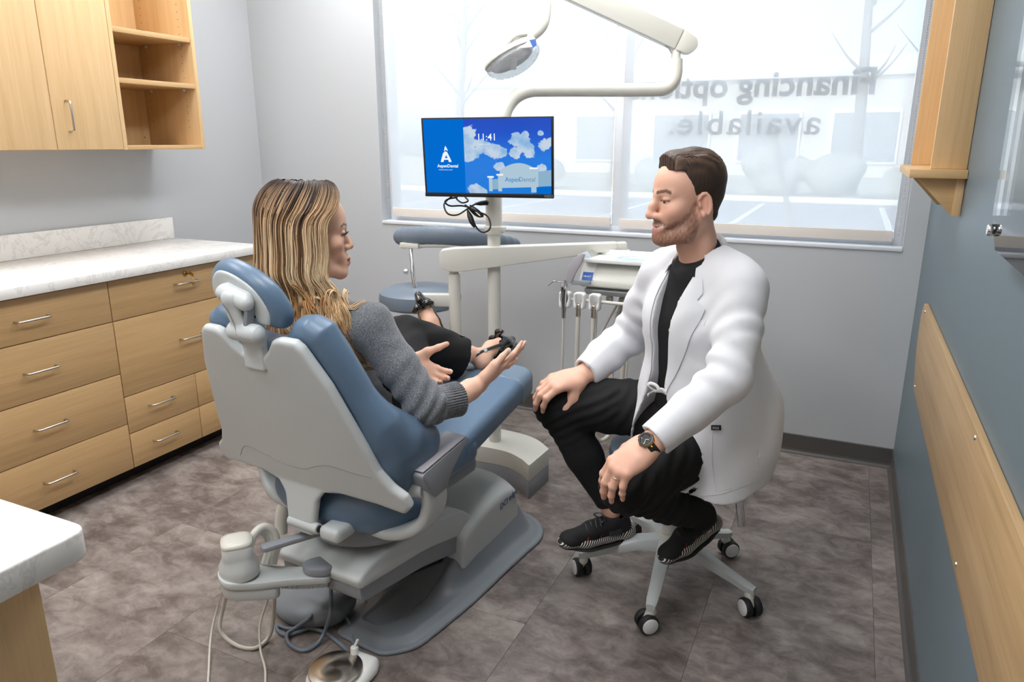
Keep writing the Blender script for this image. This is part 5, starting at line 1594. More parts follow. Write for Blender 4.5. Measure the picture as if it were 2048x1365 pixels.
def head_sdf(male, smile):
    s = SDF()
    m = 1.0 if male else 0.0
    mz = -.006 * m
    s.ell((0, -.012, .034), (.0745 + .002 * m, .095, .081), k=0)
    s.ell((0, .026, .036), (.063, .062 + .001 * m, .060), k=.03)
    s.ell((0, .036, -.034), (.056 + .003 * m, .050, .060), k=.03)
    for x in (-1, 1):
        s.chain([(x * (.052 + .003 * m), -.002, -.050), (x * (.044 + .006 * m), .030, -.088 - .004 * m), (x * .014, .074, -.103 - .004 * m)], [.022, .020 + .003 * m, .018 + .002 * m], k=.026)
        s.ell((x * .045, .054, -.024), (.023, .022, .020), k=.022)
        s.cone((x * .044, .066, .019), (x * .010, .083 + .002 * m, .017), .0085 + .0015 * m, .0085 + .0015 * m, k=.014)
    s.ell((0, .078, -.104 - .004 * m), (.021 + .004 * m, .017, .016), k=.016)
    s.ell((0, .080, -.070 + mz), (.028, .018, .024), k=.02)
    # eyes
    for x in (-1, 1):
        s.ell((x * .033, .097, -.003), (.018, .016, .0105), k=.012, op='-')
    for x in (-1, 1):
        s.ell((x * .032, .0735, -.003), (.0128, .0128, .0128), k=.001)
        s.ell((x * .0325, .0755, .0055), (.0165, .0118, .0065 if male else .006), k=.003)
        s.ell((x * .0325, .0745, -.0125), (.0155, .0110, .0058), k=.004)
    # nose
    if male:
        s.chain([(0, .087, .010), (0, .102, -.016), (0, .108, -.034)], [.0085, .0098, .0105], k=.012)
        s.ell((0, .1105, -.040), (.0132, .0125, .0112), k=.008)
        for x in (-1, 1): s.ell((x * .0150, .097, -.0425), (.0100, .0135, .0098), k=.007)
    else:
        s.chain([(0, .084, .006), (0, .093, -.016), (0, .1015, -.031)], [.007, .0076, .0088], k=.012)
        s.ell((0, .1035, -.0345), (.0100, .0098, .0088), k=.008)
        for x in (-1, 1): s.ell((x * .0115, .093, -.0385), (.0074, .0100, .0072), k=.006)
    for x in (-1, 1): s.ell((x * .0065, .1040 if male else .098, -.0525 if male else -.0440), (.0034, .005, .003), k=.003, op='-')
    # mouth
    if smile:
        for x in (-1, 1):
            s.cone((x * .034, .068, -.058), (x * .022, .083, -.046), .009, .008, k=.014)   # raised cheek fold
            s.ell((x * .036, .066, -.036), (.020, .018, .018), k=.02)
        s.chain([(-.035, .073, -.0580 + mz), (-.015, .0900, -.0635 + mz), (0, .0925, -.0655 + mz), (.015, .0900, -.0635 + mz), (.035, .073, -.0580 + mz)], [.0030, .0046, .0046, .0046, .0030], k=.006)
        s.chain([(-.034, .073, -.0620 + mz), (-.015, .0880, -.0775 + mz), (0, .0900, -.0815 + mz), (.015, .0880, -.0775 + mz), (.034, .073, -.0620 + mz)], [.0030, .0048, .0052, .0048, .0030], k=.006)
        s.chain([(-.034, .080, -.0600 + mz), (-.015, .0945, -.0695 + mz), (0, .0970, -.0715 + mz), (.015, .0945, -.0695 + mz), (.034, .080, -.0600 + mz)], [.0014, .0034, .0037, .0034, .0014], k=.002, op='-')
        s.chain([(-.028, .0735, -.0620 + mz), (-.012, .0845, -.0675 + mz), (0, .0870, -.0690 + mz), (.012, .0845, -.0675 + mz), (.028, .0735, -.0620 + mz)], [.0042, .0050, .0050, .0050, .0042], k=.0005)
    else:
        s.chain([(-.023, .0835, -.0690), (-.010, .0965, -.0645), (0, .0975, -.0655), (.010, .0965, -.0645), (.023, .0835, -.0690)], [.003, .0060, .0056, .0060, .003], k=.005)
        s.chain([(-.022, .0830, -.0720), (-.008, .0950, -.0785), (.008, .0950, -.0785), (.022, .0830, -.0720)], [.003, .0074, .0074, .003], k=.005)
        s.chain([(-.024, .090, -.0700), (0, .1035, -.0712), (.024, .090, -.0700)], [.0012, .0014, .0012], k=.003, op='-')
    # ears
    for x in (-1, 1):
        ea = np.array([x * .079, -.012, -.012])
        ax1 = nrm([x * .38, -.92, .05]); ax3 = nrm([0, -.18, .98]); ax2 = nrm(np.cross(ax3, ax1)); ax3 = np.cross(ax1, ax2)
        RM = np.stack([ax1, ax2, ax3], 1)
        s.ell(ea, (.0195, .0085, .0330), k=.005, rot=RM)
        out = ax2 * (1 if (ax2[0] * x) > 0 else -1)
        s.ell(ea + out * .0085 + ax3 * .003 - ax1 * .002, (.0125, .0068, .0225), k=.003, op='-', rot=RM)
        rim = [ea + out * .006 + ax1 * (.0165 * math.cos(q) - .001) + ax3 * .029 * math.sin(q) for q in np.linspace(-1.0, 2.6, 9)]
        s.chain(rim, [.0034] * 9, k=.003)
        s.ell(ea + out * .004 - ax3 * .027 - ax1 * .006, (.008, .0065, .009), k=.005)
        s.ell(ea + out * .006 - ax1 * .0135 - ax3 * .004, (.004, .004, .006), k=.004)
        s.cone(ea + out * .004 + ax1 * .002 + ax3 * .016, ea + out * .004 + ax1 * .004 - ax3 * .010, .0032, k=.004)
    # neck
    nr = .052 if male else .046
    s.chain([(0, -.018, -.050), (0, -.030, -.120), (0, -.046, -.215)], [nr, nr, nr * 1.12], k=.03)
    if male: s.ell((0, .012, -.140), (.012, .012, .014), k=.02)
    return s

def head_colors(V, male):
    skin = lc((224, 176, 152)) if male else lc((221, 178, 152))
    C = np.tile(skin, (len(V), 1))
    for x in (-1, 1):
        C = mixc(C, lc((214, 150, 128)), .55 * blob(V, (x * .045, .062, -.030), (.022, .025, .018)))
        C = mixc(C, lc((214, 138, 120)), .5 * blob(V, (x * .082, -.012, -.012), (.010, .02, .03)))
    C = mixc(C, lc((216, 148, 128)), .5 * blob(V, (0, .114, -.040), (.016, .014, .014)))
    # lips
    lip = lc((184, 116, 102)) if male else lc((188, 108, 104))
    lz = -.071 + .0
    d = np.sqrt((V[:, 0] / (.031 if male else .0235)) ** 2 + ((V[:, 2] + (.0790 - 9 * V[:, 0] ** 2 if male else .0720)) / (.0130 if male else .0115)) ** 2)
    C = mixc(C, lip, (1 - smooth01(.75, 1.0, d)) * (V[:, 1] > .074))
    # eyes
    for x in (-1, 1):
        e = np.array([x * .032, .0735, -.003])
        dd = np.linalg.norm(V - e, axis=1)
        ey = (dd < .0140) & (V[:, 1] > .080) & (np.abs(V[:, 2] + .0035) < (.0036 if male else .0050)) & (np.abs(V[:, 0] - x * .032) < .0125)
        C[ey] = lc((190, 170, 160))
        ir = ey & (np.hypot(V[:, 0] - x * .032 - (.0), V[:, 2] + .0025) < .0075)
        C[ir] = lc((52, 34, 24))
        # lash line
        ll = (V[:, 1] > .074) & (np.abs(V[:, 0] - x * .0325) < .0165) & (np.abs(V[:, 2] - (.0015 - 9.0 * (V[:, 0] - x * .0325) ** 2)) < (.0016 if male else .0030))
        C[ll] = C[ll] * .35
        # brows
        bz = .0215 + .006 * np.clip((np.abs(V[:, 0]) - .012) / .03, 0, 1) - 7.0 * np.maximum(np.abs(V[:, 0]) - .040, 0) ** 1.0 * .06
        br = (np.sign(V[:, 0]) == x) & (np.abs(V[:, 0]) > .010) & (np.abs(V[:, 0]) < .054) & (V[:, 1] > .055)
        w = br * (1 - smooth01(.5, 1.0, np.abs(V[:, 2] - bz) / (.0062 if male else .0042)))
        C = mixc(C, lc((74, 50, 38)), w * .85)
    if male:
        # beard: jaw, chin, moustache
        x, y, z = V[:, 0], V[:, 1], V[:, 2]
        nz = .5 + .5 * wnoise(x, y, z, 700.)
        nz2 = wnoise(x, y, z, 160.)
        # cheek line falls from the sideburn to the corner of the mouth
        edge = np.interp(y, [-.02, .012, .030, .050, .070, .09], [.002, .000, -.026, -.046, -.058, -.060]) + .003 * nz2
        jaw = smooth01(-.006, .016, edge - z) * smooth01(-.004, .014, y + .10 * np.clip(-.03 - z, 0, .1) * .4) * smooth01(-.150, -.122, z + (y - .07) * .35)
        mous = (1 - smooth01(.55, 1.10, np.sqrt((x / .042) ** 2 + ((z + .0595 + 2.6 * x * x) / .0105) ** 2))) * (y > .070)
        chin_gap = 0
        lipz = smooth01(.80, 1.05, d)
        lipz = np.where(y > .072, lipz, 1.0)
        bw = np.maximum(jaw, mous) * lipz
        C = mixc(C, lc((104, 64, 44)), bw * (.52 + .40 * nz))
        # teeth
        tq = (np.abs(x) < .029) & (np.abs(z + .0748 - x * x * 8.5) < .0038) & (y > .070) & (y < .0935)
        C[tq] = lc((240, 234, 226))
    return C

def hand_sdf(curls=((.2, .25, .15),) * 4, spread=(.12, .03, -.05, -.14), thumb=(.75, -.25, .2, .2), fat=1.0, wristlen=.07, nail=None, skin=None, wr=.026):
    """hand in its own frame: x along the fingers, y towards the thumb, z out of the back of the hand"""
    s = SDF()
    f = fat
    s.ell((.046, .000, 0), (.050, .038, .0145 * f), k=0); s.ell((.030, .008, -.004), (.036, .032, .0155 * f), k=.01)
    s.ell((.028, -.022, -.005), (.034, .014, .014 * f), k=.012)
    s.cone((-.004, 0, 0), (.035, 0, 0), .024 * f, .022 * f, k=.014, flat=((0, 0, 1), .72))
    s.cone((-wristlen, 0, 0), (0, 0, 0), wr, .0235 * f, k=.012, flat=((0, 0, 1), .80))
    by = (.0275, .0095, -.0090, -.0260); bx = (.083, .089, .085, .075)
    Ls = ((.040, .025, .020), (.044, .029, .021), (.041, .027, .021), (.032, .020, .019))
    rr = ((.0094, .0085, .0074), (.0096, .0087, .0075), (.0091, .0082, .0071), (.0082, .0073, .0064))
    tips = []
    for i in range(4):
        c = curls[i]; sp = spread[i]
        p = np.array([bx[i], by[i], .002]); a = 0
        s.cone((.040, by[i] * .55, .001), p, .0120 * f, rr[i][0] * f * 1.08, k=.012)
        P_ = [p]
        for j in range(3):
            a += c[j]
            d = np.array([math.cos(a) * math.cos(sp), math.cos(a) * math.sin(sp), -math.sin(a)])
            p = p + d * Ls[i][j]; P_.append(p)
        R_ = [rr[i][0] * f, rr[i][1] * f, rr[i][2] * f, rr[i][2] * f * .80]
        for j in range(3):
            s.cone(P_[j], P_[j + 1], R_[j], R_[j + 1], k=.004 if j else .007)
            if j: s.ell(P_[j], np.array([1, 1, 1]) * R_[j] * 1.06, k=.003)
        nn = np.array([math.sin(a) * math.cos(sp), math.sin(a) * math.sin(sp), math.cos(a)])
        tips.append((P_[3], P_[3] - P_[2], nn, R_[3]))
    ty, tz, b1, b2 = thumb     # sideways angle, down angle, bends
    p = np.array([.012, .022, -.006]); P_ = [p]; L3 = (.044, .034, .027)
    ang = ty
    for j in range(3):
        d = np.array([math.cos(ang) * math.cos(tz), math.sin(ang) * math.cos(tz), math.sin(tz)])
        p = p + d * L3[j]; P_.append(p); ang -= (b1, b2, 0)[j]
    R_ = [.0165 * f, .0125 * f, .0105 * f, .0082 * f]
    for j in range(3): s.cone(P_[j], P_[j + 1], R_[j], R_[j + 1], k=.012 if j == 0 else .005)
    s.cone((.03, .02, -.002), P_[1], .012 * f, .010 * f, k=.014)
    td_ = nrm(P_[3] - P_[2]); tn = nrm(np.cross(td_, np.cross([.0, .3, 1.0], td_)))
    tips.append((P_[3], P_[3] - P_[2], tn, R_[3]))
    sk = lc((226, 180, 158)) if skin is None else skin
    def colf(V):
        C = np.tile(sk, (len(V), 1))
        for t, dv_, nn, r in tips:
            C = mixc(C, lc((222, 150, 132)), .35 * blob(V, t, (.012,) * 3))
            if nail is not None:
                u = nrm(dv_); q = V - (t + u * .002)
                al = q @ u; up = q @ nrm(nn); sd2 = np.linalg.norm(q - al[:, None] * u - up[:, None] * nrm(nn), axis=1)
                m_ = (al > -.008) & (al < .012) & (up > r * .25) & (sd2 < r * .75)
                C[m_] = nail
        for i in range(4): C = mixc(C, lc((216, 156, 136)), .3 * blob(V, (bx[i], by[i], .010), (.009, .008, .008)))
        return C
    return s, colf

class Body:
    """one continuous skin: parts are merged into a single distance field and coloured region by region"""
    def __init__(s, base): s.s = SDF(); s.reg = []; s.base = base
    def put(s, sdf, R, p, sc, mirror, colf, centre, rad):
        s.s.merge(sdf, R, p, sc, mirror); s.reg.append((np.array(R), np.array(p), sc, mirror, colf, np.array(centre, float), rad))
    def build(s, h):
        V, F = s.s.mesh(h); V = relax(V, F, 1)
        C = np.tile(s.base, (len(V), 1))
        for R, p, sc, mi, colf, c, rad in s.reg:
            L = (V - p) @ R / sc
            if mi: L = L * np.array([1, -1, 1])
            m_ = np.linalg.norm(L - c, axis=1) < rad
            C[m_] = colf(L[m_])
        return V, F, C

def frame(x, zhint):
    """columns x, y, z with x along `x`, z as near to zhint as it can be"""
    x = nrm(x); z = np.array(zhint, float); z = nrm(z - x * (z @ x)); y = np.cross(z, x)
    return np.stack([x, y, z], 1)
def place(V, R, p): return V @ R.T + np.array(p)

M['skin'] = attr_mat('skin', 0.48, 0.4, sss=0.12, bump=(700, .05, .0004))
def knit_mat():
    t = NT('heather_knit')
    v = t.coords((1, 1, 1))
    n1 = t.new('ShaderNodeTexNoise', Scale=420.0, Detail=2.0, Roughness=.7); t.link(v, n1.inputs['Vector'])
    r = t.ramp(n1.outputs['Fac'], [(.33, lin((70, 73, 79))), (.50, lin((97, 100, 105))), (.66, lin((136, 139, 143)))])
    t.link(r.outputs[0], t.b.inputs['Base Color']); t.b.inputs['Roughness'].default_value = .95; t.b.inputs['Sheen Weight'].default_value = .25
    t.bump(n1.outputs['Fac'], .35, .0015)
    return t.m
M['knit'] = knit_mat()
M['black_cloth'] = plain('black_cloth', (12, 12, 13), 0.9, bump=(500, .2, .001))
M['scrub'] = plain('black_scrub', (15, 15, 16), 0.85, bump=(600, .25, .0008))
M['patent'] = plain('black_patent', (10, 10, 11), 0.08, coat=1.0)
M['hair'] = attr_mat('hair', 0.5, 0.35)
# ================================================================ the woman in the chair
def view_axes(px, py):
    d = (_fw + _rt * ((px - 1024) / FPX) - _up * ((py - 682.5) / FPX)).normalized()
    dh = Vector((d.x, d.y, 0)).normalized(); r = Vector((dh.y, -dh.x, 0))
    return np.array(dh), np.array(r)
WH = np.array(at(619, 466, 1.86))
dh, rr_ = view_axes(619, 466)
ph = math.radians(6)
w_f = nrm(rr_ * math.cos(ph) + dh * math.sin(ph) + np.array([0, 0, -.04]))
w_u = nrm(np.array([0, 0, 1.]) - w_f * w_f[2] + np.cross(w_f, [0, 0, 1.]) * 0.02)
w_l = np.cross(w_u, w_f)
WR = np.stack([w_l, w_f, w_u], 1)
WS = 0.985
def wh(p): return WH + WR @ (np.asarray(p, float) * WS)

skinW = lc((224, 180, 156)); nailW = lc((246, 238, 234))
WB = Body(skinW)
WB.put(head_sdf(False, False), WR, WH, WS, False, lambda L: head_colors(L, False), (0, .02, -.01), .14)
# joints
RSH = np.array(at(738, 652, 1.885)); REL = np.array(at(852, 812, 1.86)); RCU = np.array(at(908, 800, 1.92)); RWR = np.array(at(962, 766, 1.985)); RTIP = np.array(at(1056, 688, 2.05))
NB = wh((0, -.055, -.19))
LSH = NB + np.array([-.135, .055, 0.]); LSH[2] = RSH[2] - .005
LEL = np.array([1.86, -1.66, .735]); LWR = np.array(at(815, 728, 2.02)); 
RKN = np.array(at(812, 676, 2.46)); LKN = np.array(at(800, 672, 2.55))
HEM1 = np.array(at(922, 714, 2.62)); HEM2 = np.array(at(878, 690, 2.82))
# right hand: palm up, thumb nearest the camera
rh_x = nrm(RTIP - RWR)
thumb_side = nrm(np.array(-_fw) * .75 + np.array(_up) * .25 + np.array(_rt) * .2)
rh_y = nrm(thumb_side - rh_x * (thumb_side @ rh_x)); 
# right hand frame: x fingers, y thumb, z back of hand  (right hand: z = x cross y mirrored when palm is up)
rz = np.cross(rh_x, rh_y)
RR = np.stack([rh_x, rh_y, rz], 1)
up_is = rz[2]
hs_, hc_ = hand_sdf(curls=((.10, .12, .10), (.02, .14, .1), (-.04, .18, .12), (-.30, .25, .15)), spread=(.04, .01, -.03, -.10), thumb=(.42, -.12, .22, .1), nail=nailW, skin=skinW, wr=.025, fat=.93)
if up_is > 0: RRm = np.stack([rh_x, -rh_y, -rz], 1)
else: RRm = RR
WB.put(hs_, RRm, RWR, .95, up_is > 0, hc_, (.08, 0, 0), .125)
# left hand: palm towards the camera, thumb up
LF = np.array(at(902, 772, 2.0)); lh_x = nrm(LF - LWR); pal = nrm(np.array(-_fw) * .9 + np.array(_up) * .25 + np.array(_rt) * -.1)
lz = nrm(-pal + lh_x * (pal @ lh_x)); ly = np.cross(lz, lh_x)
hs_, hc_ = hand_sdf(curls=((.55, .45, .2), (.62, .55, .25), (.68, .62, .3), (.72, .62, .3)), spread=(.06, .0, -.06, -.14), thumb=(.92, -.10, .10, -.05), nail=nailW, skin=skinW, wr=.025, fat=.95)
LRm = np.stack([lh_x, ly, lz], 1)
WB.put(hs_, LRm, LWR, .95, True, hc_, (.08, 0, 0), .125)
# forearms
fs = WB.s
fs.chain([tuple(RWR - rh_x * .01), tuple(RCU * .4 + RWR * .6), tuple(RCU), tuple(REL), tuple(RSH)], [.0235, .028, .034, .036, .042], k=.01)
fs.chain([tuple(LWR - lh_x * .01), tuple(LEL * .3 + LWR * .7), tuple(LEL), tuple(LSH)], [.024, .030, .036, .042], k=.01)
# feet
A1 = np.array(at(938, 708, 2.66)); H1 = np.array(at(962, 728, 2.665)); T1 = np.array(at(1008, 688, 2.80))
f1 = nrm(T1 - H1); u1 = nrm((A1 - H1) - f1 * ((A1 - H1) @ f1))
s1 = np.cross(f1, u1)
A2 = np.array(at(872, 672, 2.86)); H2 = np.array(at(884, 690, 2.92)); T2 = np.array(at(848, 615, 2.93))
f2 = nrm(T2 - H2); nrm2 = np.array(-_fw); u2 = nrm(nrm2 - f2 * (nrm2 @ f2)); s2 = np.cross(f2, u2)
ft = WB.s
def foot(H, f, u, L=.225):
    ft.ell(H + f * .008, np.array([.030, .030, .030]), k=.004)
    ft.chain([H + f * .03 + u * .012, H + f * .10 + u * .018, H + f * .17 + u * .004], [.030, .031, .026], k=.02)
    ft.cone(H + f * .15, H + f * (L - .03), .027, .020, k=.02)
foot(H1, f1, u1); ft.chain([H1 + f1 * .03 + u1 * .016, A1, HEM1], [.030, .029, .034], k=.02)
foot(H2, f2, u2); ft.chain([H2 + f2 * .02 + u2 * .01, HEM2], [.030, .034], k=.02)
# torso core hidden by the clothes
PEL = np.array([2.000, -1.775, .625]); CHE = np.array([NB[0] + .012, NB[1] + .035, .875])
RHP = PEL + np.array([.085, .03, 0]); LHP = PEL + np.array([-.085, .03, 0])
tc_ = WB.s; tc_.ell(CHE, (.12, .085, .14), k=.03); tc_.ell((PEL + CHE) / 2, (.10, .08, .12), k=.04); tc_.ell(PEL, (.14, .11, .08), k=.04); tc_.chain([tuple(NB), tuple(NB - np.array([0, 0, .08]))], [.045, .055], k=.03)
tc_.chain([tuple(LSH), tuple(NB - np.array([0, 0, .05])), tuple(RSH)], [.04, .045, .04], k=.03)
tc_.chain([tuple(RHP), tuple(RKN), tuple(HEM1)], [.06, .045, .034], k=.02)
tc_.chain([tuple(LHP), tuple(LKN), tuple(HEM2)], [.06, .045, .034], k=.02)
V, F, C = WB.build(.0030)
woman = mkobj('person', V, F.tolist(), M['skin'], None, smooth=True, cols=C, origin=tuple(PEL))
setp(woman, 'person with long blond hair in grey sweater and black trousers, reclining in dental chair', 'person')

# sweater
sw = SDF()
sw.ell(CHE + np.array([0, 0, .0]), (.150, .108, .165), k=0)
sw.ell(CHE + np.array([.0, .05, .02]), (.125, .085, .09), k=.05)
sw.ell((PEL + CHE) / 2, (.125, .105, .13), k=.05); sw.ell(PEL + np.array([0, -.005, .01]), (.165, .125, .085), k=.05)
sw.chain([tuple(LSH + np.array([.0, 0, .0])), tuple(NB - np.array([0, 0, .045])), tuple(RSH)], [.052, .060, .056], k=.05)
sw.chain([tuple(RSH), tuple(RSH * .5 + REL * .5 + np.array([.004, -.004, 0])), tuple(REL)], [.058, .054, .050], k=.035)
sw.chain([tuple(REL), tuple(REL * .5 + RCU * .5), tuple(RCU)], [.050, .047, .0445], k=.02)
sw.chain([tuple(LSH), tuple(LEL), tuple(LEL * .35 + LWR * .65)], [.058, .052, .044], k=.04)
fa = nrm(RCU - REL); fb = nrm(np.cross(fa, [0, 0, 1.])); fc_ = np.cross(fa, fb)
def sw_disp(x, y, z):
    P_ = np.stack([x, y, z], 1)
    q = P_ - RCU; al = q @ fa; rad = np.linalg.norm(q - al[:, None] * fa, axis=1)
    ang = np.arctan2(q @ fb, q @ fc_)
    incuff = smooth01(-.062, -.056, al) * (rad < .075)
    d = incuff * .004
    # gathered folds round the elbow and upper arm
    q2 = P_ - REL; dd = np.linalg.norm(q2, axis=1)
    fd = nrm((RCU - REL) * .6 + (RSH - REL) * -.3)
    d = d + (1 - incuff) * .0046 * np.exp(-(dd / .095) ** 2) * np.sin((q2 @ fd) * 210 + 3.2 * wnoise(x, y, z, 16.))
    d = d + (1 - incuff) * (.0040 * wnoise(x, y, z, 24.) + .0018 * wnoise(x, y, z, 60.))
    return d
swo = sdf_obj('sweater', sw, .0046, M['knit'], woman, disp=sw_disp, sm=1, post=lambda D, x, y, z: np.maximum(D, (x - RCU[0] - fa[0] * .012) * fa[0] + (y - RCU[1] - fa[1] * .012) * fa[1] + (z - RCU[2] - fa[2] * .012) * fa[2] - 10.0 * ((np.abs(x - RCU[0]) > .09) | (np.abs(y - RCU[1]) > .09) | (np.abs(z - RCU[2]) > .09))))
# shoulder seam
smp = [RSH + np.array(_up) * .060 + np.array(-_fw) * .004 + np.array(_rt) * (-.045 + .02 * k) + np.array(_up) * (.004 * k - .001 * k * k) for k in range(5)]

# ribbed cuff
rows = []
for i in range(7):
    t = i / 6; c = RCU + fa * (-.058 + .070 * t); rad = .0462 - .0015 * math.sin(t * PI)
    rows.append([Vector(c + (fb * math.cos(a) + fc_ * math.sin(a)) * (rad + .0016 * math.cos(a * 42))) for a in np.linspace(0, 2 * PI, 337)[:-1]])
rows.append([Vector(RCU + fa * .010 + (fb * math.cos(a) + fc_ * math.sin(a)) * .036) for a in np.linspace(0, 2 * PI, 337)[:-1]])
grid_obj('cuff', rows, M['knit'], swo, closed_u=True)

# trousers
tr_ = SDF()
tr_.ell(PEL, (.160, .125, .085), k=0)
tr_.chain([tuple(RHP), tuple(RKN), tuple(HEM1)], [.090, .074, .078], k=.04)
tr_.chain([tuple(LHP), tuple(LKN), tuple(HEM2)], [.085, .068, .070], k=.04)
hd = nrm(np.array(_rt) * .80 + np.array(_fw) * .42 - np.array(_up) * .28)
def tr_disp(x, y, z):
    return .004 * wnoise(x, y, z, 22.) + .003 * wnoise(x, y * .3, z, 60.)
hd2 = nrm(HEM2 - LKN)
def cut_hem(D, x, y, z):
    for Hc, hh, on in ((HEM1, hd, .085), (HEM2, hd2, .085)):
        a = (x - Hc[0]) * hh[0] + (y - Hc[1]) * hh[1] + (z - Hc[2]) * hh[2]
        q = np.sqrt(np.maximum((x - Hc[0]) ** 2 + (y - Hc[1]) ** 2 + (z - Hc[2]) ** 2 - a * a, 0))
        near = (q < .10) & (a > -.09) & (a < .12)
        D = np.where(near, np.maximum(D, a), D)
        D = np.where(near, np.maximum(D, -np.maximum(q - .067, -.05 - a)), D)
    return D
sdf_obj('trousers', tr_, .0056, M['black_cloth'], woman, disp=tr_disp, sm=1, post=cut_hem)

# slingback shoes with knotted bow
def shoe(H, f, u, bow):
    s = np.cross(f, u)
    r = empty('shoe', tuple(H + f * .1 - u * .03)); adopt(r, woman)
    d = SDF(); d.chain([H + f * .12 - u * .002, H + f * .17 - u * .002, H + f * .225 - u * .008], [.036, .0345, .016], k=.01)
    cut = H + f * .128 + u * .02; n_ = nrm(f * .62 - u * .78)
    op = lambda D, x, y, z: np.maximum(np.maximum(D, -(D + .006) * 1.0), -((x - cut[0]) * n_[0] + (y - cut[1]) * n_[1] + (z - cut[2]) * n_[2]))
    sdf_obj('toe_cup', d, .003, M['patent'], r, sm=1, post=op)
    so = SDF(); so.chain([H - f * .018 - u * .033, H + f * .10 - u * .033, H + f * .18 - u * .036, H + f * .225 - u * .028], [.026, .030, .032, .014], k=.005, flat=(tuple(u), .16))
    sdf_obj('sole', so, .003, M['patent'], r, sm=1)
    sdf_obj('heel_block', SDF().cone(H - f * .005 - u * .038, H - f * .002 - u * .058, .021, .019, k=.0), .003, M['patent'], r)
    st = [H + f * .115 + s * .034 + u * .004, H + f * .06 + s * .036 + u * .018, H + f * .0 + s * .030 + u * .032, H - f * .030 + u * .036, H + f * .0 - s * .030 + u * .032, H + f * .06 - s * .036 + u * .018, H + f * .115 - s * .034 + u * .004]
    tube('strap', [Vector(p) for p in st], .0055, M['patent'], r, n=8, sub=6, flat=.35)
    lathe('buckle', [(.004, 0), (.009, 0), (.009, .003), (.004, .003)], Vector(H + f * .028 + s * .0355 + u * .025), M['chrome'], r, axis=tuple(s), n=14)
    if bow:
        k0 = H + f * .165 + u * .036
        b = SDF(); b.ell(k0, (.012, .012, .010), k=0)
        for sg in (-1, 1): b.chain([k0, k0 + s * sg * .022 + u * .010 + f * .006, k0 + s * sg * .040 + u * .004], [.008, .014, .009], k=.006)
        b.chain([k0, k0 + f * .03 + u * .012, k0 + f * .055 + u * .004], [.009, .013, .007], k=.006)
        sdf_obj('bow', b, .0025, M['patent'], r, sm=1)
    return r
shoe(H1, f1, u1, True); shoe(H2, f2, u2, True)
# bracelet at the left wrist
brp = [Vector(LWR - lh_x * .028 + (LRm[:, 1] * math.cos(t) * .026 + LRm[:, 2] * math.sin(t) * .021)) for t in np.linspace(0, 2 * PI, 20)]
tube('bracelet', brp, .0016, M['brass'], woman, n=6)

# ---------------------------------------------------------------- long highlighted hair
DK, BR, BD, HL = lc((58, 42, 33)), lc((120, 84, 54)), lc((196, 150, 96)), lc((226, 190, 138))
rs = np.random.RandomState(5)
def strand_col(t, kind, jit):
    """t 0 root .. 1 tip"""
    if kind == 0:   a = [lc((44, 33, 28)), lc((60, 45, 36)), lc((128, 94, 64)), lc((178, 132, 84))]
    elif kind == 1: a = [lc((66, 50, 41)), lc((196, 160, 122)), lc((238, 212, 174)), lc((222, 178, 122))]
    else:           a = [lc((50, 38, 32)), lc((108, 80, 58)), lc((190, 142, 94)), lc((216, 162, 102))]
    ts = [0.10, .32, .56, 1.0]
    c = np.stack([np.interp(t, ts, [q[i] for q in a]) for i in range(3)], -1)
    return c * jit
def guide(th, side, rad, rnd):
    """one lock: th is the angle round the head where it leaves the skull (about 1 beside the cheek, pi at the back)"""
    c0 = np.array([0, -.010, .034]); rx, ry_, rz_ = .082 + rad, .106 + rad, .089 + rad
    th0 = .30 + (th - 1.22) * (PI - .30) / (PI - 1.22)
    P_ = []
    for k, al in enumerate((.10, .42, .80, 1.20, 1.60)):
        f = k / 4; tq = th0 * (1 - f ** .8) + th * f ** .8
        off = .055 * math.cos(th0) * (1 - f)         # roots run along the parting
        P_.append(c0 + np.array([math.sin(al) * abs(math.sin(tq)) * rx * side + side * .003, math.sin(al) * math.cos(tq) * ry_ * (1 - .25 * (1 - f)) + off, math.cos(al) * rz_]))
    fx, fy = P_[-1][0], P_[-1][1]
    fx = side * max(abs(fx), .022)
    P_.append(np.array([fx * 1.04, fy + .003 * math.sin(rnd * 9), -.045]))
    P_.append(np.array([fx * 1.03, fy - .004 * (th < 1.6) + .004 * math.sin(rnd * 9), -.100]))
    front = max(0.0, 1 - (th - 1.0) / 1.3)
    fwd = .024 + .060 * front + .026 * math.sin(rnd * 17)
    ln = -.300 - .035 * (th / PI) + .035 * math.sin(rnd * 31)
    curl = .5 + .5 * math.sin(rnd * 57)
    P_.append(np.array([fx * .99, fy * .94 + fwd * .28 + .006, -.150]))
    P_.append(np.array([fx * (1.0 + .10 * math.sin(rnd * 23)), fy * .88 + fwd * .8 + .012 * math.sin(rnd * 41), (ln - .150) * .5 - .004]))
    P_.append(np.array([fx * (1.03 + .16 * math.sin(rnd * 13)), fy * .85 + fwd * 1.25 + .018 * curl, ln]))
    P_.append(np.array([fx * (1.06 + .20 * math.sin(rnd * 19)), fy * .85 + fwd * 1.45 + .050 * curl, ln + .020 * curl - .010]))
    return P_
from mathutils.bvhtree import BVHTree
sw_me = swo.data; sw_off = np.array(swo.matrix_world.translation)
bpy.context.view_layer.update()
_loc = np.array(swo.matrix_world.translation)
sw_bvh = BVHTree.FromPolygons([Vector(np.array(v.co) + _loc) for v in sw_me.vertices], [list(p.vertices) for p in sw_me.polygons])
sw_c = (CHE + PEL) / 2
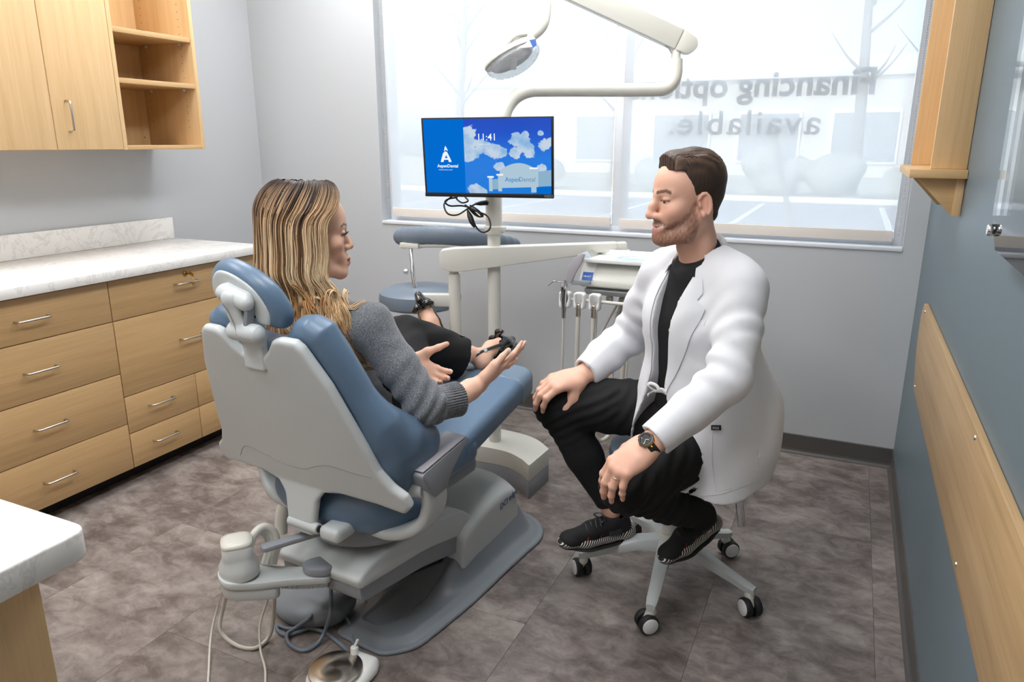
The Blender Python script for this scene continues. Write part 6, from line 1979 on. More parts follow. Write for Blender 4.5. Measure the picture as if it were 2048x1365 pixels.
def off_sweater(p, gap):
    """keep a lock of hair on top of the sweater"""
    q = Vector(wh(p)); l_, n_, i_, d_ = sw_bvh.find_nearest(q)
    if l_ is None or d_ > .12: return np.array(p)
    s_ = (q - l_).dot(n_)
    if s_ < gap and (d_ < .02 or s_ < 0):
        q = l_ + n_ * gap
        return (np.array(q) - WH) @ WR / WS
    return np.array(p)
parts = []
# solid under-mass so that no scalp shows
um = SDF()
um.ell((0, -.012, .036), (.084, .104, .087), k=0)
for sd_ in (-1, 1):
    um.chain([(sd_ * .056, -.020, .02), (sd_ * .064, -.022, -.06), (sd_ * .062, -.018, -.14), (sd_ * .058, -.005, -.20)], [.038, .034, .026, .016], k=.03)
    um.cone((sd_ * .064, .010, .01), (sd_ * .060, -.004, -.09), .018, .012, k=.02)
um.chain([(0, -.07, .02), (0, -.080, -.08), (0, -.076, -.18), (0, -.066, -.24)], [.050, .044, .034, .020], k=.03)
um.ell((0, .104, -.03), (.100, .062, .115), k=.010, op='-')
um.cone((0, .12, .04), (0, .095, .075), .030, k=.01, op='-')
um.box((0, .110, -.02), (.13, .066, .10), .01, k=.008, op='-')
V, F = um.mesh(.004, disp=lambda x, y, z: .0022 * np.sin((x * 160 + y * 300) + 2 * wnoise(x, y, z * .2, 30.)))
V = relax(V, F, 1)
tt_ = np.clip((.12 - V[:, 2]) / .36, 0, 1)
st_ = .5 + .5 * np.sin(V[:, 1] * 420 + V[:, 0] * 300 + 3 * wnoise(V[:, 0], V[:, 1], V[:, 2] * .1, 40.))
Cc = strand_col(tt_, 0, 1.0) * (1 - st_[:, None] * .6) + strand_col(tt_, 1, 1.0) * st_[:, None] * .6
parts.append((V * WS @ WR.T + WH, F, Cc))
for ci in range(330):
    side = -1 if rs.rand() < .74 else 1
    th = rs.uniform(1.22, PI * 1.0); rad = rs.uniform(.003, .013); rnd = rs.rand()
    G0 = guide(th, side, rad, rnd)
    G0 = G0[:7] + [off_sweater(g, .004 + .010 * rs.rand()) for g in G0[7:]]
    pb = np.interp(th, [1.2, 1.75, 1.95, 2.1, 2.4, 3.1], [.92, .88, .35, .10, .30, .25]); kind = 1 if rs.rand() < pb else (0 if rs.rand() < .62 else 2)
    jit = rs.uniform(.85, 1.12)
    tw = rs.uniform(-2, 2)
    for si in range(10):
        oa = rs.uniform(0, 2 * PI); orr = .0058 * math.sqrt(rs.rand())
        G = []
        for k, g in enumerate(G0):
            f = k / (len(G0) - 1); a_ = oa + tw * f; w_ = orr * (.6 + .9 * math.sin(PI * min(f * 1.1, 1)) + .5 * f)
            G.append(np.array(g) + np.array([math.cos(a_) * w_ * .6, math.sin(a_) * w_, .2 * w_ * math.cos(a_ * 2)]) + rs.normal(size=3) * .0010 * f)
        C_ = crom([tuple(g) for g in G], 4)
        C_ = C_[:26] + [Vector(off_sweater(np.array(c_), .0025)) for c_ in C_[26:]]
        n_ = len(C_); tl = np.linspace(0, 1, n_)
        w0 = rs.uniform(.0010, .0021)
        rad_ = w0 * np.minimum(.5 + tl * 6, 1) * (1 - .75 * smooth01(.6, 1, tl))
        vv, ff = tube_geo(C_, rad_, 3, True, flat=.8)
        cc = np.repeat(strand_col(tl, kind if rs.rand() < .88 else rs.randint(3), jit * rs.uniform(.92, 1.10)), 3, axis=0)
        parts.append((np.array(vv) * WS @ WR.T + WH, ff, cc))
# curls that spill onto the right shoulder
for i in range(46):
    y0 = rs.uniform(-.07, .060); z0 = rs.uniform(-.270, -.125); x0_ = -rs.uniform(.055, .120)
    R0 = rs.uniform(.010, .024); ph0 = rs.uniform(0, 6.28); turns = rs.uniform(.6, 1.15); dr = rs.choice([-1, 1]); kd = 1 if rs.rand() < .6 else 2; fw_ = rs.uniform(.02, .075)
    for si in range(7):
        o_ = rs.normal(size=3) * .0022
        pts = []
        for k in range(11):
            t = k / 10; a = ph0 + dr * turns * 2 * PI * t
            pts.append(o_ * (1 + t) + np.array([x0_ + .010 * math.cos(a) - .012 * t, y0 + fw_ * t + R0 * (1 - .3 * t) * math.cos(a), z0 - .045 * t + R0 * math.sin(a)]))
        C_ = [Vector(off_sweater(np.array(c_), .003)) for c_ in crom([tuple(p) for p in pts], 2)]
        tl = np.linspace(0, 1, len(C_))
        vv, ff = tube_geo(C_, rs.uniform(.0010, .0020) * (1 - .7 * smooth01(.5, 1, tl)), 4, True, flat=.6)
        cc = np.repeat(strand_col(.55 + .45 * tl, kd, rs.uniform(.82, 1.12)), 4, axis=0)
        parts.append((np.array(vv) * WS @ WR.T + WH, ff, cc))
V, F, C = join_geo(parts)
mkobj('hair', V, F, M['hair'], woman, smooth=True, cols=C)
# long lashes
parts = []
for x in (-1, 1):
    for i in range(11):
        u = -1 + 2 * i / 10
        p0 = np.array([x * .0325 + .0135 * u, .0862 - .0055 * u * u, .0030 - .0022 * u * u])
        pts = [p0, p0 + np.array([.0012 * u, .006, .0012]), p0 + np.array([.003 * u, .0095, .0052])]
        vv, ff = tube_geo(crom([tuple(q) for q in pts], 3), list(np.linspace(.0009, .0003, 7)), 4, True)
        parts.append((np.array(vv) * WS @ WR.T + WH, ff, lc((14, 11, 11))))
V, F, C = join_geo(parts)
mkobj('eyelashes', V, F, M['hair'], woman, smooth=True, cols=C, kind='stuff')
# ================================================================ the man on the stool
from mathutils.bvhtree import BVHTree
MH_ = np.array(at(1375, 395, 1.95))
dh, rr_ = view_axes(1376, 397)
ph = math.radians(27)
m_f = nrm(-rr_ * math.cos(ph) - dh * math.sin(ph) + np.array([0, 0, -.06]))
m_u = nrm(np.array([0, 0, 1.]) - m_f * m_f[2]); m_u = nrm(m_u + np.cross(m_u, m_f) * .03); m_l = np.cross(m_u, m_f)
MR = np.stack([m_l, m_f, m_u], 1)
MSC = 0.98
def mh(p): return MH_ + MR @ (np.asarray(p, float) * MSC)
skinM = lc((224, 176, 152))
MB_ = Body(skinM)
MB_.put(head_sdf(True, True), MR, MH_, MSC, False, lambda L: head_colors(L, True), (0, .02, -.01), .145)
NBm = mh((0, -.046, -.155))
pt_ = math.radians(44)
tf = nrm(-rr_ * math.cos(pt_) - dh * math.sin(pt_)); tl_ = np.cross([0, 0, 1.], tf); UPZ = np.array([0, 0, 1.])
LSm = NBm + tl_ * .156 + UPZ * -.082 - tf * .005; RSm = NBm - tl_ * .156 + UPZ * -.082 - tf * .005
PEm = np.array([2.885, -1.315, .600])
CHm = NBm * .60 + PEm * .40 + tf * .01
LEm = np.array(at(1456, 758, 1.835)); LWm = np.array(at(1296, 892, 1.80))
REm = np.array(at(1262, 668, 2.36)); RWm = np.array(at(1160, 752, 2.26))
LHm = PEm + tl_ * .095 + tf * .02; RHm = PEm - tl_ * .095 + tf * .02
LKm = np.array(at(1252, 975, 1.96)); RKm = np.array(at(1112, 806, 2.31))
LAm = np.array(at(1402, 1030, 2.20)); RAm = np.array(at(1222, 1012, 2.36))
# hands
lk = np.array(at(1236, 940, 1.80)); lt = np.array(at(1222, 1004, 1.825))
lx = nrm(lk - LWm); ldor = nrm(np.array(-_fw) * .62 + np.array(_up) * .72 + np.array(_rt) * -.18)
FL = frame(lx, ldor)
hsL, hcL = hand_sdf(curls=((.62, .38, .2), (.62, .34, .2), (.64, .32, .2), (.66, .30, .2)), spread=(.10, .03, -.06, -.18), thumb=(.75, -.55, .2, .2), fat=1.08, skin=skinM, wr=.029, nail=lc((232, 186, 170)))
MB_.put(hsL, FL, LWm, 1.12, True, hcL, (.08, 0, 0), .125)
rk_ = np.array(at(1108, 768, 2.235)); rx_ = nrm(rk_ - RWm); FR = frame(rx_, nrm(UPZ * .9 + np.array(-_fw) * .42))
hsR, hcR = hand_sdf(curls=((.50, .62, .35), (.48, .60, .35), (.50, .60, .35), (.55, .6, .3)), spread=(.10, .03, -.05, -.14), thumb=(.55, -.72, .25, .25), fat=1.08, skin=skinM, wr=.029, nail=lc((232, 186, 170)))
MB_.put(hsR, FR, RWm, 1.10, False, hcR, (.08, 0, 0), .125)
b = MB_.s
b.chain([tuple(LWm - lx * .01), tuple(LEm * .45 + LWm * .55), tuple(LEm), tuple(LSm)], [.028, .032, .036, .045], k=.01)
b.chain([tuple(RWm - rx_ * .01), tuple(REm * .45 + RWm * .55), tuple(REm), tuple(RSm)], [.028, .032, .036, .045], k=.01)
b.chain([tuple(LSm), tuple(NBm - UPZ * .085), tuple(RSm)], [.042, .046, .042], k=.03)
b.ell(CHm, (.13, .11, .16), k=.04); b.ell(CHm * .45 + PEm * .55, (.12, .11, .14), k=.04); b.ell(PEm, (.15, .13, .09), k=.04)
b.chain([tuple(LHm), tuple(LKm), tuple(LAm)], [.075, .05, .030], k=.03); b.chain([tuple(RHm), tuple(RKm), tuple(RAm)], [.075, .05, .031], k=.03)
# feet inside the shoes
RT = np.array(at(1126, 1082, 2.31)); LT = np.array(at(1330, 1118, 2.155))
RHE = np.array(at(1246, 1058, 2.40)); LHE = np.array(at(1424, 1042, 2.262))
b.chain([tuple(RAm), tuple(RHE * .8 + RT * .2), tuple(RT * .8 + RHE * .2)], [.030, .024, .018], k=.02); b.chain([tuple(LAm), tuple(LHE * .8 + LT * .2), tuple(LT * .8 + LHE * .2)], [.030, .024, .018], k=.02)
V, F, C = MB_.build(.0029)
man = mkobj('person', V, F.tolist(), M['skin'], None, smooth=True, cols=C, origin=tuple(PEm))
setp(man, 'person with brown hair and beard in white coat, sitting on the wheeled stool', 'person')

# ---------------------------------------------------------------- short brown hair
def man_hair():
    s = SDF()
    s.ell((0, -.009, .040), (.0800, .0945, .0830), k=0)
    s.ell((0, .010, .085), (.060, .074, .040), k=.03); s.ell((.004, .048, .100), (.046, .030, .024), k=.02)
    s.ell((0, -.036, .060), (.066, .062, .062), k=.03)
    s.chain([(0, -.052, -.01), (0, -.056, -.045)], [.046, .034], k=.03)
    def post(D, x, y, z):
        ax = np.abs(x)
        # front hairline: high over the forehead with receding corners, sideburns in front of the ears
        hl_ = np.where(z > .078, .070 - .35 * np.maximum(ax - .030, 0), .020 + (z - .020) * .25)
        hl_ = np.where((z <= .078) & (z > .020), .016 + (z - .020) * .42, hl_)
        hl_ = np.where(z <= .020, .016 + (z - .02) * .12, hl_)
        D = np.maximum(D, (y - hl_) * .8)
        # around and behind the ear, nape
        ear = np.sqrt((y + .008) ** 2 + (z + .010) ** 2) - .028
        D = np.maximum(D, np.where(ax > .050, -ear, -1))
        low = np.where(y < -.030, -.062 + (y + .030) * .15, -.020)
        return np.maximum(D, (low - z) * .9)
    def disp(x, y, z):
        top = smooth01(.060, .095, z)
        flow = x * 520 + 40 * np.sin(y * 30) + 3.0 * wnoise(x, y, z, 40.)
        side_ = (y * .8 + z * .2) * 620 + 3.0 * wnoise(x, y, z, 50.)
        return top * .0007 * np.sin(flow) + (1 - top) * .0002 * np.sin(side_) + .0010 * wnoise(x, y, z, 90.) * (.4 + top)
    V, F = s.mesh(.0021, disp=disp, post=post)
    V = relax(V, F, 1)
    n1 = .5 + .5 * np.sin(V[:, 0] * 520 + V[:, 1] * 90 + 2 * wnoise(V[:, 0], V[:, 1], V[:, 2], 60.))
    C = np.tile(lc((46, 35, 30)), (len(V), 1)); n2 = .5 + .5 * np.sin((V[:, 1] * .8 + V[:, 2] * .35) * 1300 + 3 * wnoise(V[:, 0], V[:, 1], V[:, 2], 70.)); C = mixc(C, lc((86, 66, 54)), n2 * .45 * (V[:, 2] < .09)); C = mixc(C, lc((98, 74, 56)), n1 * smooth01(.05, .10, V[:, 2]) * .75)
    part = np.exp(-((V[:, 0] - .052) / .0022) ** 2) * (V[:, 2] > .06) * (V[:, 1] > -.03)
    C = mixc(C, lc((150, 118, 100)), part * .6)
    parts = [(V * MSC @ MR.T + MH_, F, C)]
    r_ = np.random.RandomState(9)
    for i in range(260):     # combed-back tufts over the top
        x0_ = r_.uniform(-.050, .050); y0_ = .064 - .3 * max(abs(x0_) - .03, 0) - r_.uniform(0, .085)
        zb = .118 - 6.0 * x0_ ** 2 - 3.2 * max(0, -.0 - y0_ + .01) ** 2 * 1.5 - 4 * max(y0_ - .03, 0) ** 2
        L_ = r_.uniform(.026, .044)
        pts = [(x0_, y0_, zb - .014), (x0_ * 1.03, y0_ - .004, zb + .004), (x0_ * 1.06 + r_.normal() * .002, y0_ - L_ * .5, zb + .009 - 1.0 * max(0, -y0_) ** 1 * .10), (x0_ * 1.08 + r_.normal() * .003, y0_ - L_, zb + .001 - .16 * max(0, .01 - y0_))]
        C_ = crom(pts, 3); tq = np.linspace(0, 1, len(C_))
        vv, ff = tube_geo(C_, .0026 * (1 - .75 * tq), 5, True, flat=.6)
        cc = np.tile(lc((74, 55, 42)) * r_.uniform(.6, 1.35), (len(vv), 1))
        parts.append((np.array(vv) * MSC @ MR.T + MH_, ff, cc))
    V, F, C = join_geo(parts)
    return mkobj('hair', V, F, M['hair'], man, smooth=True, cols=C)
man_hair()

# ---------------------------------------------------------------- black scrub top and trousers
sc_s = SDF()
sc_s.ell(CHm, (.150, .125, .175), k=0, rot=np.stack([tl_, tf, UPZ], 1)); sc_s.ell(CHm * .45 + PEm * .55 + tf * .01, (.140, .120, .16), k=.05, rot=np.stack([tl_, tf, UPZ], 1)); sc_s.ell(PEm + UPZ * .02, (.165, .140, .10), k=.05, rot=np.stack([tl_, tf, UPZ], 1))
sc_s.chain([tuple(LSm), tuple(NBm - UPZ * .085), tuple(RSm)], [.045, .054, .045], k=.05)
sc_s.cone(tuple(NBm + UPZ * .0), tuple(NBm - UPZ * .06 + tf * .02), .056, .066, k=.03)
def neck_cut(D, x, y, z):
    # V neck: cut away above a plane sloping down to the front
    n_ = nrm(UPZ * .80 + tf * .60); o_ = NBm - UPZ * .022 + tf * .050
    return np.maximum(D, (x - o_[0]) * n_[0] + (y - o_[1]) * n_[1] + (z - o_[2]) * n_[2])
sdf_obj('scrub_top', sc_s, .0065, M['scrub'], man, sm=1, post=neck_cut, disp=lambda x, y, z: .003 * wnoise(x, y, z, 28.))
ts = SDF()
ts.ell(PEm, (.175, .150, .095), k=0)
ts.chain([tuple(LHm), tuple(LHm * .45 + LKm * .55), tuple(LKm)], [.098, .084, .068], k=.05); ts.chain([tuple(LKm), tuple(LKm * .5 + LAm * .5), tuple(LAm)], [.066, .060, .048], k=.03)
ts.chain([tuple(RHm), tuple(RHm * .45 + RKm * .55), tuple(RKm)], [.098, .086, .070], k=.05); ts.chain([tuple(RKm), tuple(RKm * .5 + RAm * .5), tuple(RAm * .93 + RKm * .07)], [.068, .060, .043], k=.03)
def tdisp(x, y, z):
    P_ = np.stack([x, y, z], 1); d = .0030 * wnoise(x, y, z, 24.)
    for K, A_, H_ in ((RKm, RAm, RHm), (LKm, LAm, LHm)):
        ax_1 = nrm(A_ - K); q = P_ - K; al = q @ ax_1
        d = d + .0028 * np.exp(-((al - .04) / .09) ** 2) * np.sin(al * 210 + 2.2 * wnoise(x, y, z, 16.)) * (np.linalg.norm(q, axis=1) < .22)
    q = P_ - RHm; ax_2 = nrm(RKm - RHm); al = q @ ax_2
    return d + .003 * np.exp(-((al - .10) / .10) ** 2) * np.sin(al * 150 + (q @ UPZ) * 90)
def ankle_cut(D, x, y, z):
    n_ = nrm(RAm - RKm); o_ = RAm - n_ * .012
    a = (x - o_[0]) * n_[0] + (y - o_[1]) * n_[1] + (z - o_[2]) * n_[2]
    near = (np.sqrt((x - RAm[0]) ** 2 + (y - RAm[1]) ** 2 + (z - RAm[2]) ** 2) < .085)
    return np.where(near, np.maximum(D, a), D)
sdf_obj('trousers', ts, .0056, M['black_cloth'], man, sm=1, disp=tdisp, post=ankle_cut)

# ---------------------------------------------------------------- white coat
TM = np.stack([tl_, tf, UPZ], 1)
ct = SDF()
ct.ell(CHm - tf * .005, (.178, .150, .185), k=0, rot=TM)
ct.ell(CHm * .45 + PEm * .55 - tf * .005, (.168, .148, .19), k=.06, rot=TM)
ct.ell(PEm - UPZ * .01 - tf * .01, (.215, .185, .12), k=.06, rot=TM)
SK = PEm + tl_ * .10 - tf * .01
ct.chain([tuple(PEm + UPZ * .08), tuple(PEm - UPZ * .06), tuple(PEm - UPZ * .24)], [.19, .21, .20], k=.05)
ct.chain([tuple(SK + UPZ * .06), tuple(SK + tf * .06 - UPZ * .05), tuple(SK + tl_ * .02 + tf * .10 - UPZ * .26)], [.14, .15, .145], k=.06)
ct.chain([tuple(LSm - tl_ * .02), tuple(NBm - UPZ * .070 - tf * .015), tuple(RSm + tl_ * .02)], [.060, .066, .060], k=.05)
for sg_, S_ in ((1, LSm), (-1, RSm)): ct.cone(tuple(NBm - UPZ * .030 - tf * .022 + tl_ * sg_ * .034), tuple(S_ * .62 + NBm * .38 + UPZ * .004 - tf * .008), .056, .058, k=.04)
ct.chain([tuple(LSm), tuple(LSm * .5 + LEm * .5 - tf * .008), tuple(LEm)], [.062, .062, .058], k=.05)
ct.chain([tuple(LEm), tuple(LEm * .5 + LWm * .5), tuple(LWm - lx * .012)], [.058, .050, .045], k=.02)
ct.chain([tuple(RSm), tuple(RSm * .5 + REm * .5), tuple(REm)], [.063, .063, .060], k=.05)
ct.chain([tuple(REm), tuple(REm * .5 + RWm * .5), tuple(RWm - rx_ * .012)], [.064, .060, .048], k=.02)
ZL = [.40, .50, .58, .64, .70, .76, .84, .95, 1.03, 1.10, 1.3]
LB = [.030, .032, .040, .046, .036, .022, .026, .036, .044, .052, .055]
RB = [.150, .130, .105, .080, .055, .040, .038, .040, .044, .052, .055]
zsh = NBm[2] - 1.12
lwn = nrm(LWm - LEm); rwn = nrm(RWm - REm)
def coat_post(D, x, y, z):
    qx, qy = x - PEm[0], y - PEm[1]
    # torso leans: centre line between pelvis and neck
    t = np.clip((z - PEm[2]) / (NBm[2] - PEm[2]), -.4, 1.2)
    cx_ = PEm[0] + (NBm[0] - PEm[0]) * t; cy_ = PEm[1] + (NBm[1] - PEm[1]) * t
    l = (x - cx_) * tl_[0] + (y - cy_) * tl_[1]; f = (x - cx_) * tf[0] + (y - cy_) * tf[1]
    zz = z - zsh * np.clip(t, 0, 1)
    lb = np.interp(zz.ravel(), ZL, LB).reshape(zz.shape); rb = np.interp(zz.ravel(), ZL, RB).reshape(zz.shape)
    op = np.maximum(np.maximum(l - lb, -rb - l), .035 - f)
    # keep the sleeves out of the cut
    def segd(a_, b_):
        ab = b_ - a_; tt_ = np.clip(((x - a_[0]) * ab[0] + (y - a_[1]) * ab[1] + (z - a_[2]) * ab[2]) / (ab @ ab), 0, 1)
        return np.sqrt((x - a_[0] - ab[0] * tt_) ** 2 + (y - a_[1] - ab[1] * tt_) ** 2 + (z - a_[2] - ab[2] * tt_) ** 2)
    slv = np.minimum(np.minimum(segd(LEm, LWm), segd(REm, RWm)), np.minimum(segd(LSm, LEm), segd(RSm, REm)))
    D2 = np.maximum(D, np.where(slv < .072, -1.0, -op))
    # neck hole
    nk = np.sqrt((x - NBm[0]) ** 2 + (y - NBm[1]) ** 2) - .056
    D2 = np.maximum(D2, -np.maximum(nk, (NBm[2] - .05) - z))
    # hem: slightly longer in front
    hemz = .478 - .10 * np.clip(f, -.25, .1) + .03 * np.clip(l, -.2, .2) * 0
    D2 = np.maximum(D2, np.where(slv < .075, -1.0, hemz - z))
    # hollow below the hips
    D2 = np.maximum(D2, np.where((z < .60) & (slv > .085), -(D + .013), -1.0))
    # cuffs cut square, and hollow at the wrist
    for W_, n_ in ((LWm, lwn), (RWm, rwn)):
        a = (x - W_[0]) * n_[0] + (y - W_[1]) * n_[1] + (z - W_[2]) * n_[2] + .022
        rad = np.sqrt(np.maximum((x - W_[0]) ** 2 + (y - W_[1]) ** 2 + (z - W_[2]) ** 2 - (a - .022) ** 2, 0))
        near = (rad < .075) & (a > -.10) & (a < .09)
        D2 = np.where(near, np.maximum(D2, a), D2)
        D2 = np.where(near, np.maximum(D2, -np.maximum(rad - .033, -.018 - a)), D2)
    return D2
def coat_disp(x, y, z):
    P_ = np.stack([x, y, z], 1)
    d = .0030 * wnoise(x, y, z, 17.)
    for S_, E_, W_ in ((LSm, LEm, LWm), (RSm, REm, RWm)):
        q = P_ - E_; dd = np.linalg.norm(q, axis=1); ax1 = nrm(W_ - E_); ax2 = nrm(S_ - E_); bis = nrm(ax1 + ax2)
        s1 = q @ nrm(ax1 - ax2)
        inner = np.clip((q @ bis) / .06 * .5 + .6, 0, 1.2)
        d = d + .0075 * inner * np.exp(-(dd / .105) ** 2) * np.sin(s1 * 105 + 2.4 * wnoise(x, y, z, 11.))
        al = (P_ - S_) @ nrm(E_ - S_)
        d = d + .0026 * np.exp(-((al - .10) / .06) ** 2) * (np.linalg.norm(P_ - S_, axis=1) < .2) * np.sin(al * 85 + (P_ @ tl_) * 70 + 2.5 * wnoise(x, y, z, 13.))
        # long drag line down the forearm
        a2 = (P_ - E_) @ ax1; 
        d = d - .004 * np.exp(-(((q - a2[:, None] * ax1) @ nrm(np.cross(ax1, ax2))) / .012) ** 2) * smooth01(.02, .06, a2) * (dd < .3) * .6
    # hanging folds of the skirt and back
    ang = np.arctan2((P_ - PEm) @ tf, (P_ - PEm) @ tl_)
    d = d + .0060 * smooth01(.80, .55, z) * np.sin(ang * 9 + 2.0 * wnoise(x, y, z, 7.)) * (1 - smooth01(.0, .25, (P_ - PEm) @ tf) * .4)
    return d
M['coat'] = plain('white_coat_cloth', (222, 223, 227), 0.75, bump=(900, .10, .0005))
cV, cF = ct.mesh(.0046, disp=coat_disp, post=coat_post)
cV = relax(cV, cF, 2)
coat = mkobj('white_coat', cV, cF.tolist(), M['coat'], man, smooth=True)
coat_bvh = BVHTree.FromPolygons([Vector(v) for v in cV], [list(map(int, f)) for f in cF])
def on_coat(px, py, lift=.002, default_t=1.9):
    d = (_fw + _rt * ((px - 1024) / FPX) - _up * ((py - 682.5) / FPX)).normalized()
    h_, n_, i_, dist = coat_bvh.ray_cast(Vector(CAM), d)
    if h_ is None: return at(px, py, default_t)
    if n_.dot(d) > 0: n_ = -n_
    return h_ + n_ * lift
M['coat_line'] = plain('coat_stitch_grey', (196, 200, 208), 0.8)
def seam(pts, r=.0012, mat='coat', name='seam', lift=.0006, sub=4):
    P_ = [(p.x, p.y) for p in crom([(a, b_, 0) for a, b_ in pts], sub)]
    return tube(name, [on_coat(a, b_, lift) for a, b_ in P_], r, M[mat], coat, n=6)
def panel(name, quad, nu, nv, lift, mat, thick=.003):
    """cloth piece lying on the coat: four picture corners (tl, tr, br, bl)"""
    (ax0, ay0), (bx0, by0), (cx0, cy0), (dx0, dy0) = quad
    rows = []
    for j in range(nv + 1):
        v = j / nv; row = []
        for i in range(nu + 1):
            u = i / nu
            px = (ax0 * (1 - u) + bx0 * u) * (1 - v) + (dx0 * (1 - u) + cx0 * u) * v
            py = (ay0 * (1 - u) + by0 * u) * (1 - v) + (dy0 * (1 - u) + cy0 * u) * v
            row.append(on_coat(px, py, lift))
        rows.append(row)
    return grid_obj(name, rows[::-1], M[mat], coat, thick=thick)
# lapels: strips along the opening, from the button up to the notch
def torso_pt(l, zz, reach=.45):
    """point on the front of the coat at sideways offset l and height zz"""
    t = (zz - PEm[2]) / (NBm[2] - PEm[2]); c = PEm + (NBm - PEm) * t
    o_ = Vector(c + tl_ * l + tf * reach); h_, n_, i_, d_ = coat_bvh.ray_cast(o_, Vector(-tf))
    if h_ is None or (np.array(h_) - c) @ tf < .06: return Vector(c + tl_ * l + tf * (.118 - 2.0 * l * l)), Vector(tf)
    return h_, n_
def lapel(sg, name):
    rows = []
    for j in range(19):
        v = j / 18
        zz = .735 + (1.062 - .735) * v
        inn = np.interp(zz, ZL, LB if sg > 0 else RB) + .004
        out = np.interp(v, [0, .15, .5, .72, .80, .83, .90, 1.0], [inn + .004, .052, .092, .112, .118, .088, .098, .080])
        row = []
        for i in range(7):
            u = i / 6
            l = sg * (inn + (out - inn) * u)
            h_, n_ = torso_pt(l, zz + zsh)
            if n_.dot(Vector(tf)) < 0: n_ = -n_
            row.append(h_ + n_ * .0045 + Vector(tf) * (.006 * math.sin(PI * u) * v))
        rows.append(row if sg > 0 else row[::-1])
    return grid_obj(name, rows, M['coat'], coat, thick=.004)
lapel(1, 'lapel'); lapel(-1, 'lapel')
# collar round the neck
rows = []
for j, (rr2, dz) in enumerate(((.052, -.060), (.052, .010), (.0535, .044), (.058, .052), (.066, .044), (.082, .010), (.096, -.022))):
    row = []
    for i in range(45):
        a = math.radians(-140 + 280 * i / 44)      # 0 = back of the neck
        fr_ = abs(a) / math.radians(140)
        d_ = -tf * math.cos(a) + tl_ * math.sin(a)
        row.append(Vector(NBm + d_ * (rr2 + .016 * fr_ ** 2) + UPZ * (dz - .004 - .082 * fr_ ** 1.6) + tf * .006 * fr_))
    rows.append(row)
grid_obj('collar', rows, M['coat'], coat, thick=.003)
# pockets, tag, buttonhole
panel('chest_pocket', ((1372, 632), (1412, 642), (1409, 652), (1370, 643)), 8, 2, .002, 'coat')
panel('side_pocket', ((1424, 846), (1505, 834), (1520, 965), (1432, 985)), 10, 12, .0015, 'coat', .002)
tagp = panel('pocket_tag', ((1423, 851), (1442, 851), (1442, 861), (1423, 861)), 3, 2, .0055, 'black', .001)
p0_ = on_coat(1426, 859.2, .0072); p1_ = on_coat(1440, 859.0, .0072); ux_ = (p1_ - p0_).normalized()
text_obj('tag_lettering', 'FIGS', .0088, p0_, ux_, (_up - ux_ * _up.dot(ux_)).normalized(), M['white_pl'], tagp, depth=.0001)
seam([(1425, 866), (1424, 920), (1432, 985)])
seam([(1400, 992), (1440, 988), (1500, 968), (1520, 955)])
seam([(1330, 758), (1338, 760)], .0016, 'black', 'buttonhole')
# drawstring bow at the waist
wb = at(1302, 778, 1.985)
dsb = empty('drawstring', wb); adopt(dsb, man)
M['cord'] = plain('drawstring_white', (222, 222, 220), 0.8)
def dpt(px, py, t=1.955): return at(px, py, t)
for lp_ in ([(1313, 783), (1303, 778), (1296, 771), (1301, 767), (1312, 771), (1318, 779)], [(1316, 784), (1306, 784), (1297, 789), (1296, 792)], [(1316, 784), (1326, 785), (1334, 790)], [(1314, 780), (1324, 779), (1332, 783)]):
    tube('cord', [dpt(a, b_, 1.95 + .006 * math.sin(k)) for k, (a, b_) in enumerate(lp_)], .0042, M['cord'], dsb, n=8, sub=5, flat=.4)

# ---------------------------------------------------------------- trainers with striped soles
def sole_mat():
    t = NT('striped_sole')
    a = t.new('ShaderNodeAttribute', attribute_name='loc'); sp2 = t.new('ShaderNodeSeparateXYZ'); t.link(a.outputs['Vector'], sp2.inputs[0])
    m1 = t.new('ShaderNodeMath', operation='MULTIPLY_ADD'); t.link(sp2.outputs['Z'], m1.inputs[0]); m1.inputs[1].default_value = 0.75; t.link(sp2.outputs['X'], m1.inputs[2])
    sn = t.new('ShaderNodeMath', operation='MULTIPLY'); t.link(m1.outputs[0], sn.inputs[0]); sn.inputs[1].default_value = 2 * PI / .0095
    si = t.new('ShaderNodeMath', operation='SINE'); t.link(sn.outputs[0], si.inputs[0])
    r = t.ramp(si.outputs[0], [(0.0, lin((24, 24, 25))), (.36, lin((24, 24, 25))), (.46, lin((226, 224, 214))), (1.0, lin((226, 224, 214)))])
    t.link(r.outputs[0], t.b.inputs['Base Color']); t.b.inputs['Roughness'].default_value = .6
    return t.m
M['sole'] = sole_mat()
M['mesh_black'] = plain('shoe_mesh_black', (22, 22, 24), 0.8, bump=(1200, .5, .001))
M['red'] = plain('red_trim', (178, 30, 52), 0.5)
M['tab'] = plain('shoe_tab_grey', (52, 52, 58), 0.6)
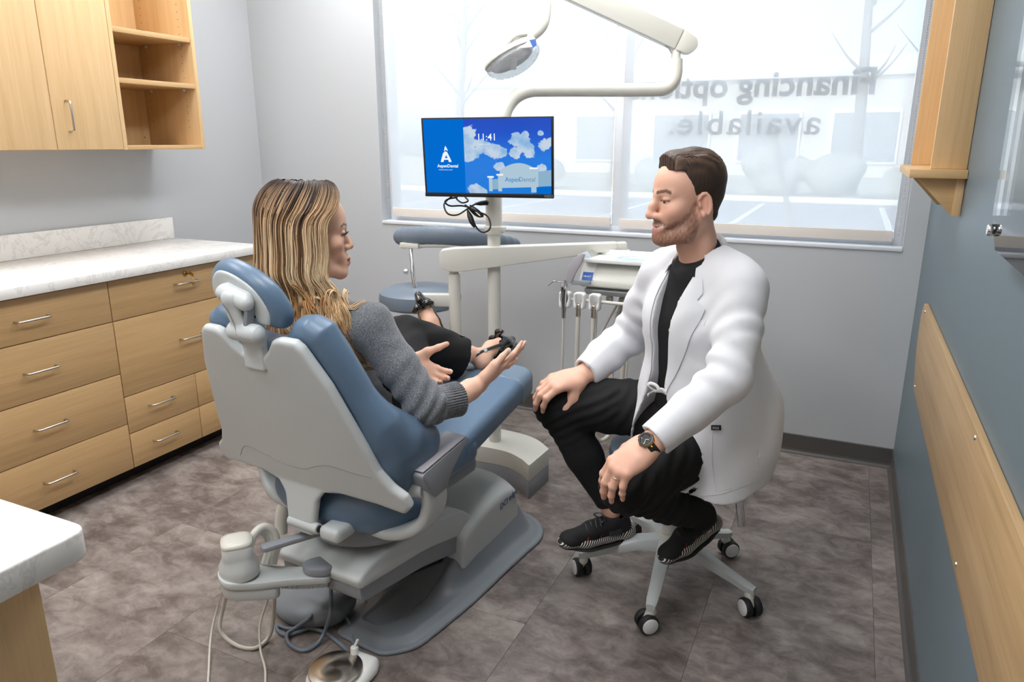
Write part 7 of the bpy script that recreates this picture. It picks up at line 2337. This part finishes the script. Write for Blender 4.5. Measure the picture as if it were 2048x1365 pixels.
def trainer(HE, TO, uph, lat):
    """HE heel, TO toe on the sole line; uph up hint; lat +1/-1 which side faces the camera"""
    fx = nrm(TO - HE); zv = nrm(np.array(uph) - fx * (np.array(uph) @ fx)); yv = np.cross(zv, fx)
    R_ = np.stack([fx, yv, zv], 1); Lf = np.linalg.norm(TO - HE); k = Lf / .255
    xf = lambda P_: (np.asarray(P_) * k) @ R_.T + HE
    r = empty('shoe', tuple(HE * .5 + TO * .5)); adopt(r, man)
    up = SDF()
    up.chain([(.012, 0, .052), (.070, 0, .056), (.150, 0, .042), (.222, 0, .026)], [.034, .035, .038, .030], k=.01)
    up.ell((.228, 0, .026), (.042, .040, .026), k=.02); up.ell((.03, 0, .085), (.036, .031, .034), k=.02); up.cone((.07, 0, .075), (.14, 0, .058), .028, .026, k=.02)
    def post(D, x, y, z):
        D = np.maximum(D, .020 - z)
        op = np.sqrt(((x - .034) / .030) ** 2 + (y / .024) ** 2) - 1
        return np.maximum(D, -np.maximum(op * .024, .075 - z))
    sdf_obj('upper', up, .0035, M['mesh_black'], r, sm=1, xf=xf, post=post)
    so = SDF()
    so.chain([(.0, 0, .020), (.08, 0, .018), (.17, 0, .016), (.240, 0, .018)], [.038, .038, .045, .036], k=.01, flat=((0, 0, 1), .55))
    so.ell((-.004, 0, .030), (.042, .038, .030), k=.012); so.ell((.13, 0, .022), (.065, .043, .022), k=.012)
    V, F = so.mesh(.0035, post=lambda D, x, y, z: np.maximum(np.maximum(D, -z - .0), z - .046)); V = relax(V, F, 1)
    o = mkobj('sole', xf(V), F.tolist(), M['sole'], r, smooth=True)
    at_ = o.data.attributes.new('loc', 'FLOAT_VECTOR', 'POINT'); at_.data.foreach_set('vector', V.astype(np.float32).ravel())
    ou = SDF(); ou.chain([(.0, 0, .0), (.08, 0, .0), (.17, 0, .0), (.24, 0, .005)], [.034, .033, .040, .032], k=.01, flat=((0, 0, 1), .14))
    sdf_obj('outsole', ou, .0035, M['rubber'], r, sm=1, xf=xf)
    for i in range(5):
        xx = .098 + .018 * i; hz = (.098, .094, .089, .082, .073)[i]
        tube('lace', [Vector(xf((xx - .004, -.024, hz - .012))), Vector(xf((xx, -.008, hz + .002))), Vector(xf((xx + .003, .008, hz + .002))), Vector(xf((xx + .006, .024, hz - .012)))], .0028, M['black'], r, n=6, sub=3)
    for sg in (-1, 1):
        tube('lace', [Vector(xf(q)) for q in ((.098, 0, .100), (.108, sg * .018, .108), (.126, sg * .028, .098), (.118, sg * .014, .093), (.100, 0, .099))], .0026, M['black'], r, n=6, sub=4)
    prism('side_stripe', rounded([(.030, .040), (.085, .036), (.092, .058), (.040, .064)], .006), lambda u, v, t: Vector(xf((u, lat * (t + .0005), v))), .030, .0385, M['tab'], r, bev=.002)
    for i in range(3):
        tube('red_mark', [Vector(xf((.125 + .028 * i, lat * (.0385 + .001 * i), .038))), Vector(xf((.118 + .028 * i, lat * .0355, .056 - .004 * i)))], .0012, M['red'], r, n=5)
    prism('toe_tab', rounded([(.186, -.010), (.212, -.008), (.212, .010), (.186, .012)], .003), lambda u, v, t: Vector(xf((u, v - .012 * lat, t - .30 * (u - .19)))), .058, .0635, M['tab'], r, bev=.001)
    return r
trainer(RHE + np.array([0, 0, -.026]), RT + np.array([0, 0, -.020]), (0.06, -.12, 1), 1)
trainer(LHE + np.array([0, 0, -.030]), LT + np.array([0, 0, -.012]), np.array(_up) * .9 + np.array(-_fw) * .35 + np.array(_rt) * -.25, 1)

# ---------------------------------------------------------------- watch and ring
wt_ = empty('wristwatch', tuple(LWm)); adopt(wt_, man)
wn = nrm(FL[:, 2] * .92 + FL[:, 1] * .10); wc = LWm - lx * .004 + wn * .0215
M['gold'] = plain('gold', (196, 152, 78), 0.22, 1.0); M['dial'] = plain('watch_dial', (26, 30, 44), 0.3)
lathe('watch_case', [(0, 0), (.0195, 0), (.0215, .003), (.0215, .007), (.0195, .0095), (0, .0095)], Vector(wc), M['gold'], wt_, axis=tuple(wn), n=8, sharp=20)
lathe('watch_bezel', [(.0135, 0), (.0188, 0), (.0188, .0022), (.0145, .0030), (.0135, .0024)], Vector(wc + wn * .0092), M['black'], wt_, axis=tuple(wn), n=32, cap=False)
dl_ = lathe('watch_dial', [(0, 0), (.0150, 0), (.0150, .001), (0, .001)], Vector(wc + wn * .0096), M['dial'], wt_, axis=tuple(wn), n=32)
wx = FL[:, 0]; wx = nrm(wx - wn * (wx @ wn)); wy = np.cross(wn, wx)
for i in range(12):
    a = 2 * PI * i / 12; d_ = wx * math.cos(a) + wy * math.sin(a)
    tube('hour_mark', [Vector(wc + wn * .0110 + d_ * .0095), Vector(wc + wn * .0110 + d_ * .0125)], .0006, M['gold'], dl_, n=5)
for a, L_ in ((2.3, .0085), (.6, .011)):
    d_ = wx * math.cos(a) + wy * math.sin(a)
    tube('watch_hand', [Vector(wc + wn * .0112), Vector(wc + wn * .0112 + d_ * L_)], .0007, M['cord'], dl_, n=5)
lathe('crown', [(0, 0), (.0028, 0), (.0028, .004), (0, .004)], Vector(wc + wn * .005 + wy * .0212), M['gold'], wt_, axis=tuple(wy), n=12)
st_p = []
for a in np.linspace(0, 2 * PI, 33):
    st_p.append(Vector(LWm - lx * .004 + FL[:, 1] * math.cos(a) * .0335 + FL[:, 2] * math.sin(a) * .0270))
V, F = tube_geo(st_p, .0100, 10, False, flat=.24, n0=None)
# strap is a flat band: rebuild its section explicitly
rows = []
for a in np.linspace(0, 2 * PI, 41):
    c = Vector(LWm - lx * .004 + FL[:, 1] * math.cos(a) * .0325 + FL[:, 2] * math.sin(a) * .0262); o_ = Vector(FL[:, 1] * math.cos(a) + FL[:, 2] * math.sin(a)).normalized(); x_ = Vector(lx)
    rows.append([c - x_ * .010, c - x_ * .010 + o_ * .0028, c + x_ * .010 + o_ * .0028, c + x_ * .010])
grid_obj('watch_strap', rows, M['black'], wt_, closed_u=True)
# ring on the ring finger
rf = np.array([.085 + .013, -(-.0090 - .0012), .0020 - .0095]) * 1.12
sp_a, cu_a = -.06, .64
fd_ = np.array([math.cos(cu_a) * math.cos(sp_a), -math.cos(cu_a) * math.sin(sp_a), -math.sin(cu_a)])
fdw = FL @ fd_; rc = LWm + FL @ rf
n1 = nrm(np.cross(fdw, FL[:, 2])); n2 = np.cross(fdw, n1)
tube('ring', [Vector(rc + (n1 * math.cos(a) + n2 * math.sin(a)) * .0108) for a in np.linspace(0, 2 * PI, 25)], .0020, M['steel'], man, n=8)
